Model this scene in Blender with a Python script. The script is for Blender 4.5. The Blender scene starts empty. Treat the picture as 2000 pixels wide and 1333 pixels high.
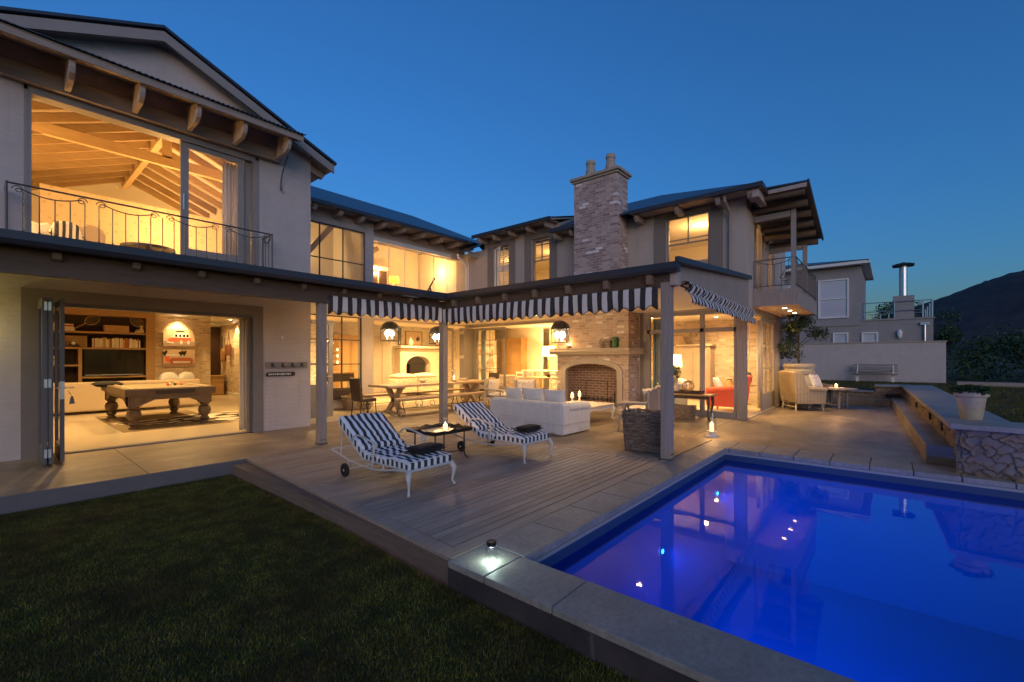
SUN_EL, SUN_ROT, SKY_STR, EXPO = 0.2, 205, 0.14, 2.8
K = 2 ** -EXPO            # lamp powers below are written for exposure 0
SUN_W = 0.95
import bpy, math, random
import numpy as np
from mathutils import Vector, Matrix
random.seed(7); np.random.seed(7)
R = math.radians
S = bpy.context.scene
COL = S.collection

# ------------------------------------------------------------------ mesh builder
class MB:
    def __init__(s, M=None):
        s.v = []; s.f = []; s.M = M
    def add(s, vs, fs):
        n = len(s.v)
        if s.M is not None: vs = [tuple(s.M @ Vector(p)) for p in vs]
        s.v += [tuple(p) for p in vs]; s.f += [tuple(i + n for i in f) for f in fs]
        return s
    def box(s, x0, y0, z0, x1, y1, z1):
        if x0 > x1: x0, x1 = x1, x0
        if y0 > y1: y0, y1 = y1, y0
        if z0 > z1: z0, z1 = z1, z0
        return s.add([(x0,y0,z0),(x1,y0,z0),(x1,y1,z0),(x0,y1,z0),(x0,y0,z1),(x1,y0,z1),(x1,y1,z1),(x0,y1,z1)],
                     [(0,3,2,1),(4,5,6,7),(0,1,5,4),(1,2,6,5),(2,3,7,6),(3,0,4,7)])
    def cbox(s, c, d, rz=0, rx=0, ry=0):
        m = Matrix.Translation(c) @ Matrix.Rotation(rz,4,'Z') @ Matrix.Rotation(ry,4,'Y') @ Matrix.Rotation(rx,4,'X')
        a, b, e = d[0]/2, d[1]/2, d[2]/2
        vs = [tuple(m @ Vector(p)) for p in [(-a,-b,-e),(a,-b,-e),(a,b,-e),(-a,b,-e),(-a,-b,e),(a,-b,e),(a,b,e),(-a,b,e)]]
        return s.add(vs, [(0,3,2,1),(4,5,6,7),(0,1,5,4),(1,2,6,5),(2,3,7,6),(3,0,4,7)])
    def quad(s, a, b, c, d): return s.add([a,b,c,d], [(0,1,2,3)])
    def slab(s, pts, t):                       # any planar polygon thickened downward by t
        n = len(pts); lo = [(p[0],p[1],p[2]-t) for p in pts]
        return s.add(list(pts)+lo, [tuple(range(n)), tuple(range(2*n-1,n-1,-1))] + [(i,i+n,(i+1)%n+n,(i+1)%n) for i in range(n)])
    def prism(s, poly, axis, a, b):            # poly of (u, z); axis 'Y': u is X, extruded along Y; axis 'X': u is Y; axis 'Z': (x, y)
        n = len(poly)
        if axis == 'Y': P = [(u,a,z) for u,z in poly] + [(u,b,z) for u,z in poly]
        elif axis == 'X': P = [(a,u,z) for u,z in poly] + [(b,u,z) for u,z in poly]
        else: P = [(u,z,a) for u,z in poly] + [(u,z,b) for u,z in poly]
        return s.add(P, [tuple(range(n)), tuple(range(2*n-1,n-1,-1))] + [(i,i+n,(i+1)%n+n,(i+1)%n) for i in range(n)])
    def tube(s, path, r, n=6, cap=True):
        P = [Vector(p) for p in path]; rs = r if isinstance(r,(list,tuple)) else [r]*len(P)
        vs = []; up = None
        for i, p in enumerate(P):
            t = (P[min(i+1,len(P)-1)] - P[max(i-1,0)])
            if t.length < 1e-9: t = Vector((0,0,1))
            t.normalize()
            if up is None: up = Vector((0,0,1)) if abs(t.z) < .9 else Vector((1,0,0))
            a = t.cross(up)
            if a.length < 1e-4: a = t.orthogonal()
            a.normalize(); b = a.cross(t).normalized(); up = b
            for k in range(n):
                w = 2*math.pi*k/n
                vs.append(tuple(p + a*math.cos(w)*rs[i] + b*math.sin(w)*rs[i]))
        fs = [(i*n+k, i*n+(k+1)%n, (i+1)*n+(k+1)%n, (i+1)*n+k) for i in range(len(P)-1) for k in range(n)]
        if cap: fs += [tuple(range(n-1,-1,-1)), tuple(range((len(P)-1)*n, len(P)*n))]
        return s.add(vs, fs)
    def bar(s, a, b, r, n=6): return s.tube([a,b], r, n)
    def lathe(s, prof, c=(0,0,0), n=20, sx=1, sy=1):
        vs = []; m = len(prof)
        for r, z in prof:
            for k in range(n):
                w = 2*math.pi*k/n; vs.append((c[0]+r*sx*math.cos(w), c[1]+r*sy*math.sin(w), c[2]+z))
        fs = [(i*n+k, i*n+(k+1)%n, (i+1)*n+(k+1)%n, (i+1)*n+k) for i in range(m-1) for k in range(n)]
        if prof[0][0] > 1e-4: fs.append(tuple(range(n-1,-1,-1)))
        if prof[-1][0] > 1e-4: fs.append(tuple(range((m-1)*n, m*n)))
        return s.add(vs, fs)
    def cushion(s, c, d, rz=0, rx=0, ry=0, n=8, p=.5, e=.35):     # puffy pillow
        m = Matrix.Translation(c) @ Matrix.Rotation(rz,4,'Z') @ Matrix.Rotation(ry,4,'Y') @ Matrix.Rotation(rx,4,'X')
        vs = []; fs = []
        for sgn in (1,-1):
            for i in range(n+1):
                for j in range(n+1):
                    u, v = 2*i/n-1, 2*j/n-1
                    h = (max(0,(1-abs(u)**2.6))*max(0,(1-abs(v)**2.6)))**p
                    k = 1 - .05*(1-abs(u)**2)*(abs(v)**3); k2 = 1 - .05*(1-abs(v)**2)*(abs(u)**3)
                    vs.append(tuple(m @ Vector((u*d[0]/2*k2, v*d[1]/2*k, sgn*d[2]/2*(h*(1-e*0)+.04)))))
        N = (n+1)**2
        for i in range(n):
            for j in range(n):
                a = i*(n+1)+j; b = a+n+1
                fs.append((a,b,b+1,a+1)); fs.append((N+a,N+a+1,N+b+1,N+b))
        for i in range(n):
            for (a,b) in ((i, i+1), ((i+1)+n*(n+1), i+n*(n+1)), ((i+1)*(n+1), i*(n+1)), (i*(n+1)+n, (i+1)*(n+1)+n)):
                fs.append((a,b,N+b,N+a))
        return s.add(vs, fs)
    def build(s, name, mat, parent=None, smooth=False, bevel=0, sub=0, world=True):
        me = bpy.data.meshes.new(name); me.from_pydata(s.v, [], s.f)
        if mat is not None: me.materials.append(mat)
        me.update()
        o = bpy.data.objects.new(name, me); COL.objects.link(o)
        if parent is not None:
            o.parent = parent
            if world:
                inv = wmat(parent).inverted(); me.transform(inv)
        if smooth: me.polygons.foreach_set('use_smooth', [True]*len(me.polygons))
        if smooth == 'auto':
            me.polygons.foreach_set('use_smooth', [True]*len(me.polygons))
            try: me.set_sharp_from_angle(angle=R(35))
            except Exception: pass
        if bevel:
            b = o.modifiers.new('b','BEVEL'); b.width = bevel; b.segments = 2; b.limit_method = 'ANGLE'; b.angle_limit = R(40)
        if sub:
            b = o.modifiers.new('s','SUBSURF'); b.levels = sub; b.render_levels = sub
        return o
def wmat(o):
    m = Matrix.LocRotScale(o.location, o.rotation_euler, o.scale)
    return m if o.parent is None else wmat(o.parent) @ m
def tag(o, label=None, cat=None, group=None, kind=None):
    if label: o['label'] = label
    if cat: o['category'] = cat
    if group: o['group'] = group
    if kind: o['kind'] = kind
    return o
def thing(name, label, cat, loc=(0,0,0), rz=0, group=None):
    o = bpy.data.objects.new(name, None); COL.objects.link(o)
    o.location = loc; o.rotation_euler = (0,0,rz); o.empty_display_size = .1
    return tag(o, label, cat, group)
def children(o): return [c for c in COL.objects if c.parent == o]
def copy_tree(o, parent=None, label=None, loc=None, rz=None):
    c = o.copy(); COL.objects.link(c)
    c.parent = parent
    for ch in children(o): copy_tree(ch, c)
    if label: c['label'] = label
    if loc is not None: c.location = loc
    if rz is not None: c.rotation_euler = (0,0,rz)
    return c
def np_mesh(name, V, F, mat, parent=None, smooth=False):
    me = bpy.data.meshes.new(name); k = F.shape[1]
    me.vertices.add(len(V)); me.vertices.foreach_set('co', V.astype(np.float32).ravel())
    me.loops.add(F.size); me.loops.foreach_set('vertex_index', F.astype(np.int32).ravel())
    me.polygons.add(len(F)); me.polygons.foreach_set('loop_start', np.arange(0, F.size, k, dtype=np.int32))
    me.update(calc_edges=True)
    me.materials.append(mat)
    o = bpy.data.objects.new(name, me); COL.objects.link(o)
    if parent is not None:
        o.parent = parent; me.transform(wmat(parent).inverted())
    return o
def light(kind, loc, power, color, size=.05, name='lamp_and_fill_light', parent=None, target=None, spot=None, blend=.6):
    l = bpy.data.lights.new(name, kind); l.energy = power*K; l.color = color
    if kind == 'AREA': l.size = size
    else: l.shadow_soft_size = size
    if kind == 'SPOT': l.spot_size = R(spot or 120); l.spot_blend = blend
    o = bpy.data.objects.new(name, l); COL.objects.link(o); o.location = loc
    if target is not None:
        o.rotation_euler = (Vector(target)-Vector(loc)).to_track_quat('-Z','Y').to_euler()
    if parent is not None:
        o.parent = parent; o.matrix_parent_inverse = wmat(parent).inverted()
    return o

# ------------------------------------------------------------------ materials
class NT:
    def __init__(s, name):
        s.m = bpy.data.materials.new(name); s.m.use_nodes = True
        s.t = s.m.node_tree; s.N = s.t.nodes; s.N.clear(); s.out = s.N.new('ShaderNodeOutputMaterial')
    def n(s, typ, **kw):
        x = s.N.new('ShaderNode'+typ)
        for k, v in kw.items():
            if k in x.inputs: s.set(x.inputs[k], v)
            else: setattr(x, k, v)
        return x
    def set(s, inp, v):
        if isinstance(v, bpy.types.NodeSocket): s.t.links.new(v, inp)
        elif isinstance(v, bpy.types.Node): s.t.links.new(v.outputs[0], inp)
        else:
            if inp.type == 'RGBA' and len(v) == 3: v = (*v, 1)
            inp.default_value = v
    def math(s, op, a, b=0.0, c=None):
        x = s.N.new('ShaderNodeMath'); x.operation = op; s.set(x.inputs[0], a); s.set(x.inputs[1], b)
        if c is not None: s.set(x.inputs[2], c)
        return x.outputs[0]
    def ramp(s, fac, stops, interp='LINEAR'):
        x = s.N.new('ShaderNodeValToRGB'); s.set(x.inputs[0], fac); cr = x.color_ramp; cr.interpolation = interp
        while len(cr.elements) < len(stops): cr.elements.new(.5)
        for e, (p, c) in zip(cr.elements, stops):
            e.position = p; e.color = (*c, 1) if not isinstance(c, (int,float)) else (c,c,c,1)
        return x.outputs[0]
    def mix(s, fac, a, b, mode='MIX'):
        x = s.N.new('ShaderNodeMix'); x.data_type = 'RGBA'; x.blend_type = mode
        s.set(x.inputs[0], fac); s.set(x.inputs[6], a); s.set(x.inputs[7], b); return x.outputs[2]
    def noise(s, vec=None, scale=5, detail=3, rough=.5, dist=0):
        x = s.n('TexNoise'); x.inputs['Scale'].default_value = scale; x.inputs['Detail'].default_value = detail
        x.inputs['Roughness'].default_value = rough; x.inputs['Distortion'].default_value = dist
        if vec is not None: s.set(x.inputs['Vector'], vec)
        return x.outputs[0]
    def mapping(s, vec, scale=(1,1,1), rot=(0,0,0), loc=(0,0,0)):
        x = s.n('Mapping'); s.set(x.inputs[0], vec); x.inputs['Scale'].default_value = scale
        x.inputs['Rotation'].default_value = rot; x.inputs['Location'].default_value = loc; return x.outputs[0]
    def pos(s): return s.n('NewGeometry').outputs['Position']
    def obj(s): return s.n('TexCoord').outputs['Object']
    def xyz(s, v): 
        x = s.n('SeparateXYZ'); s.set(x.inputs[0], v); return x.outputs
    def comb(s, a, b, c=0.0):
        x = s.n('CombineXYZ'); s.set(x.inputs[0], a); s.set(x.inputs[1], b); s.set(x.inputs[2], c); return x.outputs[0]
    def bump(s, h, strength=.3, dist=.01):
        x = s.n('Bump'); s.set(x.inputs['Height'], h); x.inputs['Strength'].default_value = strength
        x.inputs['Distance'].default_value = dist; return x.outputs[0]
    def bsdf(s, color=(.5,.5,.5), rough=.6, metal=0.0, normal=None, **kw):
        b = s.n('BsdfPrincipled'); s.set(b.inputs['Base Color'], color); s.set(b.inputs['Roughness'], rough)
        b.inputs['Metallic'].default_value = metal
        if normal is not None: s.set(b.inputs['Normal'], normal)
        for k, v in kw.items(): s.set(b.inputs[k.replace('_',' ')], v)
        s.t.links.new(b.outputs[0], s.out.inputs[0]); return b
def mul(c, k): return tuple(min(1, x*k) for x in c)
def m_plain(name, col, rough=.5, metal=0, var=.12, scale=6, bump=.15, bscale=60, **kw):
    t = NT(name); p = t.pos()
    n = t.noise(p, scale, 4, .6); c = t.mix(n, mul(col,1-var), mul(col,1+var))
    nn = t.bump(t.noise(p, bscale, 3), bump, .004) if bump else None
    t.bsdf(c, rough, metal, nn, **kw); return t.m
def m_emit(name, col, strength):
    t = NT(name); e = t.n('Emission'); t.set(e.inputs[0], col); e.inputs[1].default_value = strength*K
    t.t.links.new(e.outputs[0], t.out.inputs[0]); return t.m
def m_plaster(name, col):
    t = NT(name); p = t.pos(); x = t.xyz(p)
    n = t.noise(p, 2.2, 5, .62); d = t.noise(t.mapping(p, (1,1,6)), 3.2, 5, .65)
    c = t.mix(n, mul(col,.84), mul(col,1.12)); c = t.mix(t.ramp(d, [(.35,0.0),(.75,.35)]), c, mul(col,.72))
    sk = t.ramp(t.noise(t.mapping(p, (2.4,2.4,.22)), 2.6, 5, .6), [(.56,0.0),(.74,.32)]); c = t.mix(sk, c, mul(col,.60))
    u = t.math('ADD', x[0], x[1])
    b = t.n('TexBrick'); t.set(b.inputs['Vector'], t.comb(u, x[2])); b.inputs['Scale'].default_value = 1
    b.inputs['Brick Width'].default_value = .23; b.inputs['Row Height'].default_value = .082; b.inputs['Mortar Size'].default_value = .012
    b.inputs['Mortar Smooth'].default_value = 1; t.set(b.inputs['Color1'], (1,1,1)); t.set(b.inputs['Color2'], (.8,.8,.8)); t.set(b.inputs['Mortar'], (0,0,0))
    h = t.math('ADD', t.math('MULTIPLY', b.outputs[0], .35), t.noise(t.mapping(p,(1,1,2.5)), 16, 5, .6))
    t.bsdf(c, .85, 0, t.bump(h, .38, .012)); return t.m
def m_brick(name, c1, c2, mortar, light=None, lf=.0, w=.22, h=.075, ms=.009, rough=.9):
    t = NT(name); p = t.pos(); x = t.xyz(p); u = t.math('ADD', x[0], x[1])
    wob = t.math('MULTIPLY', t.math('SUBTRACT', t.noise(p, 9, 3), .5), .02)
    v = t.comb(t.math('ADD', u, wob), t.math('ADD', x[2], wob))
    b = t.n('TexBrick'); t.set(b.inputs['Vector'], v); b.inputs['Scale'].default_value = 1
    b.inputs['Brick Width'].default_value = w; b.inputs['Row Height'].default_value = h; b.inputs['Mortar Size'].default_value = ms
    b.inputs['Mortar Smooth'].default_value = .5; b.inputs['Bias'].default_value = -.1
    t.set(b.inputs['Color1'], (0,0,0)); t.set(b.inputs['Color2'], (1,1,1)); t.set(b.inputs['Mortar'], (.5,.5,.5))
    rnd = b.outputs[0]
    st = [(0,c1),(.45,c2),(.8,mul(c1,.75))]
    if light: st = [(0,c1),(.35,c2),(.62,mul(c1,.6)),(1-lf*.9,c2),(1-lf*.85,light),(1,light)]
    c = t.ramp(rnd, st)
    sm = t.noise(p, 14, 4, .65); c = t.mix(t.math('MULTIPLY', sm, .5), c, mul(mortar,1.0))
    blotch = t.ramp(t.noise(p, 5, 4, .7), [(.52,0.0),(.75,.6)]); c = t.mix(blotch, c, mul(c1,.45))
    c = t.mix(b.outputs['Fac'], c, mortar)
    hgt = t.math('SUBTRACT', t.math('MULTIPLY', t.noise(p, 30, 4), .5), b.outputs['Fac'])
    t.bsdf(c, rough, 0, t.bump(hgt, .8, .01)); return t.m
def m_wood(name, c1, c2, axis=0, rough=.6, scale=1.0, bump=.3, island=.25):
    t = NT(name); p = t.obj(); sc = [14,14,14]; sc[axis] = .9
    isl = t.n('NewGeometry').outputs['Random Per Island']
    pv = t.n('VectorMath', operation='ADD'); t.set(pv.inputs[0], p); t.set(pv.inputs[1], t.comb(t.math('MULTIPLY', isl, 37.0), t.math('MULTIPLY', isl, 11.0), 0.0))
    q = t.mapping(pv.outputs[0], tuple(scale*a for a in sc))
    n = t.noise(q, 2.2, 5, .65, .6); f = t.noise(q, 9, 3, .6)
    c = t.ramp(n, [(.3,c1),(.7,c2)]); c = t.mix(t.math('MULTIPLY', f, .35), c, mul(c1,.6))
    c = t.mix(t.math('MULTIPLY', t.math('SUBTRACT', 1.0, isl), island), c, mul(c1,.55))
    t.bsdf(c, rough, 0, t.bump(t.math('ADD', n, f), bump, .004)); return t.m
def m_stone(name, scale=4.3):
    t = NT(name); p = t.pos(); q = t.mapping(p, (1,1,1.7))
    w = t.n('VectorMath', operation='ADD'); t.set(w.inputs[0], q)
    nz = t.n('TexNoise'); nz.inputs['Scale'].default_value = 5; t.set(nz.inputs['Vector'], p)
    sb = t.n('VectorMath', operation='SCALE'); t.set(sb.inputs[0], nz.outputs[1]); sb.inputs['Scale'].default_value = .16
    t.set(w.inputs[1], sb.outputs[0])
    v = t.n('TexVoronoi', feature='DISTANCE_TO_EDGE'); t.set(v.inputs['Vector'], w.outputs[0]); v.inputs['Scale'].default_value = scale
    k = t.n('TexVoronoi'); t.set(k.inputs['Vector'], w.outputs[0]); k.inputs['Scale'].default_value = scale
    r = t.xyz(k.outputs['Color'])[0]
    c = t.ramp(r, [(0,(.20,.15,.12)),(.25,(.42,.30,.19)),(.5,(.25,.23,.22)),(.75,(.50,.40,.29)),(1,(.36,.20,.11))])
    c = t.mix(t.math('MULTIPLY', t.noise(p, 13, 5, .7), .7), c, (.16,.13,.11))
    e = t.ramp(v.outputs[0], [(.008,0.0),(.04,1.0)])
    c = t.mix(e, (.13,.105,.085), c)
    hh = t.math('ADD', t.ramp(v.outputs[0], [(.0,0.0),(.16,1.0)]), t.math('MULTIPLY', t.noise(p, 22, 4), .3))
    t.bsdf(c, .85, 0, t.bump(hh, .9, .05)); return t.m
def m_stripe(name, dark, lightc, period, axis='auto', duty=.5, rough=.8):
    t = NT(name); tc = t.n('TexCoord'); x = t.xyz(tc.outputs['Object'])
    if axis == 'auto':          # stripes run along the lounger, and up and down on its side bands
        nn = t.xyz(tc.outputs['Normal']); f = t.math('GREATER_THAN', t.math('ABSOLUTE', nn[0]), .75)
        u = t.math('ADD', t.math('MULTIPLY', x[0], t.math('SUBTRACT', 1.0, f)), t.math('MULTIPLY', x[1], f))
    else: u = x[axis]
    u = t.math('ADD', u, t.math('MULTIPLY', t.math('SUBTRACT', t.noise(tc.outputs['Object'], 6, 2), .5), .012))
    m = t.math('FRACT', t.math('ADD', t.math('DIVIDE', u, period), 100.0))
    s = t.math('LESS_THAN', m, duty)
    c = t.mix(s, lightc, dark)
    c = t.mix(t.math('MULTIPLY', t.noise(tc.outputs['Object'], 40, 2), .25), c, mul(lightc,.5))
    t.bsdf(c, rough, 0, t.bump(t.noise(tc.outputs['Object'], 22, 3), .35, .008), Specular_IOR_Level=.12); return t.m
def m_floral(name, base, a, b, scale=18):
    t = NT(name); p = t.obj(); v = t.n('TexVoronoi'); t.set(v.inputs['Vector'], p); v.inputs['Scale'].default_value = scale
    r = t.xyz(v.outputs['Color']); f = t.ramp(v.outputs[0], [(.25,1.0),(.42,0.0)])
    g = t.math('MULTIPLY', f, t.math('GREATER_THAN', r[0], .45)); c = t.mix(g, base, t.mix(t.math('GREATER_THAN', r[1], .5), a, b))
    t.bsdf(c, .85, 0, t.bump(t.noise(p, 50, 2), .2, .004)); return t.m
def m_leaf(name, a, b, c):
    t = NT(name); isl = t.n('NewGeometry').outputs['Random Per Island']
    t.bsdf(t.ramp(isl, [(0,a),(.6,b),(1,c)]), .55, Specular_IOR_Level=.3); return t.m
def m_glass(name, tint=(1,1,1), refl=1.0):
    # thin clear glazing: see-through with Fresnel reflection
    t = NT(name); tr = t.n('BsdfTransparent'); t.set(tr.inputs[0], tint); g = t.n('BsdfGlossy'); g.inputs['Roughness'].default_value = .01
    fr = t.n('Fresnel'); fr.inputs['IOR'].default_value = 1.5; mx = t.n('MixShader')
    bk = t.n('NewGeometry').outputs['Backfacing']; t.set(mx.inputs[0], t.math('MULTIPLY', t.math('MULTIPLY', fr.outputs[0], refl), t.math('SUBTRACT', 1.0, bk))); t.set(mx.inputs[1], tr.outputs[0]); t.set(mx.inputs[2], g.outputs[0])
    t.t.links.new(mx.outputs[0], t.out.inputs[0]); return t.m
def m_wicker(name, c1, c2, sc=1.0):
    t = NT(name); p = t.pos(); x = t.xyz(p); u = t.math('ADD', x[0], x[1])
    ck = t.n('TexBrick'); t.set(ck.inputs['Vector'], t.comb(u, x[2])); ck.inputs['Scale'].default_value = 1; ck.offset = .5
    ck.inputs['Brick Width'].default_value = .05*sc; ck.inputs['Row Height'].default_value = .014*sc; ck.inputs['Mortar Size'].default_value = .003*sc; ck.inputs['Mortar Smooth'].default_value = 1
    t.set(ck.inputs['Color1'], c1); t.set(ck.inputs['Color2'], c2); t.set(ck.inputs['Mortar'], mul(c1,.18))
    t.bsdf(ck.outputs[0], .75, 0, t.bump(t.math('SUBTRACT', 1.0, ck.outputs['Fac']), .9, .012*sc)); return t.m

M = {}
M['plaster'] = m_plaster('bagged_plaster', (.56,.49,.455))
M['plaster_taupe'] = m_plain('taupe_plaster_band', (.225,.19,.165), .8, bump=.4, bscale=30)
M['plaster_right'] = m_plaster('bagged_plaster_wing', (.50,.43,.375))
M['frame'] = m_plain('taupe_frame_paint', (.30,.265,.235), .5)
M['frame_dark'] = m_plain('dark_frame_paint', (.12,.11,.11), .45)
M['steel'] = m_plain('dark_steel_bar', (.05,.035,.03), .5)
M['timber'] = m_wood('whitewashed_timber', (.30,.245,.205), (.47,.40,.35), 2, .75)
M['timber_x'] = m_wood('whitewashed_timber_along', (.30,.245,.205), (.45,.38,.33), 0, .75)
M['timber_y'] = m_wood('whitewashed_timber_across', (.30,.245,.205), (.45,.38,.33), 1, .75)
M['pole'] = m_wood('weathered_pole', (.12,.085,.06), (.20,.145,.105), 1, .8)
M['beam_dark'] = m_wood('dark_stained_beam', (.085,.055,.035), (.14,.095,.065), 0, .7)
M['tail_dark'] = m_plain('stained_rafter_end', (.20,.145,.105), .7)
M['beam_end'] = m_plain('painted_rafter', (.42,.35,.30), .7, bump=.2)
M['roof'] = m_plain('dark_metal_roof', (.045,.055,.07), .38, .3, bump=0)
M['gutter'] = m_plain('charcoal_gutter', (.035,.038,.05), .4, bump=0)
M['soffit'] = m_wood('soffit_boards', (.58,.49,.38), (.76,.66,.53), 0, .7)
M['ceiling'] = m_plain('ceiling_paint', (.74,.68,.58), .8, var=.03)
M['cream'] = m_plain('cream_wall', (.80,.72,.58), .85, var=.04)
M['floor_in'] = m_plain('interior_screed_floor', (.52,.44,.33), .28, scale=2.5, var=.12, bump=.05)
M['pine'] = m_wood('pine_beam', (.62,.42,.20), (.80,.58,.32), 0, .55)
M['pine_y'] = m_wood('pine_beam_y', (.62,.42,.20), (.80,.58,.32), 1, .55)
M['rafter'] = m_wood('pine_rafter', (.34,.215,.095), (.48,.32,.16), 0, .6)
M['oak'] = m_wood('oak', (.42,.25,.10), (.58,.36,.16), 0, .45)
M['tabletop'] = m_wood('limed_table_wood', (.42,.28,.16), (.60,.43,.27), 0, .5)
M['gamewood'] = m_wood('greyed_table_wood', (.12,.08,.05), (.22,.155,.10), 2, .5)
M['darkwood'] = m_plain('dark_wood', (.05,.032,.022), .45)
M['brick_pale'] = m_brick('pale_mixed_brick', (.46,.31,.235), (.56,.43,.34), (.55,.46,.385), (.78,.74,.70), .2)
M['brick_chim'] = m_brick('weathered_chimney_brick', (.30,.15,.13), (.60,.45,.39), (.56,.48,.45), (.92,.90,.90), .16)
M['brick_in'] = m_brick('limewashed_brick', (.66,.52,.38), (.76,.64,.50), (.78,.68,.54), (.86,.80,.70), .2)
M['brick_white'] = m_brick('white_painted_brick', (.80,.74,.64), (.84,.78,.68), (.74,.68,.58))
M['brick_fire'] = m_brick('fire_brick', (.22,.085,.05), (.30,.12,.07), (.52,.42,.34), None, 0, .23, .078, .012)
M['caststone'] = m_plain('cast_stone', (.42,.35,.28), .75, bump=.3)
M['white_paint'] = m_plain('white_paint', (.78,.76,.72), .5, var=.05)
M['neigh'] = m_plaster('neighbour_plaster', (.33,.305,.295))
M['glass'] = m_glass('window_glass')
M['glassware'] = m_glass('clear_glassware', (.95,.95,.95), 3.0)
M['iron'] = m_plain('wrought_iron', (.10,.095,.10), .5, .4)
M['iron_dark'] = m_plain('black_iron', (.02,.018,.018), .45, .3)
M['iron_white'] = m_plain('chalky_cast_metal', (.55,.54,.52), .6, .1, bump=.35, bscale=40)
M['galv'] = m_plain('galvanised_steel', (.62,.63,.65), .3, .9)
M['chrome'] = m_plain('bright_hinge_steel', (.75,.74,.72), .3, .7)
M['stripe'] = m_stripe('striped_cushion_fabric', (.008,.009,.016), (.78,.79,.82), .094)
M['awn_x'] = m_stripe('awning_stripe_x', (.009,.008,.010), (.72,.68,.66), .185, 0)
M['awn_y'] = m_stripe('awning_stripe_y', (.009,.008,.010), (.72,.68,.66), .185, 1)
M['awn_s'] = m_stripe('awning_stripe_side', (.009,.008,.010), (.72,.68,.66), .185, 0)
M['linen'] = m_plain('white_linen', (.70,.70,.70), .9, var=.05, bump=.35, bscale=14)
M['linen2'] = m_plain('beige_linen', (.50,.40,.30), .9, var=.06, bump=.3, bscale=20)
M['floral'] = m_floral('floral_linen', (.74,.66,.58), (.42,.13,.11), (.38,.30,.24), 22)
M['floral2'] = m_floral('rose_floral', (.76,.64,.50), (.52,.22,.12), (.50,.36,.18), 16)
M['paper'] = m_floral('leaf_wallpaper', (.52,.42,.29), (.44,.34,.21), (.47,.38,.25), 11)
t = NT('rubble_stone'); at = t.n('Attribute'); at.attribute_name = 'stone'; p = t.pos()
c = t.mix(t.math('MULTIPLY', t.noise(p, 11, 6, .75), .75), at.outputs[0], (.13,.10,.08)); c = t.mix(t.ramp(t.noise(p, 38, 4, .7),[(.5,0.0),(.7,.5)]), c, (.30,.26,.21))
t.bsdf(c, .88, 0, t.bump(t.noise(p, 26, 5, .7), .8, .02)); M['stone'] = t.m
M['wick'] = m_wicker('grey_wicker', (.22,.14,.095), (.50,.39,.31))
M['wick_light'] = m_wicker('honey_wicker', (.56,.42,.26), (.70,.55,.36), .8)
M['cane'] = m_plain('woven_cane', (.62,.50,.33), .7, bump=.6, bscale=120)
M['black_cloth'] = m_plain('black_towel', (.012,.010,.012), .95, bump=.5, bscale=60)
M['rubber'] = m_plain('rubber', (.015,.015,.015), .7)
M['candle'] = m_emit('lit_candle_wax', (1,.50,.16), 5.0)
M['flame'] = m_emit('candle_flame', (1,.66,.28), 40.0)
M['bulb'] = m_emit('lamp_bulb', (1,.78,.5), 190.0)
M['bulb_s'] = m_emit('downlight_disc', (1,.75,.42), 35.0)
M['red'] = m_plain('coral_red_fabric', (.80,.13,.07), .8)
M['teal'] = m_plain('duck_egg_paint', (.10,.22,.22), .5)
M['green'] = m_plain('green_glaze', (.05,.16,.06), .15)
M['curtain_b'] = m_plain('duck_egg_curtain', (.36,.42,.38), .85)
t = NT('white_curtain'); d_ = t.n('BsdfDiffuse'); d_.inputs[0].default_value=(.8,.78,.74,1); tl = t.n('BsdfTranslucent'); tl.inputs[0].default_value=(.75,.70,.62,1); mx = t.n('MixShader'); mx.inputs[0].default_value=.4; t.set(mx.inputs[1],d_.outputs[0]); t.set(mx.inputs[2],tl.outputs[0]); t.t.links.new(mx.outputs[0],t.out.inputs[0]); M['curtain_w'] = t.m
M['screen'] = m_plain('black_screen', (.008,.006,.006), .12, bump=0)
M['shelfback'] = m_plain('dark_shelf_back', (.045,.02,.012), .6)
M['leaf'] = m_leaf('garden_leaf', (.012,.03,.010), (.03,.06,.018), (.06,.10,.03))
M['leaf_tree'] = m_leaf('olive_leaf', (.02,.035,.015), (.045,.065,.028), (.09,.11,.05))
M['bark'] = m_plain('bark', (.10,.07,.045), .9, bump=.6)
M['terracotta'] = m_plain('chalky_terracotta', (.42,.36,.28), .85, var=.45, scale=7, bump=.5)
M['fairy'] = m_emit('candle_point', (1,.7,.35), 30.0)
WARM = (1.0, .61, .22); AMBER = (1.0,.57,.19)
# ------------------------------------------------------------------ camera, world
cam = bpy.data.cameras.new('camera'); cam.sensor_width = 36; cam.lens = 15.66; cam.shift_y = .01675
cam.clip_end = 5000; cam.clip_start = .05
co = bpy.data.objects.new('camera', cam); COL.objects.link(co); S.camera = co
HEAD = math.atan2(740, 870)
co.location = (0,0,1.5); co.rotation_euler = (R(90), 0, HEAD - R(90))
w = bpy.data.worlds.new('World'); S.world = w; w.use_nodes = True; nt = w.node_tree
bg = nt.nodes['Background']; sky = nt.nodes.new('ShaderNodeTexSky'); sky.sky_type = 'NISHITA'; sky.sun_disc = False
sky.sun_elevation = R(SUN_EL); sky.sun_rotation = R(SUN_ROT); sky.ozone_density = 4.1; sky.air_density = 1.0; sky.dust_density = .6; sky.altitude = 200
tm = nt.nodes.new('ShaderNodeMix'); tm.data_type = 'RGBA'; tm.blend_type = 'MULTIPLY'; tm.inputs[0].default_value = 1; tm.inputs[7].default_value = (.70,.98,.92,1)   # clear high-altitude dusk tint
nt.links.new(sky.outputs[0], tm.inputs[6]); nt.links.new(tm.outputs[2], bg.inputs[0]); bg.inputs[1].default_value = SKY_STR

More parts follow.
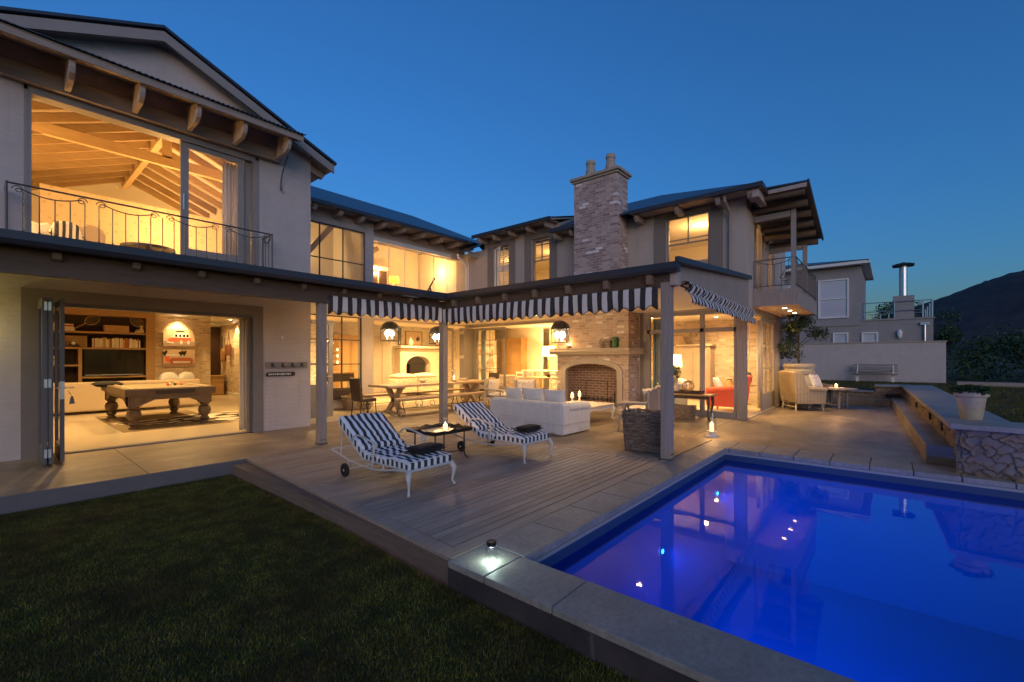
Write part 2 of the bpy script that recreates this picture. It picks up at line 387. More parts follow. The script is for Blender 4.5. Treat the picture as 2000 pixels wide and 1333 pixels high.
S.view_settings.view_transform = 'Standard'; S.view_settings.look = 'None'; S.view_settings.exposure = EXPO; S.view_settings.gamma = 1
S.cycles.use_denoising = True
try: S.cycles.denoiser = 'OPENIMAGEDENOISE'
except Exception: pass
S.cycles.max_bounces = 7; S.cycles.diffuse_bounces = 4; S.cycles.glossy_bounces = 4; S.cycles.transparent_max_bounces = 16
S.cycles.sample_clamp_indirect = 6; S.cycles.caustics_reflective = False; S.cycles.caustics_refractive = False
# ------------------------------------------------------------------ ground, terrace, deck, pool
def struct(o): o['kind'] = 'structure'; return o
t = NT('lawn_soil'); p = t.pos(); n = t.noise(p, 3, 5, .7)
t.bsdf(t.mix(n, (.018,.02,.003), (.05,.04,.008)), .95, 0, t.bump(t.noise(p, 40, 4), .6, .02)); M['soil'] = t.m
t = NT('grass_blade'); isl = t.n('NewGeometry').outputs['Random Per Island']; p = t.pos()
c = t.ramp(isl, [(0,(.045,.072,.008)),(.55,(.115,.140,.016)),(.85,(.24,.205,.035)),(1,(.42,.31,.09))])
c = t.mix(t.ramp(t.noise(p, 1.3, 5, .7), [(.42,0.0),(.62,.8)]), c, (.10,.062,.018)); c = t.mix(t.ramp(t.noise(p, 4.5, 3, .6), [(.4,.6),(.6,0.0)]), c, (.014,.02,.003)); t.bsdf(c, .7, Specular_IOR_Level=.2); M['grass'] = t.m
LZ = -.20
g = MB()
g.add([(-3,-2600,LZ),(2.2,-2600,LZ),(2.2,12,LZ),(-3,12,LZ)], [(0,1,2,3)])
g.add([(-2600,-2600,LZ),(-3,-2600,LZ),(-3,12,LZ),(-2600,12,LZ)], [(0,1,2,3)])
g.add([(-2600,12,LZ),(-3,12,LZ),(2.2,12,LZ),(5,30,LZ),(5,2600,LZ),(-2600,2600,LZ)], [(0,1,2,3,4,5)])
g.add([(5,30,LZ),(40,30,LZ),(2600,2600,LZ),(5,2600,LZ)], [(0,1,2,3)])
g.add([(40,-60,.45),(2600,-2600,-6),(2600,2600,LZ),(40,30,.2)], [(0,1,2,3)])
g.add([(2.2,-2600,-6),(2600,-2600,-6),(40,-60,.45),(2.2,-60,LZ)], [(0,1,2,3)])
struct(g.build('ground', M['soil']))
# raised lawn behind the stone wall
g = MB(); g.slab([(8.9,-60,.47),(40,-60,.47),(40,-1.05,.47),(19.2,-.95,.47),(8.9,-.95,.47)], .6)
g.slab([(19.1,-.94,.47),(40,-1.04,.47),(40,30,.47),(19.1,30,.47)], .6)
struct(g.build('upper_lawn', M['soil']))
def blades(name, zone, n, z, hgt, wd, label):
    P = zone(n); n = len(P); a = np.random.rand(n)*2*np.pi; hh = hgt*(.5+np.random.rand(n)); ww = wd*(.6+.8*np.random.rand(n))
    lean = (np.random.rand(n,2)-.5)*1.3*hh[:,None]
    V = np.zeros((n,3,3)); dx = np.cos(a)*ww; dy = np.sin(a)*ww
    zz = z(P) if callable(z) else z
    V[:,0] = np.stack([P[:,0]-dx, P[:,1]-dy, np.zeros(n)+zz], 1); V[:,1] = np.stack([P[:,0]+dx, P[:,1]+dy, np.zeros(n)+zz], 1)
    V[:,2] = np.stack([P[:,0]+lean[:,0], P[:,1]+lean[:,1], zz+hh], 1)
    o = np_mesh(name, V.reshape(-1,3), np.arange(3*n).reshape(n,3), M['grass'])
    return tag(o, label, 'grass', kind='stuff')
def zoneA(n):
    Y = .3 + 7.05*np.random.rand(n)**1.35; X = -.3 + 2.75*np.random.rand(n); xm = 2.2 + np.clip((Y-2.5)/4.85,0,1)*.27
    P = np.stack([X,Y],1); return P[(X < xm) & (X > .01*Y-.2)]
blades('lawn_grass', zoneA, 300000, LZ-.004, .022, .0030, 'short dark green lawn in front of the timber deck')
def zoneB(n): 
    X = 9+16.3*np.random.rand(n)**1.3; Y = -9+8.0*np.random.rand(n); return np.stack([X,Y],1)
blades('upper_lawn_grass', zoneB, 60000, .47, .04, .006, 'dim raised lawn behind the low stone wall')
def zoneC(n):
    X = 19.2+6*np.random.rand(n); Y = -1+6*np.random.rand(n); return np.stack([X,Y],1)
blades('far_lawn_grass', zoneC, 15000, .47, .04, .006, 'strip of dim lawn below the white boundary wall')
# mountain
rng = np.random.RandomState(3)
def hills():
    V = []; F = []; n = 160; m = 30
    for j in range(m):
        for i in range(n):
            azd = 30 - 75*i/(n-1); d = 520 + 22*j; v = j/(m-1)
            e = .125 + .0062*(-8.6-azd) if azd > -22 else .208 - .003*abs(azd+30)
            if azd > 2: e = max(.0, .059 - .005*(azd-2))
            e *= 1 + .012*math.sin(azd*.9+1)+.004*math.sin(azd*4.7)
            z = -10 + (e*1150+10) * math.sin(min(1, v)*math.pi/2)**1.2 + 3.0*rng.rand()*min(1,v*3)*(1 if v<.97 else .5)
            V.append((d*math.cos(R(azd)), d*math.sin(R(azd)), z))
    for j in range(m-1):
        for i in range(n-1): F.append((j*n+i, j*n+i+1, (j+1)*n+i+1, (j+1)*n+i))
    b = MB(); b.add(V, F); t = NT('fynbos_slope'); p = t.pos()
    n1 = t.noise(p, .03, 6, .75); c = t.ramp(n1, [(.35,(.016,.013,.015)),(.55,(.036,.026,.026)),(.75,(.075,.05,.042))])
    t.bsdf(c, .95, 0, t.bump(t.noise(p, .2, 6, .8), .5, 3)); return struct(b.build('mountain', t.m, smooth=True))
hills()
# terrace floor of polished screed
t = NT('terrace_screed'); p = t.pos(); n1 = t.noise(t.mapping(p,(1,1.8,1)), .9, 6, .62, .6); n2 = t.noise(p, 4.5, 5, .7, 1.2)
c = t.ramp(n1, [(.3,(.13,.095,.062)),(.55,(.255,.195,.135)),(.72,(.39,.305,.215))]); c = t.mix(t.ramp(n2,[(.4,0.0),(.75,.6)]), c, (.21,.175,.15))
wear = t.ramp(t.noise(p, 1.7, 5, .75, .4), [(.60,0.0),(.78,.5)]); c = t.mix(wear, c, (.52,.46,.38))
t.bsdf(c, t.math('ADD', .26, t.math('MULTIPLY', n2, .35)), 0, t.bump(t.noise(p, 7, 4), .15, .006)); M['screed'] = t.m
b = MB()
b.box(-4.5,7.34,-.5,19,9.8,0); b.box(4.63,9.8,-.5,11.95,12.5,0)
b.box(6.52,2.52,-.5,19,7.34,-.0); b.box(8.62,-.95,-.5,18.6,2.52,0); b.box(12,7.34,-.5,19,7.35,-.5)
struct(b.build('terrace', M['screed']))
b = MB()
for x in (1.35, 5.4, 8.6, 12.4): b.box(x-.003, 7.34, -.001, x+.003, 9.8 if x<4.6 else 12.4, .0035)
for y in (2.9,): b.box(8.62, y-.003, 0, 18.5, y+.003, .0035)
struct(b.build('terrace_joints', M['rubber']))
# timber deck
t = NT('deck_boards'); tc = t.pos(); isl = t.n('NewGeometry').outputs['Random Per Island']
pv = t.comb(t.math('MULTIPLY', isl, 50.0), t.math('MULTIPLY', isl, 30.0), 0.0); va = t.n('VectorMath', operation='ADD'); t.set(va.inputs[0], tc); t.set(va.inputs[1], pv)
n1 = t.noise(t.mapping(va.outputs[0], (1.1,16,16)), 1.6, 5, .7, .5); n2 = t.noise(tc, 1.3, 4, .6)
c = t.ramp(n1, [(.25,(.21,.155,.115)),(.5,(.36,.28,.22)),(.75,(.49,.395,.32))]); c = t.mix(t.math('MULTIPLY', isl, .62), c, (.20,.145,.11)); c = t.mix(t.ramp(n2,[(.4,0.0),(.8,.4)]), c, (.44,.39,.35))
knot = t.ramp(t.noise(t.mapping(va.outputs[0],(2.5,14,14)), 3.1, 2, .5), [(.70,0.0),(.76,.7)]); c = t.mix(knot, c, (.10,.075,.06))
t.bsdf(c, .62, 0, t.bump(t.noise(t.mapping(va.outputs[0],(2,90,90)), 1, 3), .35, .004)); M['deck'] = t.m
b = MB(); y = 2.66; 
xl = lambda y: 2.245 + (y-2.5)/4.84*.255
while y < 7.2:
    x0 = xl(y)+.145
    cuts = sorted([x0] + [x0 + 1.2 + 3.1*random.random() for _ in range(1)] + [6.36])
    for a, e in zip(cuts[:-1], cuts[1:]):
        zz = random.uniform(-.001,.001)
        b.add([(a+.0015+0*(a==x0), y+.004, -.03),(e-.0015,y+.004,-.03),(e-.0015,y+.096,-.03),(a+.0015+.0054*(a==x0),y+.096,-.03),
               (a+.0015, y+.004, zz),(e-.0015,y+.004,zz),(e-.0015,y+.096,zz),(a+.0015+.0054*(a==x0),y+.096,zz)], [(0,3,2,1),(4,5,6,7),(0,1,5,4),(1,2,6,5),(2,3,7,6),(3,0,4,7)])
    y += .105
struct(b.build('deck', M['deck']))
b = MB()   # border boards and skirt
b.add([(xl(2.5),2.5,-.03),(xl(2.5)+.14,2.64,-.03),(xl(7.33)+.14,7.2,-.03),(xl(7.33),7.335,-.03),(xl(2.5),2.5,.002),(xl(2.5)+.14,2.64,.002),(xl(7.33)+.14,7.2,.002),(xl(7.33),7.335,.002)], [(0,3,2,1),(4,5,6,7),(0,1,5,4),(1,2,6,5),(2,3,7,6),(3,0,4,7)])
b.add([(xl(2.5)+.004,2.505,-.03),(6.5,2.505,-.03),(6.36,2.642,-.03),(xl(2.64)+.142,2.642,-.03),(xl(2.5)+.004,2.505,.0025),(6.5,2.505,.0025),(6.36,2.642,.0025),(xl(2.64)+.142,2.642,.0025)], [(0,3,2,1),(4,5,6,7),(0,1,5,4),(1,2,6,5),(2,3,7,6),(3,0,4,7)])
b.add([(xl(7.2)+.142,7.203,-.03),(6.36,7.203,-.03),(6.5,7.335,-.03),(xl(7.33)+.004,7.335,-.03),(xl(7.2)+.142,7.203,.0025),(6.36,7.203,.0025),(6.5,7.335,.0025),(xl(7.33)+.004,7.335,.0025)], [(0,3,2,1),(4,5,6,7),(0,1,5,4),(1,2,6,5),(2,3,7,6),(3,0,4,7)])
b.box(6.362,2.65,-.03,6.498,7.19,.003)
struct(b.build('deck_border', M['deck']))
b = MB()
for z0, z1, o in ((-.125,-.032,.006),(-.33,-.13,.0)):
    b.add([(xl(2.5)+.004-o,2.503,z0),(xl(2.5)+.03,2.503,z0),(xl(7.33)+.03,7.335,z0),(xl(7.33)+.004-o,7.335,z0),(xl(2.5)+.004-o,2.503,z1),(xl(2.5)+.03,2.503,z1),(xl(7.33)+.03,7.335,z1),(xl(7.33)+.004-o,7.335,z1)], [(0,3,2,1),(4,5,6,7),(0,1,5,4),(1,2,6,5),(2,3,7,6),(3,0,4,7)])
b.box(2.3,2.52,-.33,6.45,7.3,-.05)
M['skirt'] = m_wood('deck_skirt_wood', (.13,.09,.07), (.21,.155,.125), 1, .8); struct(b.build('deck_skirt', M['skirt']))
# pool: coping slabs, outer wall, shell, water
t = NT('coping_concrete'); p = t.pos(); n1 = t.noise(p, 2.2, 6, .7); n2 = t.noise(p, 26, 4, .7)
isl = t.n('NewGeometry').outputs['Random Per Island']
c = t.ramp(n1, [(.3,(.21,.195,.175)),(.7,(.37,.34,.30))]); c = t.mix(t.math('MULTIPLY', isl, .3), c, (.19,.175,.16)); c = t.mix(t.ramp(n2,[(.35,.5),(.6,0.0)]), c, (.15,.13,.12))
t.bsdf(c, .6, 0, t.bump(t.math('ADD', n2, t.math('MULTIPLY', n1, 1.5)), .35, .006)); M['coping'] = t.m
NX0, NX1, FX0, FX1, PY = 2.2, 2.62, 7.95, 8.62, 2.1
b = MB()
ys = [2.5, 2.13, 1.56, -.15, -1.5, -2.9, -5.2]
for a, e in zip(ys[:-1], ys[1:]): b.box(NX0, e+.003, -.05, NX1 if e < 2.1 else NX1-.004, a-.003, 0)
x = NX1
while x < FX0-.1:
    e = min(x+.61, FX0); b.box(x+.004, PY, -.065, e-.004, 2.5, 0); x = e
y = 2.5
while y > -5: b.box(FX0, y-.45, -.065, FX1, y-.004, .001); y -= .455
struct(b.build('pool_coping', M['coping'], bevel=.008))
t = NT('stained_concrete'); p = t.pos(); q = t.mapping(p,(1,1,.35)); n1 = t.noise(q, 4, 6, .7, .5); n2 = t.noise(p, 2.2, 5, .7)
c = t.ramp(n2, [(.35,(.022,.018,.02)),(.7,(.06,.048,.046))]); st = t.ramp(t.noise(t.mapping(p,(1,1,.12)), 6, 3, .5), [(.62,0.0),(.72,.6)]); c = t.mix(st, c, (.17,.165,.17))
t.bsdf(c, .75, 0, t.bump(n1, .35, .01)); M['wallstain'] = t.m
b = MB(); b.box(NX0+.004,-5.2,-.5,NX0+.15,2.497,-.051)
struct(b.build('pool_outer_wall', M['wallstain']))
t = NT('step_face'); p = t.pos(); c = t.mix(t.noise(p, 3, 5, .7), (.16,.15,.15), (.09,.085,.095)); t.bsdf(c, .7, 0, t.bump(t.noise(p,9,4),.3,.006)); M['stepface'] = t.m
b = MB(); b.box(-4.5,7.325,-.5,2.5,7.339,-.004); struct(b.build('terrace_edge', M['stepface']))
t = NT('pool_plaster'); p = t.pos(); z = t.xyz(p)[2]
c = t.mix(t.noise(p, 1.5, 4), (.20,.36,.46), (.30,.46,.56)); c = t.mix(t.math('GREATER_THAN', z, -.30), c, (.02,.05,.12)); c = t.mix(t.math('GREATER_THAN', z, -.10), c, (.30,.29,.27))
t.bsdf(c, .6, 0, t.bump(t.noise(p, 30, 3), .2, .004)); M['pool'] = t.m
b = MB(); D = -1.75
b.box(NX1-.02,-5.2,D-.1,NX1-.0,2.2,-.066); b.box(FX0,-5.2,D-.1,FX0+.2,2.2,-.066); b.box(NX1,PY,D-.1,FX0,2.2,-.066); b.box(NX1,-5.2,D-.1,FX0,-5.1,-.066)
b.box(NX1-.02,-5.2,D-.2,FX0,2.2,D-.1)
struct(b.build('pool_shell', M['pool']))
t = NT('pool_water'); tr = t.n('BsdfTransparent'); t.set(tr.inputs[0], (.25,.66,.98)); gl = t.n('BsdfGlossy'); gl.inputs['Roughness'].default_value = .015
bp = t.bump(t.noise(t.mapping(t.pos(),(1,1,1)), 3.2, 3, .5, .4), .09, .01); t.set(gl.inputs['Normal'], bp)
fr = t.n('Fresnel'); fr.inputs['IOR'].default_value = 1.33; t.set(fr.inputs['Normal'], bp); mx = t.n('MixShader')
bk = t.n('NewGeometry').outputs['Backfacing']; t.set(mx.inputs[0], t.math('MULTIPLY', fr.outputs[0], t.math('SUBTRACT', 1.0, bk))); t.set(mx.inputs[1], tr.outputs[0]); t.set(mx.inputs[2], gl.outputs[0]); t.t.links.new(mx.outputs[0], t.out.inputs[0])
pv = t.n('VolumePrincipled'); pv.inputs['Density'].default_value = .10; pv.inputs['Color'].default_value = (.05,.45,1,1); pv.inputs['Absorption Color'].default_value = (.3,.7,1,1); pv.inputs['Anisotropy'].default_value = .3; t.t.links.new(pv.outputs[0], t.out.inputs['Volume'])
WZ = -.19; b = MB(); b.box(NX1+.001,-5.099,D-.099,FX0-.001,PY-.001,WZ)
struct(b.build('water', t.m))
BL = (0.0,.15,1.0)
M['pool_lens'] = m_emit('pool_light_lens', (.03,.35,1), 30)
plt = None
for i,(x,y,z,tx,ty,tz,pw) in enumerate([(5.2,PY-.02,-.80,5.6,-1,-1.6,1),(7.4,PY-.02,-.62,6.2,-1,-1.6,.8)]):
    lab = ['underwater pool lamp nearer the camera','underwater pool lamp nearer the far corner'][i]
    th = thing('pool_lamp', lab, 'pool light', (x,y,z), 0, 'underwater lamps on the pool wall')
    MB(Matrix.Rotation(R(90),4,'X')).lathe([(.0,.02),(.02,.018),(.03,0),(.03,-.01)], (0,0,0), 16).build('lens', M['pool_lens'], th, world=False)
    MB(Matrix.Rotation(R(90),4,'X')).lathe([(.032,.012),(.05,.01),(.05,-.01),(.032,-.01)], (0,0,0), 16).build('rim', M['chrome'], th, world=False)
    light('SPOT', (x,y-.06,z), 75*pw, BL, .03, 'pool_beam', th, (tx,ty,tz), 150, 1)
for y, pw in ((.15,640),(-2.4,20)):
    th = thing('pool_lamp', 'underwater pool lamp on the near pool wall, ' + ('closer to the jar lantern' if y > 0 else 'further from the jar lantern'), 'pool light', (NX1+.01,y,-.8), 0, 'underwater lamps on the pool wall')
    MB(Matrix.Rotation(R(90),4,'Y')).lathe([(.0,.02),(.05,.018),(.07,0),(.07,-.01)], (0,0,0), 16).build('lens', M['pool_lens'], th, world=False)
    MB(Matrix.Rotation(R(90),4,'Y')).lathe([(.072,.012),(.09,.01),(.09,-.01),(.072,-.01)], (0,0,0), 16).build('rim', M['chrome'], th, world=False)
    light('SPOT', (NX1+.08,y,-.8), pw, BL, .05, 'pool_beam', th, (5.6,y+.2,-2.1), 112, 1)
# ------------------------------------------------------------------ the house
H = thing('house', 'large two-storey plastered house lit warmly from inside, with brick chimney and dark metal roofs', 'house', (4.63,9.8,0))
def hp(b, name, mat, **k): return b.build(name, mat, H, **k)
def wallY(b, x0, x1, z0, z1, y0, y1, holes=()):
    xs = sorted({x0,x1,*[v for h in holes for v in h[:2]]}); 
    for a, e in zip(xs[:-1], xs[1:]):
        hs = sorted([h for h in holes if h[0] <= a+1e-6 and h[1] >= e-1e-6], key=lambda h: h[2]); z = z0
        for h in hs:
            if h[2] > z+1e-6: b.box(a,y0,z,e,y1,h[2])
            z = h[3]
        if z < z1-1e-6: b.box(a,y0,z,e,y1,z1)
def wallX(b, y0, y1, z0, z1, x0, x1, holes=()):
    c = MB(); wallY(c, y0, y1, z0, z1, x0, x1, holes); b.add([(v[1],v[0],v[2]) for v in c.v], [tuple(reversed(f)) for f in c.f])
# --- left wing, front wall with gable
b = MB(); wallY(b, -4, 4.63, -.3, 5.93, 9.8, 10.05, [(.5,3.45,-.3,2.36),(.38,3.5,3.28,5.5)])
b.prism([(-1.05,5.93),(4.63,5.93),(4.63,5.98),(1.96,7.1),(-1.05,5.98)], 'Y', 9.8, 10.05)
b.box(4.6,10.05,-.3,4.63,10.2,5.93)
hp(b, 'wall', M['plaster'])
b = MB(); wallX(b, 10.05, 12.5, -.3, 5.95, 4.42, 4.63, [(10.6,11.6,-.3,2.4)])
hp(b, 'wall', M['plaster'])
b = MB()
for x0,x1,z0,z1 in ((.31,.5,0,2.55),(3.45,3.64,0,2.55),(.5,3.45,2.36,2.55)): b.box(x0,9.77,z0,x1,9.8,z1)
hp(b, 'door_surround', M['plaster_taupe'])
b = MB(); b.box(.5,9.78,2.3,3.45,9.95,2.36); b.box(3.39,9.8,0,3.45,9.95,2.3); b.box(.5,9.8,0,.56,9.95,2.3); b.box(.5,9.8,.001,3.45,9.9,.02)
hp(b, 'door_frame', M['frame_dark'])
# folded stack of doors at the left of the games room
f = MB()
for i,(x,y) in enumerate([(.50,9.3),(.565,9.3),(.68,9.36)]):
    f.box(x-.022,y-.42,.03,x+.022,y-.33,2.34); f.box(x-.022,y+.33,.03,x+.022,y+.42,2.34)
    f.box(x-.022,y-.33,.03,x+.022,y+.33,.25); f.box(x-.022,y-.33,2.22,x+.022,y+.33,2.34)
fd = hp(f, 'folding_door', M['frame_dark'])
g = MB()
for x,y in [(.50,9.3),(.565,9.3),(.68,9.36)]: g.box(x-.004,y-.33,.25,x+.004,y+.33,2.22)
g.build('pane', M['glass'], fd)
g = MB()
for z in (.18,1.15,2.22):
    for x in (.515,.555): g.box(x-.018,8.865,z-.06,x+.012,8.882,z+.06)
g.build('hinge', M['chrome'], fd)
g = MB(); g.box(.655,8.925,.92,.70,8.938,1.17); g.bar((.69,8.93,1.08),(.80,8.91,1.08),.008); g.bar((.66,8.93,1.08),(.58,8.9,1.08),.008)
g.build('handle', M['chrome'], fd)
g = MB(); g.bar((.74,8.93,1.03),(.77,8.92,.97),.004); g.lathe([(.002,.06),(.012,.05),(.03,-.05),(.0,-.05)], (.775,8.92,.90), 10); g.build('key_tassel', M['iron'], fd)
# --- upper bedroom opening
b = MB(); b.box(.38,9.79,3.28,.42,10.02,5.5); b.box(.42,9.79,5.46,3.46,10.02,5.5); b.box(3.46,9.79,3.28,3.5,10.02,5.5); b.box(.42,9.79,3.28,3.46,10.02,3.31)
b.box(3.5,9.785,3.28,3.56,9.82,5.56); b.box(.34,9.785,3.28,.38,9.82,5.56); b.box(.34,9.785,5.5,3.56,9.82,5.56)
hp(b, 'window_frame', M['frame'])
b = MB(); x0,x1 = 2.27,3.2
b.box(x0,9.84,3.31,x0+.12,9.9,5.46); b.box(x1,9.84,3.31,x1+.10,9.9,5.46); b.box(x0+.12,9.84,3.31,x1,9.9,3.52); b.box(x0+.12,9.84,5.36,x1,9.9,5.46)
b.box(3.33,9.9,3.31,3.45,9.96,5.46)
sd = hp(b, 'sliding_door', M['frame'])
MB().box(x0+.12,9.866,3.52,x1,9.874,5.36).build('pane', M['glass'], sd); MB().box(3.22,9.90,3.32,3.34,9.908,5.44).build('pane', M['glass'], sd)
MB().box(x0+.03,9.82,4.22,x0+.05,9.838,4.5).build('handle', M['chrome'], sd)
# lean-to eave over the balcony
b = MB(); n = 150
zt = lambda y: 5.97 + (y-8.93)*.38
vs = []; 
for i in range(n+1):
    x = -1.6 + (4.12+1.6)*i/n; dz = .016*math.sin(2*math.pi*x/.076)
    vs += [(x,8.9,zt(8.9)+dz),(x,9.8,zt(9.8)+dz),(x,8.9,zt(8.9)+dz-.012),(x,9.8,zt(9.8)+dz-.012)]
fs = []
for i in range(n):
    a = 4*i; e = a+4; fs += [(a,e,e+1,a+1),(a+2,a+3,e+3,e+2),(a,a+2,e+2,e)]
b.add(vs, fs); hp(b, 'eave_roof', M['roof'])
b = MB(); b.box(-1.6,8.95,5.83,4.05,8.98,5.95); b.prism([(8.95,5.83),(9.8,6.12),(9.8,6.24),(8.95,5.95)],'X',4.05,4.09)
hp(b, 'fascia', M['timber_x'])
b = MB(); b.slab([(-1.6,8.98,5.90),(4.05,8.98,5.90),(4.05,9.78,6.14),(-1.6,9.78,6.14)], .02)
hp(b, 'soffit', M['soffit'])
b = MB(); b.box(-1.6,9.66,5.57,3.95,9.79,5.80); hp(b, 'header_beam', M['timber_x'])
for x in (.02,.79,1.59,2.35,3.07,3.86):
    b = MB(); b.prism([(9.66,5.60),(9.2,5.60),(9.08,5.66),(9.04,5.74),(9.04,5.86),(9.66,6.04)],'X',x-.036,x+.036); hp(b, 'rafter_tail', M['beam_end'], bevel=.008)
b = MB(); P = []
for i in range(26):
    u = i/25; P.append((3.98+.0*u, 9.76-.30*math.sin(u*1.57)*(1-.0*u), 5.02+.55*u))
P = [(3.98, 9.77-.36*(u**2), 5.05+.6*u) for u in [i/14 for i in range(15)]]
b.tube(P, .012, 6); b.tube([(3.98,9.77-.03*(1-math.cos(a)),5.05-.04*math.sin(a)) for a in [i*.5 for i in range(10)]], .010, 6)
hp(b, 'scroll_bracket', M['iron'])
# gable roof of the left wing
b = MB(); sl = .424
for sgn, xe in ((1, 5.08),(-1,-1.3)):
    ze = 7.2 - sl*abs(xe-1.96)
    b.slab([(1.96,9.5,7.22),(xe,9.5,ze+.02),(xe,18,ze+.02),(1.96,18,7.22)], .05)
hp(b, 'roof', M['roof'])
b = MB()
for sgn, xe in ((1,5.04),(-1,-1.3)):
    ze = 7.13 - sl*abs(xe-1.96)
    b.add([(1.96,9.53,6.96),(xe,9.53,ze-.17),(xe,9.53,ze),(1.96,9.53,7.13),(1.96,9.57,6.96),(xe,9.57,ze-.17),(xe,9.57,ze),(1.96,9.57,7.13)], [(0,1,2,3),(7,6,5,4),(0,4,5,1),(3,2,6,7),(1,5,6,2)])
hp(b, 'barge_board', M['frame'])
b = MB(); b.slab([(4.63,9.57,5.93),(5.06,9.57,5.76),(5.06,12.5,5.76),(4.63,12.5,5.93)],.02); hp(b,'soffit',M['soffit'])
b = MB(); b.prism([(4.63,5.7),(4.95,5.6),(5.0,5.68),(5.0,5.78),(4.63,5.93)],'Y',9.9,10.0); hp(b,'rafter_tail',M['beam_end'])
b = MB(); b.lathe([(.07,-.1),(.07,.1)], (4.7,11,6.15), 12); b.lathe([(.11,.1),(.13,.13),(.11,.16),(.0,.2)], (4.7,11,6.15), 12); hp(b, 'vent_cowl', M['galv'], smooth='auto')
# balcony rail of the bedroom
def swag_rail(b, pts, z0, z1, step=.16, r=.008, sw=.9):
    # pts: corner points in plan; scrolls along the top, bars with collars
    for p, q in zip(pts[:-1], pts[1:]):
        P, Q = Vector((*p,0)), Vector((*q,0)); L = (Q-P).length; d = (Q-P)/L
        pt = lambda s, z: tuple(P + d*s + Vector((0,0,z)))
        b.tube([pt(0,z1),pt(L,z1)], r*1.7, 6); b.tube([pt(0,z0),pt(L,z0)], r*1.3, 6)
        nb = max(1,round(L/sw)); w = L/nb
        for k in range(nb):
            s0 = k*w
            P2 = [pt(s0+.11+(w-.22)*i/14, z1-.055-.075*math.sin(math.pi*i/14)) for i in range(15)]
            b.tube(P2, r*1.1, 5)
            for sg, c in ((1, s0+.11),(-1, s0+w-.11)):
                b.tube([pt(c+sg*(-.0)+ (.062-.0078*i*.45)*math.cos(i*.55)*sg*-1, z1-.075+(.062-.0078*i*.45)*math.sin(i*.55)) for i in range(15)], r*.9, 5)
        nbar = max(2, round(L/step))
        for k in range(nbar+1):
            s = L*k/nbar; u = (s % w)/w; zt_ = z1-.13+.045*abs(2*u-1) if 0 < k < nbar else z1
            b.tube([pt(s,z0-(.08 if k in (0,nbar) else 0)), pt(s,zt_)], r, 5)
            b.lathe([(.0,-.018),(.016,0),(.0,.018)], pt(s,z0+.02), 6)
b = MB(); swag_rail(b, [(.16,9.76),(.16,9.28),(3.62,9.28),(3.62,9.76)], 3.27, 3.93)
for x,y in ((.16,9.28),(3.62,9.28)): b.tube([(x,y,3.1),(x,y,3.95)], .016, 6)
hp(b, 'balcony_railing', M['iron'])
b = MB(); b.box(-4,9.2,3.1,4.2,9.8,3.2); hp(b, 'balcony_sill', M['timber_x'])
# --- veranda roof: two arms
b = MB()
G = 7.3; GX = 6.42
b.slab([(-4.5,G,2.90),(GX,G,2.90),(GX,12.6,3.32),(4.6,12.6,3.32),(4.6,9.8,3.12),(-4.5,9.8,3.12)], .03)
b.slab([(GX,2.30,2.90),(11.9,2.59,3.46),(11.9,12.6,3.46),(GX,12.6,2.90)], .03)
hp(b, 'veranda_roof', M['roof'])
b = MB(); P = [(7.28,2.74),(7.22,2.745),(7.19,2.79),(7.19,2.88),(7.32,2.88),(7.32,2.74)]
b.prism(P, 'X', -4.5, 6.30)
b.prism([(p[0]-.88,p[1]) for p in P], 'Y', 2.30, 7.30); b.box(6.30,7.19,2.745,6.44,7.32,2.88)
hp(b, 'gutter', M['gutter'])
b = MB(); b.add([(6.30,2.27,2.86),(11.93,2.55,3.40),(11.93,2.55,3.49),(6.30,2.27,2.94),(6.30,2.33,2.86),(11.93,2.61,3.40),(11.93,2.61,3.49),(6.30,2.33,2.94)], [(0,1,2,3),(7,6,5,4),(0,4,5,1),(3,2,6,7),(1,5,6,2),(0,3,7,4)]); hp(b, 'verge_flashing', M['gutter'])
b = MB(); b.add([(6.55,2.42,2.66),(11.89,2.62,2.66),(11.89,2.62,3.43),(6.55,2.42,2.90),(6.55,2.45,2.66),(11.89,2.65,2.66),(11.89,2.65,3.43),(6.55,2.45,2.90)], [(0,1,2,3),(7,6,5,4),(0,4,5,1),(3,2,6,7),(1,5,6,2),(0,3,7,4)]); hp(b, 'side_boarding', M['timber'])
b = MB(); b.box(-4.5,7.5,2.46,6.44,7.62,2.74); hp(b, 'veranda_beam', M['beam_dark'])
b = MB(); b.box(6.46,2.42,2.56,6.6,7.62,2.74); hp(b, 'veranda_beam', M['beam_dark'])
b = MB(); b.box(-4.5,7.62,2.76,6.44,9.79,2.78); b.box(6.46,2.70,2.76,11.88,9.79,2.78); b.box(4.66,9.79,2.76,11.88,12.48,2.78); hp(b, 'veranda_ceiling', M['ceiling'])
for x in np.arange(-.2, 6.2, .72):
    b = MB(); b.prism([(7.42,2.66),(7.5,2.63),(7.5,2.73),(7.40,2.73)],'X',x-.04,x+.04); hp(b, 'rafter_tail', M['tail_dark'])
for y in np.arange(2.75, 7.2, .72):
    b = MB(); b.prism([(6.44,2.64),(6.18+.3,2.6),(6.46,2.74),(6.44,2.74)],'Y',y-.045,y+.045)
    b = MB(); b.prism([(6.37,2.70),(6.39,2.61),(6.455,2.59),(6.455,2.74),(6.37,2.74)],'Y',y-.045,y+.045); hp(b, 'rafter_tail', M['tail_dark'])
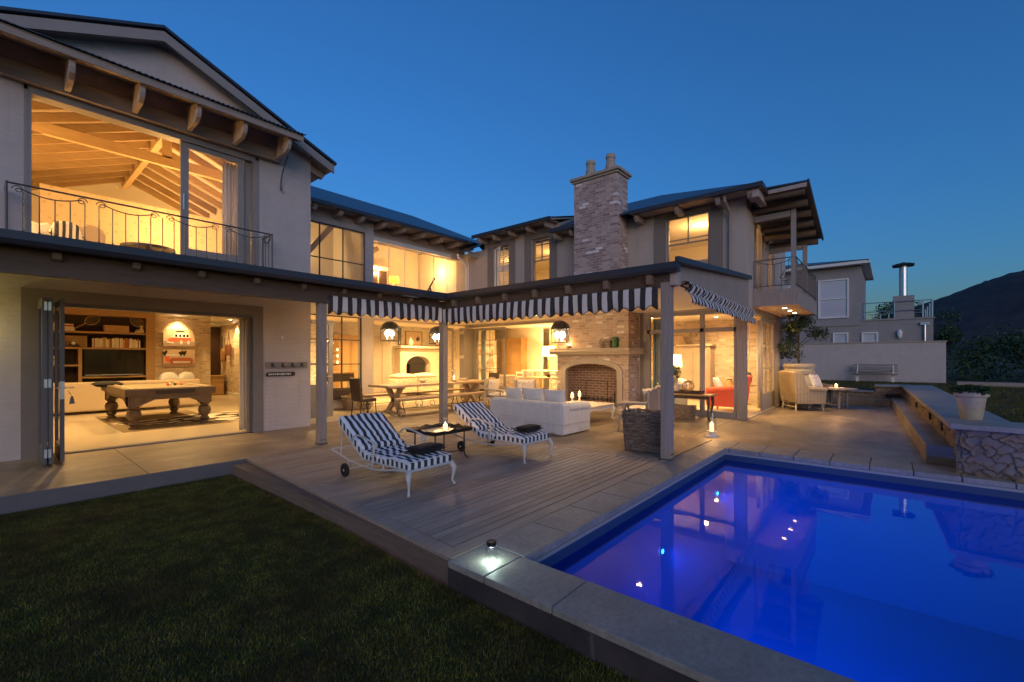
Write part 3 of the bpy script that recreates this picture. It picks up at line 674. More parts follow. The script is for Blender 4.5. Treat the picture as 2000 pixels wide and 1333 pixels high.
for (x,y,s,top) in ((3.78,7.6,.135,2.46),(6.55,7.57,.14,2.62),(6.53,2.53,.145,2.62)):
    b = MB(); b.box(x-s/2,y-s/2,.015,x+s/2,y+s/2,top); pst = hp(b, 'veranda_post', M['timber'], bevel=.006)
    c = MB(); c.box(x-s/2-.006,y-s/2-.006,0,x+s/2+.006,y+s/2+.006,.014)
    for dx in (-.03,.035): c.lathe([(.0,.012),(.012,.008),(.014,0)], (0,0,0), 8) if False else c.cbox((x+dx*.9, y-s/2-.004, .08), (.02,.008,.02))
    c.build('base_plate', M['iron'], pst)
# beam end block at the near post
b = MB(); b.box(6.44,2.36,2.56,6.62,2.46,2.86); hp(b, 'corbel', M['beam_end'], bevel=.01)
# --- middle recess
b = MB(); wallY(b, 4.63, 7.92, 2.78, 5.85, 12.5, 12.75, [(4.75,7.62,3.4,5.42)]); b.box(7.51,12.5,-.3,7.92,12.75,2.78); hp(b, 'wall', M['plaster'])
b = MB(); b.box(4.63,12.5,2.78,7.5,12.56,3.0)
b = MB(); wallY(b, 7.92, 11.95, 2.72, 5.95, 12.8, 13.05, [(8.02,11.95,3.9,5.30)]); hp(b, 'wall', M['plaster'])
b = MB(); b.box(7.92,12.51,2.72,11.89,12.79,3.45); hp(b, 'lintel', M['plaster'])
b = MB(); b.box(8.0,12.72,5.30,11.4,12.8,5.44); b.box(8.0,12.76,3.84,11.95,12.82,3.9); wf = hp(b, 'window_frame', M['white_paint'])
for i in range(6):
    x = 8.05 + i*.64; b = MB(); b.box(x+.004,12.80,3.9,x+.634,12.808,5.3); b.build('pane', M['glass'], wf)
    b = MB(); b.box(x-.006,12.79,3.9,x+.004,12.815,5.3); b.build('edge_strip', M['white_paint'], wf)
b = MB(); b.cbox((11.72,12.5,4.6),(.012,.62,1.4),R(12)); b.build('pane', M['glass'], wf)
b = MB(); b.cbox((11.79,12.2,4.6),(.03,.03,1.42)); b.build('edge_strip', M['white_paint'], wf)
def steel_window(x0,x1,z0,z1,y,nx,nz,name='steel_window',r=.014,mat='steel', extra=None):
    b = MB()
    b.box(x0,y,z0,x0+.03,y+.05,z1); b.box(x1-.03,y,z0,x1,y+.05,z1); b.box(x0+.03,y,z0,x1-.03,y+.05,z0+.03); b.box(x0+.03,y,z1-.03,x1-.03,y+.05,z1)
    for i in range(1,nx): 
        x = x0+(x1-x0)*i/nx; b.box(x-r,y+.005,z0+.03,x+r,y+.045,z1-.03)
    for j in (range(1,nz) if extra is None else range(len(extra))):
        z = z0+(z1-z0)*j/nz if extra is None else extra[j]; b.box(x0+.03,y+.008,z-r,x1-.03,y+.042,z+r)
    f = hp(b, name, M[mat]); MB().box(x0+.03,y+.022,z0+.03,x1-.03,y+.028,z1-.03).build('pane', M['glass'], f); return f
steel_window(4.75,7.62,3.4,5.42,12.52,4,2)
steel_window(5.58,7.51,.58,2.76,12.52,3,3,extra=(1.32,2.05),r=.016)
b = MB(); b.box(4.64,12.45,.28,7.5,12.85,.575); hp(b, 'window_seat', M['darkwood'], bevel=.01)
b = MB(); b.box(4.64,12.52,0,7.5,12.6,.278); b.box(4.64,12.51,.576,5.57,12.6,2.78); hp(b, 'low_wall', M['plaster'])
# open glazed door leaf
b = MB(); y = 10.75; x0,x1 = 4.66,5.64
b.box(x0,y-.02,.03,x0+.09,y+.02,2.44); b.box(x1-.11,y-.02,.03,x1,y+.02,2.44); b.box(x0+.09,y-.02,.03,x1-.11,y+.02,.85); b.box(x0+.09,y-.02,2.34,x1-.11,y+.02,2.44)
for z in (1.37,1.88): b.box(x0+.09,y-.012,z-.012,x1-.11,y+.012,z+.012)
dl = hp(b, 'glazed_door', M['frame']); MB().box(x0+.09,y-.004,.85,x1-.11,y+.004,2.34).build('pane', M['glass'], dl)
b = MB(); b.bar((x1-.06,y-.02,1.05),(x1-.06,y-.06,1.05),.008); b.bar((x1-.06,y-.06,1.05),(x1-.17,y-.06,1.05),.008); b.build('handle', M['chrome'], dl)
# mid roof
b = MB(); b.slab([(4.3,12.0,5.88),(12.2,12.0,5.88),(14.4,14.6,6.97),(11.3,15,7.36),(4.3,15,7.36)], .04); b.slab([(4.3,15,7.36),(11.3,15,7.36),(14.4,14.6,6.97),(14.4,19,5.6),(4.3,19,5.6)], .04)
hp(b, 'roof', M['roof'])
b = MB(); b.box(4.7,11.93,5.76,11.5,12.03,5.86); hp(b, 'gutter', M['gutter'])
b = MB(); b.box(4.7,12.05,5.82,11.9,12.78,5.84); hp(b, 'soffit', M['soffit'])
for x in (5.1,5.85,6.6,7.3,8.05,8.8,9.6,10.4,11.2):
    b = MB(); b.prism([(12.05,5.70),(12.12,5.62),(12.8,5.62),(12.8,5.82),(12.05,5.82)],'X',x-.06,x+.06); hp(b, 'rafter_tail', M['beam_end'], bevel=.012)
# --- right wing, front wall (faces the deck)
b = MB(); WX0, WX1 = 11.9, 12.15
wallX(b, 2.90, 13.0, 2.72, 5.5, WX0, WX1, [(10.25,11.0,4.0,5.50),(8.5,9.26,4.0,5.50),(3.52,4.64,3.78,5.28)])
b.box(WX0,8.2,5.5,WX1,11.4,5.86); b.box(WX0,7.7,0,WX1,7.74,2.72)
hp(b, 'wall', M['plaster_right'])
for (y0,y1,z0,z1,w) in ((10.25,11.0,4.0,5.50,.28),(8.5,9.26,4.0,5.50,.28),(3.52,4.64,3.78,5.28,.32)):
    b = MB(); b.box(WX0-.03,y0-w,z0-.3,WX0,y0,z1+.2); b.box(WX0-.03,y1,z0-.3,WX0,y1+w,z1+.2); b.box(WX0-.03,y0,z1,WX0,y1,z1+.2); hp(b, 'window_surround', M['plaster_taupe'])
for i,(y0,y1,z0,z1) in enumerate(((10.25,11.0,4.0,5.50),(8.5,9.26,4.0,5.50),(3.52,4.64,3.78,5.28))):
    b = MB(); x = WX0+.06
    b.box(x,y0,z0,x+.07,y0+.05,z1); b.box(x,y1-.05,z0,x+.07,y1,z1); b.box(x,y0+.05,z0,x+.07,y1-.05,z0+.06); b.box(x,y0+.05,z1-.05,x+.07,y1-.05,z1)
    if i:
        zm = z0+(z1-z0)*.50; b.box(x+.005,y0+.05,zm,x+.06,y1-.05,zm+.035); b.box(x+.005,y0+.05,zm+.12,x+.05,y1-.05,zm+.14)
        ym = (y0+y1)/2; b.box(x+.01,ym-.014,zm+.035,x+.05,ym+.014,z1-.05)
        if i == 1: b.box(x+.01,y0+.05,z1-.22,x+.05,y1-.05,z1-.20)
    wd = hp(b, 'sash_window', M['frame']); 
    if i: MB().box(x+.03,y0+.05,z0+.06,x+.036,y1-.05,z1-.05).build('pane', M['glass'], wd)
    else:
        # open casement with a louvred shutter behind it
        c = MB(); c.cbox((x-.10,y1-.12,4.72),(.03,.05,1.42)); c.cbox((x-.3,y1-.5,4.72),(.03,.05,1.42)); c.cbox((x-.2,y1-.31,5.40),(.03,.40,.05),R(-27)); c.cbox((x-.2,y1-.31,4.04),(.03,.40,.05),R(-27)); c.build('casement', M['white_paint'], wd)
        c = MB(); c.box(x+.06,y0+.05,z0+.06,x+.09,y0+.09,z1-.05); c.box(x+.06,y1-.09,z0+.06,x+.09,y1-.05,z1-.05); c.box(x+.06,(y0+y1)/2-.02,z0+.06,x+.09,(y0+y1)/2+.02,z1-.05)
        z = z0+.1
        while z < z1-.1:
            if not (4.62 < z < 4.78): c.cbox((x+.075,(y0+y1)/2,z),(.05,.56,.006),0,0,R(-35))
            else: c.box(x+.06,y0+.09,z,x+.09,y1-.09,z+.05)
            z += .075
        c.build('louvre_shutter', M['white_paint'], wd)
# eaves, dormer, main roof
b = MB()
e = [(11.35,2.23,5.50),(14.5,5.8,6.92),(14.5,15,6.92),(11.35,12.6,5.50)]
b.slab([(11.35,2.23,5.50),(14.5,5.80,6.92),(14.5,8.1,6.92),(11.35,8.1,5.50)], .05); b.slab([(13.2,8.1,6.334),(14.5,8.1,6.92),(14.5,11.5,6.92),(13.2,11.5,6.334)], .05); b.slab([(11.35,11.5,5.50),(14.5,11.5,6.92),(14.5,12.0,6.92),(11.35,12.0,5.50)], .05)
b.slab([(11.35,2.23,5.50),(12.5,2.23,5.42),(17.65,2.4,5.4),(14.5,5.80,6.92)], .05)
b.slab([(14.5,5.8,6.92),(17.65,2.4,5.4),(17.65,15,5.4),(14.5,14.6,6.92)], .05)
b.slab([(11.35,12.0,5.50),(14.5,12.0,6.92),(14.5,14.6,6.95),(12.0,12.75,5.85)], .05)
hp(b, 'roof', M['roof'])
b = MB(); b.slab([(11.35,8.10,5.92),(13.4,8.10,6.46),(13.4,11.5,6.46),(11.35,11.5,5.92)], .05); hp(b, 'dormer_roof', M['roof'])
for q in ((11.28,7.15,5.40,11.38,8.12,5.50),(11.28,8.08,5.82,11.38,11.52,5.92),(11.28,11.5,5.40,11.38,12.1,5.50)): b = MB(); b.box(*q); hp(b, 'gutter', M['gutter'])
b = MB(); b.box(11.28,2.20,5.40,11.38,5.42,5.50); b.prism([(11.38,5.40),(12.5,5.32),(12.5,5.42),(11.38,5.50)],'Y',2.2,2.26)
hp(b, 'gutter', M['gutter'])
for q in ((11.4,2.26,5.42,11.88,5.42,5.44),(11.4,7.2,5.42,11.88,8.15,5.44),(11.4,8.15,5.86,11.88,11.45,5.875)): b = MB(); b.box(*q); hp(b, 'soffit', M['soffit'])
for y in (8.12,11.44): b = MB(); b.prism([(11.4,5.84),(13.2,6.30),(13.2,6.42),(11.4,5.90)],'Y',y-.02,y+.02); y2 = y+.04*(1 if y < 9 else -1); b.prism([(11.9,5.5),(13.2,6.2),(13.2,6.38),(11.9,5.86)],'Y',y2-.05,y2+.05); hp(b, 'dormer_cheek', M['beam_end'])
for y, z in ((2.5,5.42),(3.2,5.42),(4.2,5.42),(5.3,5.42),(7.4,5.42),(8.0,5.42),(8.35,5.86),(9.1,5.86),(9.85,5.86),(10.6,5.86),(11.3,5.86),(11.8,5.42)):
    b = MB(); b.prism([(11.42,z-.10),(11.50,z-.19),(11.88,z-.19),(11.88,z),(11.42,z)],'Y',y-.055,y+.055); hp(b, 'rafter_tail', M['beam_end'], bevel=.012)
b = MB(); b.box(11.4,2.30,5.20,12.3,2.45,5.40); hp(b, 'rafter_tail', M['beam_end'], bevel=.015)
# downpipes
for (y,z0,z1) in ((12.35,3.45,5.2),(3.02,3.45,5.2)):
    b = MB(); b.tube([(11.42,y+.02,z1+.2),(11.45,y+.02,z1+.08),(11.78,y,z1-.12),(11.84,y,z1-.25),(11.84,y,z0)], .04, 8); hp(b, 'downpipe', M['frame'] if y<5 else M['white_paint'], smooth='auto')
# chimney and outdoor fireplace
b = MB(); b.box(11.2,5.74,3.3,11.86,7.12,6.62); b.box(11.12,5.6,2.9,11.9,7.24,3.62)
ch = hp(b, 'chimney', M['brick_chim'])
b = MB(); b.box(11.15,5.69,6.62,11.91,7.17,6.68); b.box(11.10,5.64,6.68,11.96,7.22,6.77); b.build('chimney_cap', M['caststone'], ch, bevel=.02)
for y in (6.75,6.1):
    b = MB(); b.lathe([(.14,0),(.14,.26),(.12,.28),(.12,.42),(.138,.43),(.138,.49),(.12,.50),(.12,.54),(.09,.54),(.09,.4)], (11.52,y,6.77), 18); b.build('chimney_pot', M['caststone'], ch, smooth='auto')
b = MB(); b.box(11.55,5.70,5.5,11.9,5.737,5.68); b.build('flashing', M['galv'], ch)
b = MB(); b.box(11.2,5.40,1.75,11.9,7.72,2.75); b.box(11.2,5.40,0,11.38,5.6,1.6); b.box(11.2,7.52,0,11.38,7.72,1.6); b.box(11.38,5.40,0,11.9,5.56,1.6); b.box(11.38,7.56,0,11.9,7.72,1.6)
b.box(11.2,5.6,1.45,11.38,7.52,1.6)
fp = hp(b, 'outdoor_fireplace', M['brick_pale'])
b = MB()   # arched cast stone surround
inner = [(7.40,0)] + [(6.56+.84*math.cos(a), 1.12+.22*math.sin(a)) for a in [math.pi*i/16 for i in range(17)]] + [(5.72,0)]
outer = [(7.56,0)] + [(6.56+1.0*math.cos(a), 1.14+.34*math.sin(a)) for a in [math.pi*i/16 for i in range(17)]] + [(5.56,0)]
vs = [(11.15,y,z) for y,z in inner] + [(11.15,y,z) for y,z in outer] + [(11.30,y,z) for y,z in inner] + [(11.30,y,z) for y,z in outer]; n = len(inner); fs = []
for i in range(n-1): fs += [(i,i+1,n+i+1,n+i),(i,2*n+i,2*n+i+1,i+1),(n+i,n+i+1,3*n+i+1,3*n+i)]
b.add(vs, fs); b.build('arched_surround', M['caststone'], fp)
b = MB()   # brick between arch and the block
b.box(11.195,5.6,0,11.2,5.72,1.45) if False else None
bp_ = [(7.52,1.2)] + [(6.56+.96*math.cos(a), 1.13+.32*math.sin(a)) for a in [math.pi*i/16 for i in range(17)]] + [(5.6,1.2)]
top = [(y,1.46) for y,z in bp_]; n = len(bp_); b.add([(11.21,y,z) for y,z in bp_]+[(11.21,y,z) for y,z in top], [(i,i+1,n+i+1,n+i) for i in range(n-1)]); b.build('spandrel', M['brick_pale'], fp)
b = MB(); b.prism([(10.98,1.64),(10.93,1.69),(10.95,1.74),(10.93,1.78),(11.92,1.78),(11.92,1.6),(11.0,1.6)],'Y',5.26,7.86); b.build('mantel_shelf', M['caststone'], fp, bevel=.01)
b = MB(); b.box(11.38,7.54,0.1,11.9,7.559,1.6); b.box(11.38,5.561,.1,11.9,5.58,1.6); b.box(11.86,5.58,.1,11.9,7.54,1.6); b.box(11.38,5.58,1.58,11.86,7.54,1.6); b.build('firebox', M['brick_fire'], fp)
b = MB(); b.box(11.2,5.57,.0,11.86,7.54,.1); b.build('hearth', M['caststone'], fp)
b = MB()
for y in (6.2,6.35,6.5,6.65,6.8,6.95,7.1): b.tube([(11.45,y,.34),(11.5,y,.28),(11.75,y,.28),(11.8,y,.36)], .012, 5)
b.bar((11.45,6.1,.34),(11.45,7.2,.34),.014); b.bar((11.62,6.1,.28),(11.62,7.2,.28),.014)
for y in (6.1,7.2): b.bar((11.5,y,.1),(11.5,y,.4),.014); b.bar((11.75,y,.1),(11.75,y,.5),.014)
b.bar((11.42,6.15,.84),(11.42,6.85,.84),.01); b.bar((11.42,6.15,.1),(11.42,6.15,.84),.01); b.bar((11.42,6.85,.1),(11.42,6.85,.84),.01)
b.build('fire_grate', M['iron_dark'], fp)
# lounge glazing (right of fireplace)
b = MB(); x = WX0
def lf(y0,y1,z0,z1,x0=WX0+.0,x1=WX0+.12): b.box(x0,y0,z0,x1,y1,z1)
lf(2.70,2.90,0,2.72,WX0,WX0+.25); lf(5.18,5.38,0,2.72); lf(2.9,5.18,.0,.16,WX0-.02,WX0+.14); lf(2.9,5.18,2.62,2.72); lf(2.9,5.18,2.17,2.27,WX0+.0,WX0+.1); lf(3.66,3.76,.16,2.62,WX0+.0,WX0+.1); lf(5.10,5.18,.16,2.62,WX0+.0,WX0+.1); lf(2.9,2.95,.16,2.62,WX0+.0,WX0+.1)
fr = hp(b, 'lounge_window', M['frame'])
MB().box(WX0+.05,2.95,.16,WX0+.056,3.66,2.62).build('pane', M['glass'], fr); MB().box(WX0+.05,3.76,.16,WX0+.056,5.10,2.62).build('pane', M['glass'], fr)
b = MB(); b.box(WX0+.01,5.38,0,WX0+.03,5.399,2.72); b.box(WX0,7.741,0,WX0+.2,7.80,2.72); b.box(WX0,7.8,2.66,WX0+.2,12.5,2.72); hp(b, 'door_frame', M['frame'])
# kitchen doors: fixed glazed leaf and folded stack
def leafX(y0,y1,x,name,nv=2,rows=(1.12,1.65,2.15),mat='frame'):
    b = MB(); b.box(x,y0,.02,x+.045,y0+.09,2.62); b.box(x,y1-.09,.02,x+.045,y1,2.62); b.box(x,y0+.09,.02,x+.045,y1-.09,.5); b.box(x,y0+.09,2.53,x+.045,y1-.09,2.62)
    for k in range(1,nv): y = y0+.09+(y1-y0-.18)*k/nv; b.box(x+.01,y-.012,.5,x+.035,y+.012,2.53)
    for z in rows: b.box(x+.012,y0+.09,z-.012,x+.033,y1-.09,z+.012)
    f = hp(b, name, M[mat]); MB().box(x+.02,y0+.09,.5,x+.026,y1-.09,2.53).build('pane', M['glass'], f); return f
leafX(10.45,12.0,WX0+.02,'glazed_door')
b = MB()
for k in range(4): b.box(11.45,12.06+k*.075,.02,12.2,12.10+k*.075,2.62)
st = hp(b, 'folded_doors', M['frame'])
b = MB()
for k in range(3):
    for z in (.5,1.55,2.45): b.box(11.435,12.09+k*.075,z-.06,11.45,12.14+k*.075,z+.06)
b.build('hinge', M['chrome'], st)
b = MB(); b.cbox((11.0,12.2,1.32),(.045,.75,2.55),R(-62)); 
b = MB(); c0 = Vector((10.95,12.35,0)); rz = R(28)
for (dx,dz,sx,sz) in ((-.38,1.32,.09,2.6),(.38,1.32,.09,2.6),(0,.3,.67,.55),(0,2.56,.67,.1)): 
    b.cbox((c0.x+dx*math.cos(rz), c0.y+dx*math.sin(rz), dz),(sx,.045,sz),rz)
sl_ = hp(b, 'glazed_door', M['frame']); MB().cbox((c0.x,c0.y,1.54),(.67,.006,1.95),rz).build('pane', M['glass'], sl_)
# --- side (gable end) of the wing, faces the pool
b = MB(); wallY(b, 11.9, 17.2, 2.74, 5.42, 2.68, 2.90, [(12.78,14.1,3.3,5.2),(14.5,15.4,3.3,4.95)]); b.box(16.15,2.68,-.3,17.2,2.90,2.74)
b.box(17.0,2.90,-.3,17.2,7.6,5.4)
hp(b, 'wall', M['plaster_right'])
b = MB(); b.box(11.875,2.66,0,11.99,2.88,2.735); hp(b, 'corner_post', M['timber'], bevel=.01)
b = MB(); b.box(11.99,2.70,2.66,16.15,2.84,2.738); b.box(16.08,2.70,0,16.149,2.84,2.66); b.box(11.99,2.66,.004,16.08,2.84,.02); hp(b, 'door_frame', M['frame'])
b = MB(); 
for (x0,x1,y) in ((13.9,15.25,2.72),(14.75,16.05,2.78)):
    b.box(x0,y,.02,x0+.10,y+.04,2.64); b.box(x1-.1,y,.02,x1,y+.04,2.64); b.box(x0+.1,y,.02,x1-.1,y+.04,.5); b.box(x0+.1,y,2.54,x1-.1,y+.04,2.64)
    for z in (1.2,1.85): b.box(x0+.1,y+.01,z-.012,x1-.1,y+.03,z+.012)
    b.box((x0+x1)/2-.012,y+.01,.5,(x0+x1)/2+.012,y+.03,2.54)
sd = hp(b, 'sliding_door', M['frame']); MB().box(14.0,2.736,.5,15.15,2.742,2.54).build('pane', M['glass'], sd)
MB().box(13.94,2.70,1.0,13.96,2.718,1.3).build('handle', M['chrome'], sd)
# upper balcony on the gable end
b = MB(); b.box(12.6,1.72,3.12,16.4,2.675,3.2); b.box(12.6,1.72,2.80,12.64,2.675,3.12); b.box(12.64,1.72,2.80,16.4,1.76,3.12); b.box(16.36,1.76,2.8,16.4,2.675,3.12)
bal = hp(b, 'balcony', M['timber'])
b = MB(); b.box(12.64,1.76,2.80,16.36,2.675,2.83); b.build('balcony_soffit', M['soffit'], bal)
for x in (13.4,14.2,15.0):
    b = MB(); b.lathe([(.0,-.004),(.045,-.004),(.045,.002)], (x,2.1,2.797), 14); b.build('downlight', M['bulb_s'], bal)
    light('SPOT', (x,2.1,2.78), 110, WARM, .04, 'downlight_beam', None, (x,2.1,0), 130, .8)
b = MB(); swag_rail(b, [(12.64,2.66),(12.64,1.75),(16.36,1.75),(16.36,2.66)], 3.3, 3.96, .15)
b.build('balcony_railing', M['iron'], bal)
for x, zt_ in ((12.68,5.12),(14.55,4.66)):
    b = MB(); b.box(x-.05,1.75,3.2,x+.05,1.85,zt_); b.build('balcony_post', M['frame'], bal)
    b = MB(); b.add([(x-.05,1.86,zt_-.16),(x+.05,1.86,zt_-.16),(x+.05,2.675,zt_-.17),(x-.05,2.675,zt_-.17),(x-.05,1.86,zt_-.02),(x+.05,1.86,zt_-.02),(x+.05,2.675,zt_-.03),(x-.05,2.675,zt_-.03)], [(0,3,2,1),(4,5,6,7),(0,1,5,4),(1,2,6,5),(2,3,7,6),(3,0,4,7)]); b.build('brace', M['frame'], bal)
    b = MB(); b.tube([(x,2.40-.02*i,zt_-.9+.05*i-.0025*i*i) for i in range(12)], .011, 5); b.tube([(x,2.33+.06*math.cos(a),zt_-.85+.06*math.sin(a)) for a in [i*.5 for i in range(13)]], .009, 5); b.build('scroll_bracket', M['iron'], bal)
# canopy over the balcony, falling away to the right
zc = lambda x: 5.49 - (x-11.95)*.262
b = MB(); b.slab([(11.9,1.42,zc(11.9)),(14.65,1.42,zc(14.65)),(14.65,2.7,zc(14.65)+.05),(11.9,2.7,zc(11.9)+.05)], .04)
cn = hp(b, 'balcony_canopy', M['roof'])
b = MB(); b.add([(11.9,1.39,zc(11.9)-.07),(14.7,1.39,zc(14.7)-.07),(14.7,1.43,zc(14.7)-.07),(11.9,1.43,zc(11.9)-.07),(11.9,1.39,zc(11.9)+.02),(14.7,1.39,zc(14.7)+.02),(14.7,1.43,zc(14.7)+.02),(11.9,1.43,zc(11.9)+.02)], [(0,3,2,1),(4,5,6,7),(0,1,5,4),(1,2,6,5),(2,3,7,6),(3,0,4,7)]); b.build('gutter', M['gutter'], cn)
for k in range(6):
    x = 12.05+k*.5; b = MB(); b.tube([(x,1.5,zc(x)-.15),(x,2.67,zc(x)-.12)], .08, 10); b.build('pole_rafter', M['pole'], cn, smooth='auto')
b = MB(); b.box(11.9,1.44,zc(11.9)-.14,11.94,2.67,zc(11.9)-.05); b.build('fascia', M['beam_end'], cn)
# gable doors behind the balcony
b = MB(); b.box(12.78,2.74,3.3,12.86,2.84,5.2); b.box(14.02,2.74,3.3,14.1,2.84,5.2); b.box(12.86,2.74,5.12,14.02,2.84,5.2); b.box(13.36,2.76,3.3,13.44,2.82,5.12); fr = hp(b, 'balcony_door', M['frame'])
MB().box(12.86,2.78,3.3,14.02,2.786,5.12).build('pane', M['glass'], fr)
b = MB(); b.box(14.5,2.74,3.3,14.56,2.84,4.95); b.box(15.34,2.74,3.3,15.4,2.84,4.95); b.box(14.56,2.74,4.89,15.34,2.84,4.95); fr = hp(b, 'balcony_window', M['frame']); MB().box(14.56,2.78,3.3,15.34,2.786,4.89).build('pane', M['glass'], fr)
# ------------------------------------------------------------------ rooms (parts of the house)
b = MB(); b.box(-4,10.05,-.3,6.35,21.6,.006); b.box(4.65,12.86,-.3,11.9,16.2,.006) if False else None
b.add([(6.35,12.9,.008),(17.4,12.9,.008),(17.4,16.2,.008),(6.35,16.2,.008)],[(0,1,2,3)]); b.box(4.64,12.86,.0,6.34,16.2,.003)
b.box(11.98,7.6,-.3,17.4,12.9,.004); b.box(11.99,2.84,-.3,17.0,7.6,.005); b.box(7.93,12.5,-.3,11.98,12.9,.005)
hp(b, 'interior_floor', M['floor_in'])
b = MB(); b.box(-4,18,0,4.9,18.2,3.0); b.box(4.9,18.0,0,5.0,21.4,3.0); hp(b, 'brick_wall', M['brick_in'])
b = MB(); b.box(6.35,18.2,0,6.5,21.4,3.0); hp(b, 'brick_wall', M['brick_in'])
b = MB(); b.prism([(4.42,12.6),(6.1,18.2),(6.35,18.2),(4.65,12.6)],'Z',0,3.0); b.box(-4.1,10.05,0,-4,18,3.0); b.box(5,21.4,0,6.5,21.5,3.0); b.box(-4,10.051,0,.31,10.06,3.0); b.box(3.66,10.051,0,4.42,10.06,3.0); hp(b, 'room_wall', M['cream'])
b = MB(); b.box(5.78,21.36,.8,6.3,21.4,2.78); hp(b, 'dark_niche', M['shelfback'])
b = MB(); b.box(-4,10.05,3.0,6.5,21.5,3.2); b.box(4.64,12.76,2.86,17.4,16.2,3.2); b.box(12.16,7.6,2.86,17.4,12.76,3.2); b.box(12.16,2.91,2.86,17.0,7.6,3.2); hp(b, 'room_ceiling', M['ceiling'])
b = MB(); b.box(3.35,17.9,2.86,4.9,18,3.0); b.box(5,21.3,2.86,6.35,21.4,3.0); b.box(6.25,18.2,2.86,6.35,21.3,3.0); b.box(6.31,18.2,.006,6.35,21.4,.12); hp(b, 'cornice', M['white_paint'], bevel=.02)
# living room
b = MB(); b.box(6.0,16.0,0,17.4,16.2,2.86); hp(b, 'brick_wall', M['brick_white'])
b = MB(); b.box(17.2,7.6,0,17.4,16.0,2.86); b.box(12.15,7.6,0,17.2,7.7,2.86); hp(b, 'room_wall', M['cream'])
b = MB(); b.box(14.6,13.6,0,14.8,16,2.86); b.box(15.6,11.6,.0,15.75,14.6,2.86) ; b.box(16.2,9.2,0,16.4,11.6,2.86); hp(b, 'partition', M['cream'])
# lounge
b = MB(); b.box(16.8,2.91,0,16.99,7.6,2.86); b.box(12.16,7.5,0,16.8,7.59,2.86); hp(b, 'brick_wall', M['brick_in'])
# bedroom vault
rx, rz_ = 2.55, 6.72
b = MB(); 
b.slab([(rx,10.06,rz_),(4.41,10.06,rz_-.42*(4.41-rx)),(4.41,17,rz_-.42*(4.41-rx)),(rx,17,rz_)], .03)
b.slab([(rx,10.06,rz_),(-2,10.06,rz_-.42*(rx+2)),(-2,17,rz_-.42*(rx+2)),(rx,17,rz_)], .03)
b.box(-2.1,10.06,3.2,-2,17,5.2); b.box(4.38,10.06,3.2,4.42,17,5.95); b.prism([(-2,3.2),(4.4,3.2),(4.4,5.9),(rx,6.7),(-2,4.8)],'Y',17,17.1)
hp(b, 'vaulted_ceiling', M['ceiling'])
for y in np.arange(10.3, 16.9, .62):
    b = MB()
    for xe in (4.37, -1.98):
        ze = rz_-.42*abs(xe-rx)
        b.add([(rx,y-.035,rz_-.21),(xe,y-.035,ze-.21),(xe,y-.035,ze-.035),(rx,y-.035,rz_-.035),(rx,y+.035,rz_-.21),(xe,y+.035,ze-.21),(xe,y+.035,ze-.035),(rx,y+.035,rz_-.035)], [(0,1,2,3),(7,6,5,4),(0,4,5,1),(3,2,6,7),(1,5,6,2)])
    hp(b, 'rafter', M['rafter'])
b = MB(); b.box(rx-.06,10.08,rz_-.32,rx+.06,16.9,rz_-.06); hp(b, 'ridge_beam', M['pine_y'])
for y in (12.15,):
    b = MB(); b.box(-1.9,y-.05,5.62,4.3,y+.05,5.85) if y>13 else b.box(-1.9,y-.05,5.72,4.3,y+.05,5.93)
    b.box(rx-.08,y-.05,5.9,rx+.08,y+.05,6.5); hp(b, 'roof_truss', M['pine'])
b = MB(); b.box(.72,14.0,3.25,4.37,14.12,5.28); hp(b, 'headboard_wall', M['paper'])
b = MB(); b.box(-1.99,10.06,3.2,4.37,17,3.25); hp(b, 'bedroom_floor', M['floor_in'])
# upper landing
b = MB(); b.box(4.65,12.76,3.2,12.14,15.6,3.3); hp(b, 'landing_floor', M['floor_in'])
b = MB(); b.box(4.64,15.6,3.2,12.1,15.7,6.85); b.box(4.645,12.76,3.3,4.7,15.6,5.95); b.slab([(4.65,12.76,5.93),(12.1,12.76,5.93),(12.1,15.6,6.80),(4.65,15.6,6.80)],.03); b.prism([(13.05,3.3),(15.6,3.3),(15.6,6.7),(13.05,5.9)],'X',8.0,8.08); b.box(12.05,13.05,3.3,12.12,15.6,5.95)
b.box(7.0,15.2,3.3,8.0,15.6,6.5); hp(b, 'landing_wall', M['ceiling'])
for i,(x0,x1,z0,z1) in enumerate(((4.9,5.9,4.5,6.0),(5.0,6.6,6.0,4.4),(6.4,7.6,4.5,6.0),(8.4,9.4,4.9,5.6))):
    b = MB(); L = math.hypot(x1-x0,z1-z0); b.cbox(((x0+x1)/2,14.6,(z0+z1)/2),(L,.14,.17),0,0,-math.atan2(z1-z0,x1-x0)); hp(b, 'roof_truss', M['timber_x'])
b = MB(); b.box(11.98,12.76,3.3,12.14,13.06,5.9); b.box(12.1,9.7,3.2,12.16,9.8,5.4); hp(b, 'room_wall', M['ceiling'])
# upstairs wing rooms
b = MB(); b.box(12.16,2.91,3.2,16.99,13,3.3); b.box(12.16,2.91,5.42,16.99,13,5.46); b.box(16.2,2.91,3.3,16.34,13,5.42); b.box(12.16,6.9,3.3,16.2,7.0,5.42); b.box(12.16,12.9,3.3,16.2,13,5.42); b.box(13.6,3.0,3.3,13.7,4.1,4.9) if False else None
hp(b, 'upstairs_room', M['cream'])
b = MB(); b.box(12.5,2.4,5.1,12.55,2.68,5.2); 
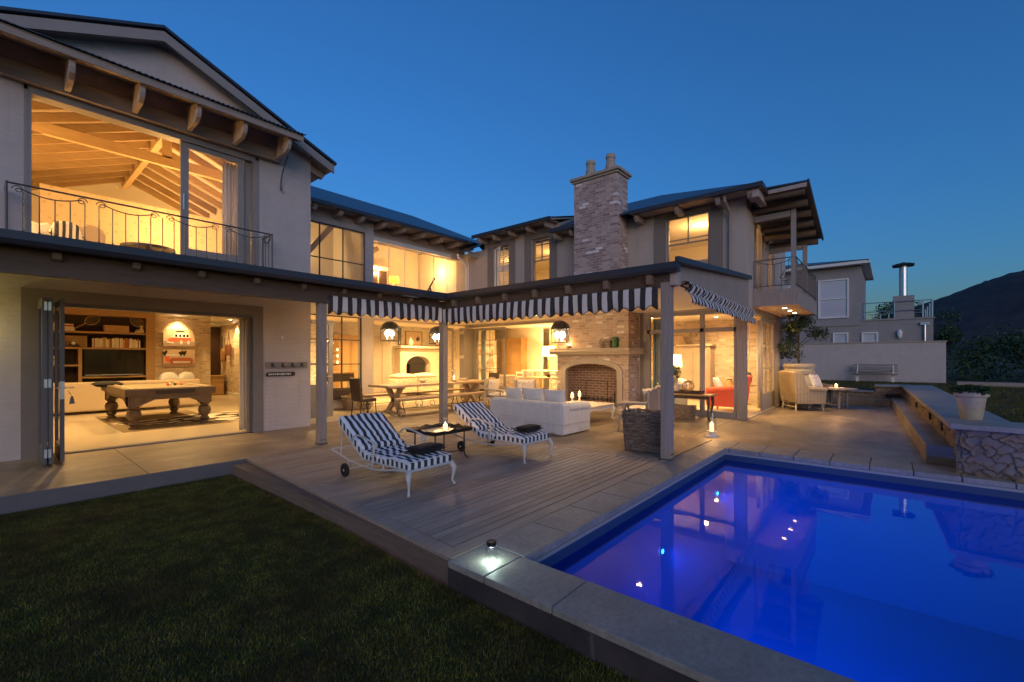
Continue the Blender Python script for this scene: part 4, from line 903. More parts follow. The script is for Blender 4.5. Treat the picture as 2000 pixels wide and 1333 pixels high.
# lights in the rooms
for i,(x,y) in enumerate([(1.2,11.8),(3.0,12.2),(1.2,14.5),(3.4,15.0)]):
    b = MB(); b.lathe([(.0,-.006),(.05,-.006),(.05,.0)], (x,y,2.998), 12); hp(b, 'downlight', M['bulb_s']); light('SPOT', (x,y,2.97), 370, WARM, .05, 'downlight_beam', None, (x,y,0), 150, .9)
for (x,y,tx,ty,p) in [(4.05,17.72,4.05,17.98,150),(6.12,19.6,6.34,19.65,110)]:
    b = MB(); b.lathe([(.0,-.006),(.04,-.006),(.04,.0)], (x,y,2.998), 12); hp(b, 'downlight', M['bulb_s']); light('SPOT', (x,y,2.97), p*1.6, WARM, .03, 'downlight_beam', None, (tx,ty,1.5), 75, .7)
light('SPOT', (5.6,20.3,2.97), 120, WARM, .05, 'downlight_beam', None, (5.6,20.3,0), 150, .9)
for i,(x,y,z,p) in enumerate([(9.3,13.6,2.83,300),(11.6,14.4,2.83,340),(7.0,14.3,2.83,260),(13.4,11.2,2.83,260),(14.6,9.4,2.83,260),(13.3,13.6,2.83,180),(13.2,4.0,2.83,200),(15.6,4.4,2.83,150),(14.6,6.2,2.83,220),(12.9,6.4,2.83,80)]):
    b = MB(); b.lathe([(.0,-.004),(.05,-.004),(.05,.002)], (x,y,2.858), 12); hp(b, 'downlight', M['bulb_s']); light('SPOT', (x,y,z), p*2.1, WARM, .06, 'downlight_beam', None, (x,y,0), 155, .9)
# outside, veranda ceiling downlights
for (x,y,p) in [(1.2,8.7,0),(8.6,3.9,170),(10.4,7.9,190),(8.2,11.3,170),(10.8,11.2,170)]:
    if p: b = MB(); b.lathe([(.0,-.004),(.04,-.004),(.04,.002)], (x,y,2.757), 12); hp(b, 'downlight', M['bulb_s']); light('SPOT', (x,y,2.74), p, WARM, .05, 'downlight_beam', None, (x,y,0), 150, .9)
light('POINT', (2.9,13.0,4.6), 150, AMBER, .12); light('POINT', (-.05,10.7,4.1), 75, AMBER, .06); light('POINT', (4.12,10.7,4.1), 60, AMBER, .06); light('POINT', (.0,12.4,4.6), 70, AMBER, .12); light('POINT', (3.6,15.8,4.6), 110, AMBER, .1)  # unseen pair behind the window piers has no fixture, added to brighten the eave
light('POINT', (9.6,14.9,4.75), 60, AMBER, .10); light('POINT', (11.6,14.0,5.0), 70, AMBER, .1); light('POINT', (6.4,14.9,5.2), 55, WARM, .1)
light('POINT', (13.6,4.2,5.1), 75, AMBER, .1); light('POINT', (13.6,9.3,5.1), 50, AMBER, .1); light('POINT', (13.6,11.6,5.1), 28, AMBER, .1)
# ------------------------------------------------------------------ furniture inside
def part(p, b, name, mat, **k): return b.build(name, M[mat] if isinstance(mat,str) else mat, p, world=False, **k)
T = thing('pool_table', 'greyed wooden pool table with fat turned legs in the games room', 'pool table', (2.6,13.35,0))
b = MB(); X,Y_ = .8,1.5
b.box(-X,-Y_,.70,X,-Y_+.12,.86); b.box(-X,Y_-.12,.70,X,Y_,.86); b.box(-X,-Y_+.12,.70,-X+.12,Y_-.12,.86); b.box(X-.12,-Y_+.12,.70,X,Y_-.12,.86)
b.prism([(-X+.1,.70),(-X+.1,.46),(-X+.25,.50),(-.3,.62),(.3,.62),(X-.25,.50),(X-.1,.46),(X-.1,.70)],'Y',-Y_+.06,-Y_+.1); b.prism([(-Y_+.1,.70),(-Y_+.1,.46),(-Y_+.3,.5),(-.8,.62),(.8,.62),(Y_-.3,.50),(Y_-.1,.46),(Y_-.1,.70)],'X',-X+.06,-X+.1)
part(T,b,'rail','gamewood',bevel=.01)
b = MB(); b.box(-X+.12,-Y_+.12,.74,X-.12,Y_-.12,.83); part(T,b,'cloth_bed',m_plain('olive_baize',(.26,.21,.13),.95))
b = MB(); b.box(-X+.12,-Y_+.12,.83,-X+.17,Y_-.12,.87); b.box(X-.17,-Y_+.12,.83,X-.12,Y_-.12,.87); b.box(-X+.17,-Y_+.12,.83,X-.17,-Y_+.17,.87); b.box(-X+.17,Y_-.17,.83,X-.17,Y_-.12,.87); part(T,b,'cushion_rail','linen2')
b = MB(); b.cbox((.05,-Y_-.002,.655+.13),(.7,.02,.1)); part(T,b,'ball_return','darkwood',bevel=.03)
for sx in (-1,1):
    for sy in (-1,1):
        b = MB(); b.lathe([(.09,0),(.09,.06),(.06,.08),(.10,.13),(.075,.17),(.06,.19),(.11,.24),(.13,.32),(.11,.4),(.07,.43),(.10,.46),(.08,.49)], (sx*(X-.17),sy*(Y_-.2),0), 16); b.box(sx*(X-.17)-.11,sy*(Y_-.2)-.11,.49,sx*(X-.17)+.11,sy*(Y_-.2)+.11,.74); part(T,b,'leg','gamewood',smooth='auto')
for k,(dx,dy,c,l) in enumerate([(.25,.3,'red','coral red'),(.32,.42,'white_paint','white'),(.40,.35,'darkwood','black'),(.46,.5,'oak','amber'),(.52,.3,'red','second coral red')]):
    b = MB(); b.lathe([(0,.0),(.02,.006),(.03,.03),(.02,.054),(0,.06)], (2.6+dx,13.2+dy,.83), 12); o = b.build('pool_ball', M[c], None, smooth=True); tag(o, l+' pool ball lying on the beige table cloth', 'pool ball', 'pool balls on the table')
b = MB(); b.cushion((1.85,14.3,.88),(.55,.7,.14)); tag(b.build('black_throw', M['black_cloth'], None, smooth=True), 'shaggy black throw hanging over the left corner of the pool table', 'throw')
b = MB(); b.box(1.75,11.7,.007,3.7,15.4,.013); tag(b.build('rug', m_plain('taupe_rug',(.26,.19,.11),.95), None), 'plain taupe rug under the pool table', 'rug')
t = NT('cowhide'); c = t.ramp(t.noise(t.mapping(t.obj(),(1,2.2,1)), 1.7, 3, .5), [(.50,(.02,.012,.008)),(.52,(.80,.72,.6))]); t.bsdf(c,.9)
b = MB(); pts = [(2.3+2.0*math.cos(a)*(1+.13*math.sin(5*a)), 0+.9*math.sin(a)*(1+.2*math.cos(4*a)), 0) for a in [2*math.pi*i/40 for i in range(40)]]
b.add([(x+1.6,y+13.1,.016) for x,y,_ in pts], [tuple(range(40))]); tag(b.build('cowhide_rug', t.m, None), 'brown and white cowhide spread on the games room floor', 'rug')
T = thing('long_sofa', 'long beige sofa seen from behind, between pool table and television', 'sofa', (1.6,16.7,0))
b = MB(); b.box(-3.6,-.45,.08,2.65,-.2,.86); part(T,b,'back','linen2',bevel=.04); b = MB(); b.box(-3.6,-.2,.08,2.65,.5,.45); part(T,b,'seat','linen2',bevel=.04); b = MB(); b.box(2.45,-.2,.08,2.65,.5,.65); part(T,b,'arm','linen2',bevel=.04)
for i,(x,l) in enumerate([(-.55,'cream scatter cushion peeking over the long sofa near the door'),(3.55,'cream scatter cushion at the right end of the long sofa'),(4.0,'cream scatter cushion last on the right of the long sofa')]):
    b = MB(); b.cushion((x,16.75,.86),(.5,.2,.42),.2*i,.2,0); tag(b.build('cushion', M['linen'], None, smooth=True), l, 'cushion', 'cushions on the long sofa')
T = thing('bookcase', 'built-in oak bookcase with dark back around the television', 'bookcase', (1.3,17.7,0))
b = MB(); b.box(-3.3,.22,0,2.05,.25,2.9); part(T,b,'back_panel','shelfback')
b = MB(); b.box(1.85,-.22,0,2.08,.25,2.92); b.box(-3.3,-.2,2.74,1.85,.22,2.92); b.box(-3.3,-.2,0,1.85,.22,.12); b.box(.35,-.18,.12,.43,.22,1.76); part(T,b,'frame','oak',bevel=.006)
for z,x0,x1 in ((2.22,-3.3,1.85),(1.76,-3.3,1.85),(.92,.43,1.85),(1.27,-3.3,.35)):
    b = MB(); b.box(x0,-.2,z,x1,.21,z+.05); part(T,b,'shelf','oak')
b = MB(); b.box(-3.4,-.3,2.93,2.15,.25,2.99); part(T,b,'crown','oak')
T = thing('television', 'flat black television in the oak bookcase', 'television', (2.45,17.55,.97))
b = MB(); b.box(-.68,0,.03,.66,.05,.78); part(T,b,'screen','screen',bevel=.005); b = MB(); b.box(-.66,-.012,.03,.64,-.002,.05); part(T,b,'trim','galv'); b = MB(); b.box(-.3,-.08,0,.3,.12,.03); part(T,b,'foot','screen')
bookc = [m_plain('book_'+n, c, .7, bump=0) for n,c in (('red',(.5,.06,.03)),('cream',(.75,.66,.48)),('green',(.05,.14,.06)),('black',(.03,.03,.03)),('amber',(.55,.30,.06)),('white',(.78,.75,.68)),('rust',(.35,.12,.05)))]
def books(x0,x1,z,y,cols,where,hmin=.18,hmax=.27):
    x = x0
    while x < x1:
        w_ = random.uniform(.022,.05); h = random.uniform(hmin,hmax); k = random.choice(cols); b = MB(); b.box(x,y,z,x+w_-.003,y+.16,z+h)
        o = b.build('book', bookc[k], None); tag(o, where, 'book', where.split(' in ')[0]+' group'); x += w_
books(.35,1.15,2.275,17.55,[0,1,2,3,4,5,6],'colourful upright book in the row at the left of the top shelf')
books(1.95,3.0,1.815,17.55,[1,5,5,4,6,1],'mostly pale upright book in the row on the middle shelf',.22,.3)
for i in range(5): 
    b = MB(); b.cbox((1.42,17.62,2.29+i*.04),(.34-.02*i,.22,.034),random.uniform(-.2,.2)); tag(b.build('book', bookc[[5,1,5,0,1][i]], None), 'flat book in the short stack on the top shelf beside the upright row', 'book', 'stacked books on the top shelf')
for i in range(6): 
    b = MB(); b.cbox((1.0+.02*i,17.6,1.34+i*.04),(.4-.02*i,.24,.034),random.uniform(-.2,.2)); tag(b.build('book', bookc[[5,1,5,6,1,5][i]], None), 'flat book in the stack on the small left shelf beside the television', 'book', 'stacked books left of the television')
b = MB(); b.box(2.2,17.5,2.275,2.75,17.75,2.47); tag(b.build('crate', M['oak'], None), 'small wooden crate on the top shelf under two rackets', 'crate')
for i,(x,rz,l) in enumerate([(1.95,-35,'old wooden racket leaning left over the crate'),(2.95,35,'old wooden racket leaning right over the crate')]):
    m = Matrix.Translation((x,17.6,2.6)) @ Matrix.Rotation(R(rz+90),4,'Y'); b = MB(m); b.tube([(.12*math.cos(a),0,.17*math.sin(a)) for a in [2*math.pi*k/20 for k in range(21)]], .012, 5)
    rk = thing('racket', l, 'racket', (x,17.6,2.5), 0, 'rackets on the shelf'); b.build('head', M['oak'], rk)
    b = MB(m); b.bar((0,0,-.17),(0,0,-.5),.013); b.build('handle', M['oak'], rk)
    b = MB(m); [b.bar((x_,0,-.13),(x_,0,.13),.002,3) for x_ in (-.08,-.04,0,.04,.08)]; [b.bar((-.1,0,z_),(.1,0,z_),.002,3) for z_ in (-.1,-.05,0,.05,.1)]; b.build('strings', M['cane'], rk)
T = thing('teddy_bear', 'small pale teddy bear sitting at the right end of the top shelf', 'toy', (3.05,17.55,2.27)); b = MB(); b.lathe([(0,0),(.06,.02),(.07,.08),(.04,.14),(.0,.15)],(0,0,0),10); b.lathe([(0,.13),(.045,.16),(.05,.19),(.0,.24)],(0,0,0),10); b.lathe([(0,.22),(.02,.24),(0,.26)],(.04,0,0),6); b.lathe([(0,.22),(.02,.24),(0,.26)],(-.04,0,0),6); b.cbox((-.1,-.03,.03),(.12,.05,.05)); b.cbox((-.09,0,.09),(.08,.03,.03)); part(T,b,'body','cane',smooth=True)
T = thing('mantel_clock', 'round-faced clock on the middle shelf in front of a landscape print', 'clock', (1.55,17.5,1.81)); b = MB(); b.prism([(-.16,0),(.16,0),(.13,.06),(.06,.1),(.05,.17),(-.05,.17),(-.06,.1),(-.13,.06)],'Y',0,.07); part(T,b,'case','darkwood'); b = MB(Matrix.Translation((0,-.003,.115)) @ Matrix.Rotation(R(90),4,'X')); b.lathe([(0,.004),(.04,.003),(.045,0)],(0,0,0),14); part(T,b,'dial','white_paint')
b = MB(); b.box(1.25,17.66,1.815,1.85,17.70,2.14); tag(b.build('picture', m_floral('brown_print',(.42,.28,.14),(.2,.1,.05),(.5,.4,.2),6), None), 'brown landscape print leaning behind the clock on the middle shelf', 'picture')
T = thing('ornament', 'brown owl ornament at the left of the middle shelf', 'ornament', (.80,17.5,1.81)); b = MB(); b.lathe([(.05,0),(.08,.06),(.06,.14),(.065,.2),(.0,.27)],(0,0,0),12); part(T,b,'body','oak',smooth=True)
def canvas(name, z0, z1, label, kind):
    T = thing(name, label, 'picture', (4.09,17.9,z0)); w_ = .43; h = z1-z0
    b = MB(); b.box(-w_,0,0,w_,.05,h); part(T,b,'canvas',m_plain('canvas_'+kind,(.62,.46,.33),.8,var=.1))
    P = lambda pts: [(x*w_, z*h) for x,z in pts]
    def flat(pts, d, nm, mat): 
        b = MB(); b.prism(P(pts),'Y',-.001*d-.001,-.001*d); part(T,b,nm,mat)
    if kind == 'van':
        flat([(-1,.0),(1,.0),(1,.28),(-1,.28)],1,'painted_ground',m_plain('pg',(.40,.30,.24),.8))
        flat([(-.72,.22),(.72,.30),(.74,.48),(.5,.50),(-.3,.52),(-.7,.42)],2,'painted_lower_body','red')
        flat([(-.45,.50),(.70,.48),(.62,.70),(.35,.80),(-.15,.80),(-.38,.68)],3,'painted_upper_body','white_paint')
        for a in (-.28,-.02,.22,.44): flat([(a,.54),(a+.15,.54),(a+.13,.68),(a+.02,.68)],4,'painted_window','screen')
        flat([(-.78,.18),(-.35,.14),(-.35,.22),(-.76,.26)],4,'painted_bumper','white_paint'); flat([(-.2,.82),(.3,.84),(.32,.92),(-.25,.88)],4,'painted_boards','darkwood')
        for a in (.12,.58): flat([(a+.09*math.cos(t_),.22+.13*math.sin(t_)) for t_ in [k*.6 for k in range(10)]],5,'painted_wheel','white_paint')
    else:
        flat([(-1,.0),(1,.0),(1,.2),(-1,.2)],1,'painted_ground',m_plain('pg2',(.36,.24,.18),.8))
        flat([(-1,.62),(.5,.62),(.3,.72),(-1,.74)],2,'painted_board','white_paint'); flat([(-.5,.14),(.8,.14),(.9,.40),(.7,.52),(-.5,.52),(-.65,.35)],3,'painted_car_front',m_plain('rust_red',(.42,.12,.06),.7))
        flat([(-.4,.2),(.7,.2),(.7,.32),(-.4,.32)],4,'painted_grille','galv'); flat([(-.85,.3),(-.6,.3),(-.6,.6),(-.9,.6)],3,'painted_fender','red')
        for x in (.1,.3,-.9): flat([(x-.16,.85),(x,.80),(x+.18,.92),(x+.03,.97),(x+.02,.62),(x-.02,.62),(x-.02,.9)],5,'painted_palm','darkwood')
canvas('wall_picture', 1.9, 2.46, 'upper canvas of a red and white van on the brick wall', 'van')
canvas('wall_picture', 1.22, 1.78, 'lower canvas of an old red car front with palms on the brick wall', 'car')
T = thing('drawer_chest', 'pine chest of drawers in the alcove at the back of the games room', 'chest', (5.72,20.9,0)); b = MB(); b.box(-.45,-.25,0,.5,.3,.76); part(T,b,'body','oak',bevel=.01); b = MB(); b.box(-.5,-.3,.76,.55,.32,.80); part(T,b,'top','oak')
for z in (.05,.29,.53):
    b = MB(); b.box(-.42,-.265,z,.47,-.25,z+.21); d = part(T,b,'drawer','oak',bevel=.006); b = MB(); b.box(-.02,-.28,z+.09,.06,-.266,z+.12); b.build('handle', M['iron_dark'], d, world=False)
T = thing('guitar', 'wooden guitar hanging on the side brick wall of the games room', 'guitar', (6.28,20.9,1.35)); b = MB(); b.prism([(.16*math.cos(a)*(1-.25*math.cos(2*a)**2), .28+.28*math.sin(a)) for a in [2*math.pi*k/20 for k in range(20)]],'X',-.09,0); part(T,b,'body','oak'); b = MB(); b.box(-.09,-.03,.5,-.05,.03,1.1); part(T,b,'neck','darkwood')
T = thing('hanging_bag', 'dark leather bag and straps on a hook beside the guitar', 'bag', (6.28,20.2,1.6)); b = MB(); b.prism([(-.2,0),(.2,0),(.22,.42),(-.18,.45)],'X',-.12,0); part(T,b,'body',m_plain('brown_leather',(.16,.06,.03),.5)); b = MB(); b.tube([(-.05,-.15,.4),(-.04,0,.95),(-.05,.15,.4)],.012,5); part(T,b,'strap','darkwood')
def curtain(name, label, x0,x1,y0,y1,z0,z1,mat,amp=.04,n=6,group=None):
    b = MB(); N = 60; L = math.hypot(x1-x0,y1-y0); nx_, ny_ = -(y1-y0)/L, (x1-x0)/L; vs = []; fs = []
    for j in range(2):
        for i in range(N+1):
            u = i/N; a = amp*math.sin(2*math.pi*n*u)*(1 if j else 1.25)+.3*amp*math.sin(17*u); vs.append((x0+(x1-x0)*u+nx_*a, y0+(y1-y0)*u+ny_*a, z1 if j else z0))
    for i in range(N): fs.append((i,i+1,N+2+i,N+1+i))
    b.add(vs, fs); o = b.build(name, M[mat], None, smooth=True); m = o.modifiers.new('t','SOLIDIFY'); m.thickness = .004
    tag(o, label, 'curtain', group); return o
curtain('curtain','long pale curtain at the right of the games room opening',3.36,3.72,10.2,10.3,.02,2.8,'curtain_w')
curtain('curtain','white curtain behind the sliding door of the upstairs bedroom',3.0,3.36,10.06,10.08,3.27,5.4,'curtain_w')
curtain('curtain','duck-egg curtain inside the lounge window beside the fireplace',12.12,12.2,4.72,5.14,.02,2.6,'curtain_b',.05,5)
curtain('curtain','cream curtain at the far side of the lounge sliding door opening',14.85,15.35,3.02,3.02,.02,2.62,'curtain_w',.03,5)
curtain('curtain','duck-egg curtain behind the glazed kitchen door panel',12.25,12.25,11.7,11.95,.02,2.6,'curtain_b',.04,6)
curtain('curtain','golden curtain in the upstairs balcony doorway',12.9,13.15,2.98,2.98,3.32,5.1,'curtain_w',.03,4)
def armchair(name,label,loc,rz,mat,legmat='oak',s=1.0,group=None,back=.95,cush=None):
    T = thing(name,label,'armchair',loc,rz,group)
    b = MB(); b.box(-.34*s,-.36*s,.2*s,.34*s,.3*s,.42*s); part(T,b,'seat',mat,bevel=.05*s)
    b = MB(); b.prism([(.24*s,.2*s),(.40*s,.2*s),(.56*s,back*s),(.50*s,(back+.03)*s),(.40*s,back*s)],'X',-.36*s,.36*s); part(T,b,'backrest',mat,bevel=.04*s)
    for sx in (-1,1):
        b = MB(); b.prism([(-.38*s,.16*s),(.42*s,.16*s),(.48*s,.62*s),(.25*s,.62*s),(-.36*s,.56*s),(-.42*s,.50*s)],'X',sx*.34*s,sx*.46*s); b.tube([(sx*.41*s,-.40*s,.56*s),(sx*.41*s,.42*s,.64*s)],.085*s,10); part(T,b,'arm',mat,smooth='auto',bevel=.02*s)
        for y in (-.32,.36): b = MB(); b.lathe([(.018*s,0),(.028*s,.06*s),(.02*s,.1*s),(.035*s,.2*s)],(sx*.33*s,y*s,0),8); part(T,b,'leg',legmat,smooth=True)
    return T
armchair('armchair','coral red armchair with rolled arms in the lounge',(13.55,3.55,0),R(180),'red',s=1.05)
T = thing('bedroom_sofa', 'white day sofa in the upstairs bedroom behind the balcony rail', 'sofa', (1.35,12.3,3.25)); b = MB(); b.box(-.75,-.4,.12,.75,.4,.42); part(T,b,'seat','linen',bevel=.06); b = MB(); b.prism([(-.75,.12),(-.75,.85),(-.6,.92),(-.35,.7),(.3,.62),(.75,.58),(.75,.12)],'Y',.3,.42); part(T,b,'backrest','linen',bevel=.03); b = MB(); b.box(-.88,-.4,.1,-.75,.4,.75); part(T,b,'arm','linen',bevel=.05)
for x in (-.7,.7): b = MB(); b.lathe([(.02,0),(.03,.12)],(x,-.33,0),8); part(T,b,'leg','oak')
for i,(x,l,m_) in enumerate([(1.0,'black and white pointed cushion on the bedroom sofa','stripe'),(1.35,'pale cushion leaning right on the bedroom sofa','linen2')]):
    b = MB(); b.cushion((x,12.45,3.95),(.5,.16,.5),0,R(15),R(20*i)); tag(b.build('cushion', M[m_], None, smooth=True), l, 'cushion')
b = MB(); b.lathe([(.30,.32),(.42,.33),(.42,.38),(.0,.38)],(2.0,10.9,3.25),24); b.lathe([(.03,.0),(.05,.02),(.04,.33)],(2.0,10.9,3.25),10); tag(b.build('coffee_table', M['darkwood'], None, smooth='auto'), 'round dark coffee table behind the bedroom balcony rail', 'table')
def armoire(label, loc, rz, w_, d, h, mat, glazed=False):
    T = thing('armoire', label, 'cupboard', loc, rz)
    b = MB(); b.box(-w_/2,-d/2,.08,w_/2,d/2,h-.08); part(T,b,'carcass',mat); b = MB(); b.box(-w_/2-.05,-d/2-.05,h-.08,w_/2+.05,d/2+.02,h); b.box(-w_/2-.02,-d/2-.02,0,w_/2+.02,d/2,.08); part(T,b,'cornice',mat,bevel=.015)
    for sx in (-1,1):
        x0, x1 = (sx*.02, sx*(w_/2-.05)); b = MB(); b.box(x0,-d/2-.02,.15,x1,-d/2,h-.18); b.box(x0+sx*.07,-d/2-.03,.25,x1-sx*.07,-d/2-.02,h-.28)
        dd = part(T,b,'door',mat if not glazed else 'darkwood',bevel=.006); b = MB(); b.lathe([(0,0),(.015,.01),(0,.03)],(sx*.05,-d/2-.04,h*.5),8); b.build('knob', M['iron_dark'], dd, world=False)
    return T
armoire('pale painted armoire against the lounge brick wall, basket on top',(16.5,5.36,0),R(-90),1.16,.5,2.0,'neigh' if False else 'caststone')
armoire('tall pale wardrobe seen through the black-barred dining window',(8.7,15.5,0),0,.9,.5,2.35,'oak')
armoire('cream dresser with dark glazed doors on the upper landing',(9.7,15.2,3.3),0,.85,.4,1.75,'ceiling',True)
armoire('tall pine cupboard with open shelves in the kitchen',(15.4,13.0,0),R(-90),1.2,.4,2.4,'oak')
T = thing('basket', 'flat brown basket with a hoop handle on top of the lounge armoire', 'basket', (16.45,5.42,2.01)); b = MB(); b.lathe([(.22,0),(.32,.26),(.30,.26),(.2,.02)],(0,0,0),20,1,1.1); part(T,b,'body','wick'); b = MB(); b.tube([(0,.13*math.cos(a),.24+.2*math.sin(a)) for a in [math.pi*k/10 for k in range(11)]],.012,6); part(T,b,'handle','darkwood')
def framed(label, loc, rz, w_, h, group=None, art=None, fm='darkwood'):
    T = thing('framed_picture', label, 'picture', loc, rz, group); b = MB(); f_ = .04
    b.box(-w_/2,-.03,0,-w_/2+f_,0,h); b.box(w_/2-f_,-.03,0,w_/2,0,h); b.box(-w_/2+f_,-.03,0,w_/2-f_,0,f_); b.box(-w_/2+f_,-.03,h-f_,w_/2-f_,0,h); part(T,b,'frame',fm)
    b = MB(); b.box(-w_/2+f_,-.012,f_,w_/2-f_,-.004,h-f_); part(T,b,'print',art or m_floral('botanical',(.8,.75,.65),(.25,.2,.15),(.4,.3,.2),14)); return T
framed('upper framed botanical print beside the lounge curtain',(16.79,6.74,1.5),R(-90),.42,.5,'lounge prints')
framed('lower framed botanical print beside the lounge curtain',(16.79,6.74,.9),R(-90),.42,.5,'lounge prints')
framed('upper framed print just left of the veranda post, second column',(16.79,6.2,1.5),R(-90),.42,.5,'lounge prints')
framed('lower framed print just left of the veranda post, second column',(16.79,6.2,.9),R(-90),.42,.5,'lounge prints')
framed('tall patterned rust picture on the kitchen wall',(15.55,12.95,1.45),R(-90),.42,.85,None,m_floral('pattern_print',(.75,.62,.45),(.42,.15,.06),(.5,.25,.1),22),'oak')
def shade_lamp(label, loc, h, rs, mat, power, col=WARM, base='oak', emis=None):
    T = thing('table_lamp', label, 'lamp', loc); b = MB(); b.lathe([(.08,0),(.08,.02),(.02,.04),(.03,h*.25),(.015,h*.4),(.012,h*.62)],(0,0,0),14); part(T,b,'base',base,smooth='auto')
    b = MB(); b.lathe([(rs,h*.58),(rs*.82,h)],(0,0,0),24); b.f = b.f[:24]; sh = part(T,b,'lamp_shade',mat,smooth=True)
    b = MB(); b.lathe([(0,h*.70),(.03,h*.74),(.03,h*.8),(0,h*.85)],(0,0,0),10); part(T,b,'bulb','bulb'); light('POINT',(loc[0],loc[1],loc[2]+h*.9),power,col,.04,'lamp_and_fill_light'); light('POINT',(loc[0],loc[1],loc[2]+h*.55),power*.6,col,.04,'lamp_and_fill_light'); return T
t = NT('lit_shade_cream'); d_ = t.n('BsdfDiffuse'); d_.inputs[0].default_value=(.8,.65,.42,1); tl = t.n('BsdfTranslucent'); tl.inputs[0].default_value=(.9,.7,.42,1); mx = t.n('MixShader'); mx.inputs[0].default_value=.5; t.set(mx.inputs[1],d_.outputs[0]); t.set(mx.inputs[2],tl.outputs[0]); t.t.links.new(mx.outputs[0],t.out.inputs[0]); M['shade'] = t.m
t = NT('lit_shade_orange'); d_ = t.n('BsdfDiffuse'); d_.inputs[0].default_value=(.75,.16,.03,1); tl = t.n('BsdfTranslucent'); tl.inputs[0].default_value=(.9,.2,.04,1); mx = t.n('MixShader'); mx.inputs[0].default_value=.5; t.set(mx.inputs[1],d_.outputs[0]); t.set(mx.inputs[2],tl.outputs[0]); t.t.links.new(mx.outputs[0],t.out.inputs[0]); M['shade_o'] = t.m
shade_lamp('white drum lamp beside the veranda post in the lounge',(13.3,4.95,.75),.85,.24,'shade',55)
shade_lamp('tall table lamp glowing on the kitchen desk',(15.3,11.0,1.0),1.0,.3,'shade',120)
shade_lamp('orange-shaded lamp glowing on the upper landing chest',(9.85,14.2,4.05),.5,.22,'shade_o',40)
T = thing('blanket_chest', 'teal painted chest under the orange lamp on the upper landing', 'chest', (10.15,14.0,3.3)); b = MB(); b.box(-.5,-.22,.08,.5,.22,.7); part(T,b,'body','teal',bevel=.01); b = MB(); b.box(-.54,-.26,.7,.54,.24,.75); part(T,b,'lid','teal'); 
T = thing('telescope', 'wooden telescope on tripod legs on the upper landing', 'telescope', (11.2,13.7,3.3)); 
for a in (0,2.1,4.2): b = MB(); b.bar((0,0,.95),(.28*math.cos(a),.28*math.sin(a),0),.016); part(T,b,'leg','darkwood')
b = MB(); b.bar((-.28,0,.6),(.2,0,1.35),.035,8); part(T,b,'tube','darkwood')
T = thing('landing_desk', 'dark sideboard below the black-barred upper window', 'sideboard', (5.9,13.3,3.3)); b = MB(); b.box(-.9,-.2,.1,.9,.25,.42); part(T,b,'body','darkwood'); b = MB(); b.box(-.95,-.24,.42,.95,.28,.46); part(T,b,'top','darkwood')
T = thing('bed', 'bed with a spotted quilt behind the large sash window', 'bed', (12.95,3.9,3.3)); b = MB(); b.box(-.3,-.7,.1,1.6,.7,.55); part(T,b,'mattress','linen',bevel=.05); b = MB(); b.box(-.4,-.75,0,-.3,.75,.9); part(T,b,'headboard',m_floral('spotted_quilt',(.78,.74,.68),(.2,.2,.25),(.3,.25,.2),26),bevel=.04)
T = thing('indoor_fireplace', 'pale stone fireplace with arched opening at the back of the living room', 'fireplace', (12.4,15.7,0))
b = MB(); inn = [(.05,0)] ; 
b.box(-1.25,-.1,0,-.95,.3,1.9); b.box(.35,-.1,0,1.25,.3,1.9); b.prism([(-.95,1.9),(-.95,1.35)]+[(-.3-.65*math.cos(math.pi*k/12),1.2+.4*math.sin(math.pi*k/12)) for k in range(13)]+[(.35,1.35),(.35,1.9)],'Y',-.1,.3); part(T,b,'surround',m_plain('pale_stone',(.74,.64,.50),.7))
b = MB(); b.box(-1.35,-.28,1.92,1.35,.3,2.02); part(T,b,'mantel_shelf','ceiling',bevel=.02); b = MB(); b.box(-.95,.25,0,.35,.29,1.6); part(T,b,'firebox','stepface'); b = MB(); b.box(-.7,0,0,.1,.25,1.25); part(T,b,'stove','iron_dark',bevel=.02)
framed('seascape painting with a dark figure above the indoor fireplace',(12.1,15.95,2.06),0,.9,.62,None,m_floral('seascape',(.66,.52,.36),(.1,.08,.07),(.5,.36,.22),3),'oak')
framed('narrow dark mirror left of the seascape',(11.35,15.95,2.05),0,.14,.75,None,M['ceiling'],'darkwood')
T = thing('vase', 'pale round vase on the indoor mantel', 'vase', (11.62,15.55,2.02)); b = MB(); b.lathe([(.06,0),(.12,.12),(.1,.25),(.04,.32),(.05,.36)],(0,0,0),14); part(T,b,'body','ceiling',smooth=True)
for i,(x,l) in enumerate([(10.6,'left rose-patterned ottoman in the living room'),(11.65,'right rose-patterned ottoman in the living room')]):
    T = thing('ottoman', l, 'ottoman', (x,14.7,0), 0, 'patterned ottomans'); b = MB(); b.box(-.48,-.35,.1,.48,.35,.72); part(T,b,'base','floral2',bevel=.06); b = MB(); b.cushion((0,0,.78),(.98,.72,.22)); part(T,b,'cushion','floral2',smooth=True)
T = thing('console_table', 'small console with a patterned cloth behind the black-barred dining window', 'table', (7.4,13.6,0)); b = MB(); b.box(-.4,-.2,1.0,.4,.2,1.05); part(T,b,'top','oak'); b = MB(); b.box(-.38,-.19,.75,.38,.19,.999); part(T,b,'drawer_box','darkwood')
for x in (-.35,.35): b = MB(); b.box(x-.03,-.18,0,x+.03,.18,.75); part(T,b,'leg','ceiling')
T = thing('candelabra', 'iron candelabra with lit candles on the console', 'candelabra', (7.1,13.6,1.05)); b = MB(); b.bar((0,0,0),(0,0,.85),.012)
for k in range(3):
    for s_ in (-1,1): b.tube([(0,0,.25+.2*k),(s_*.1,0,.2+.2*k),(s_*.2,0,.28+.2*k)],.008,5)
part(T,b,'stem','iron_dark'); b = MB()
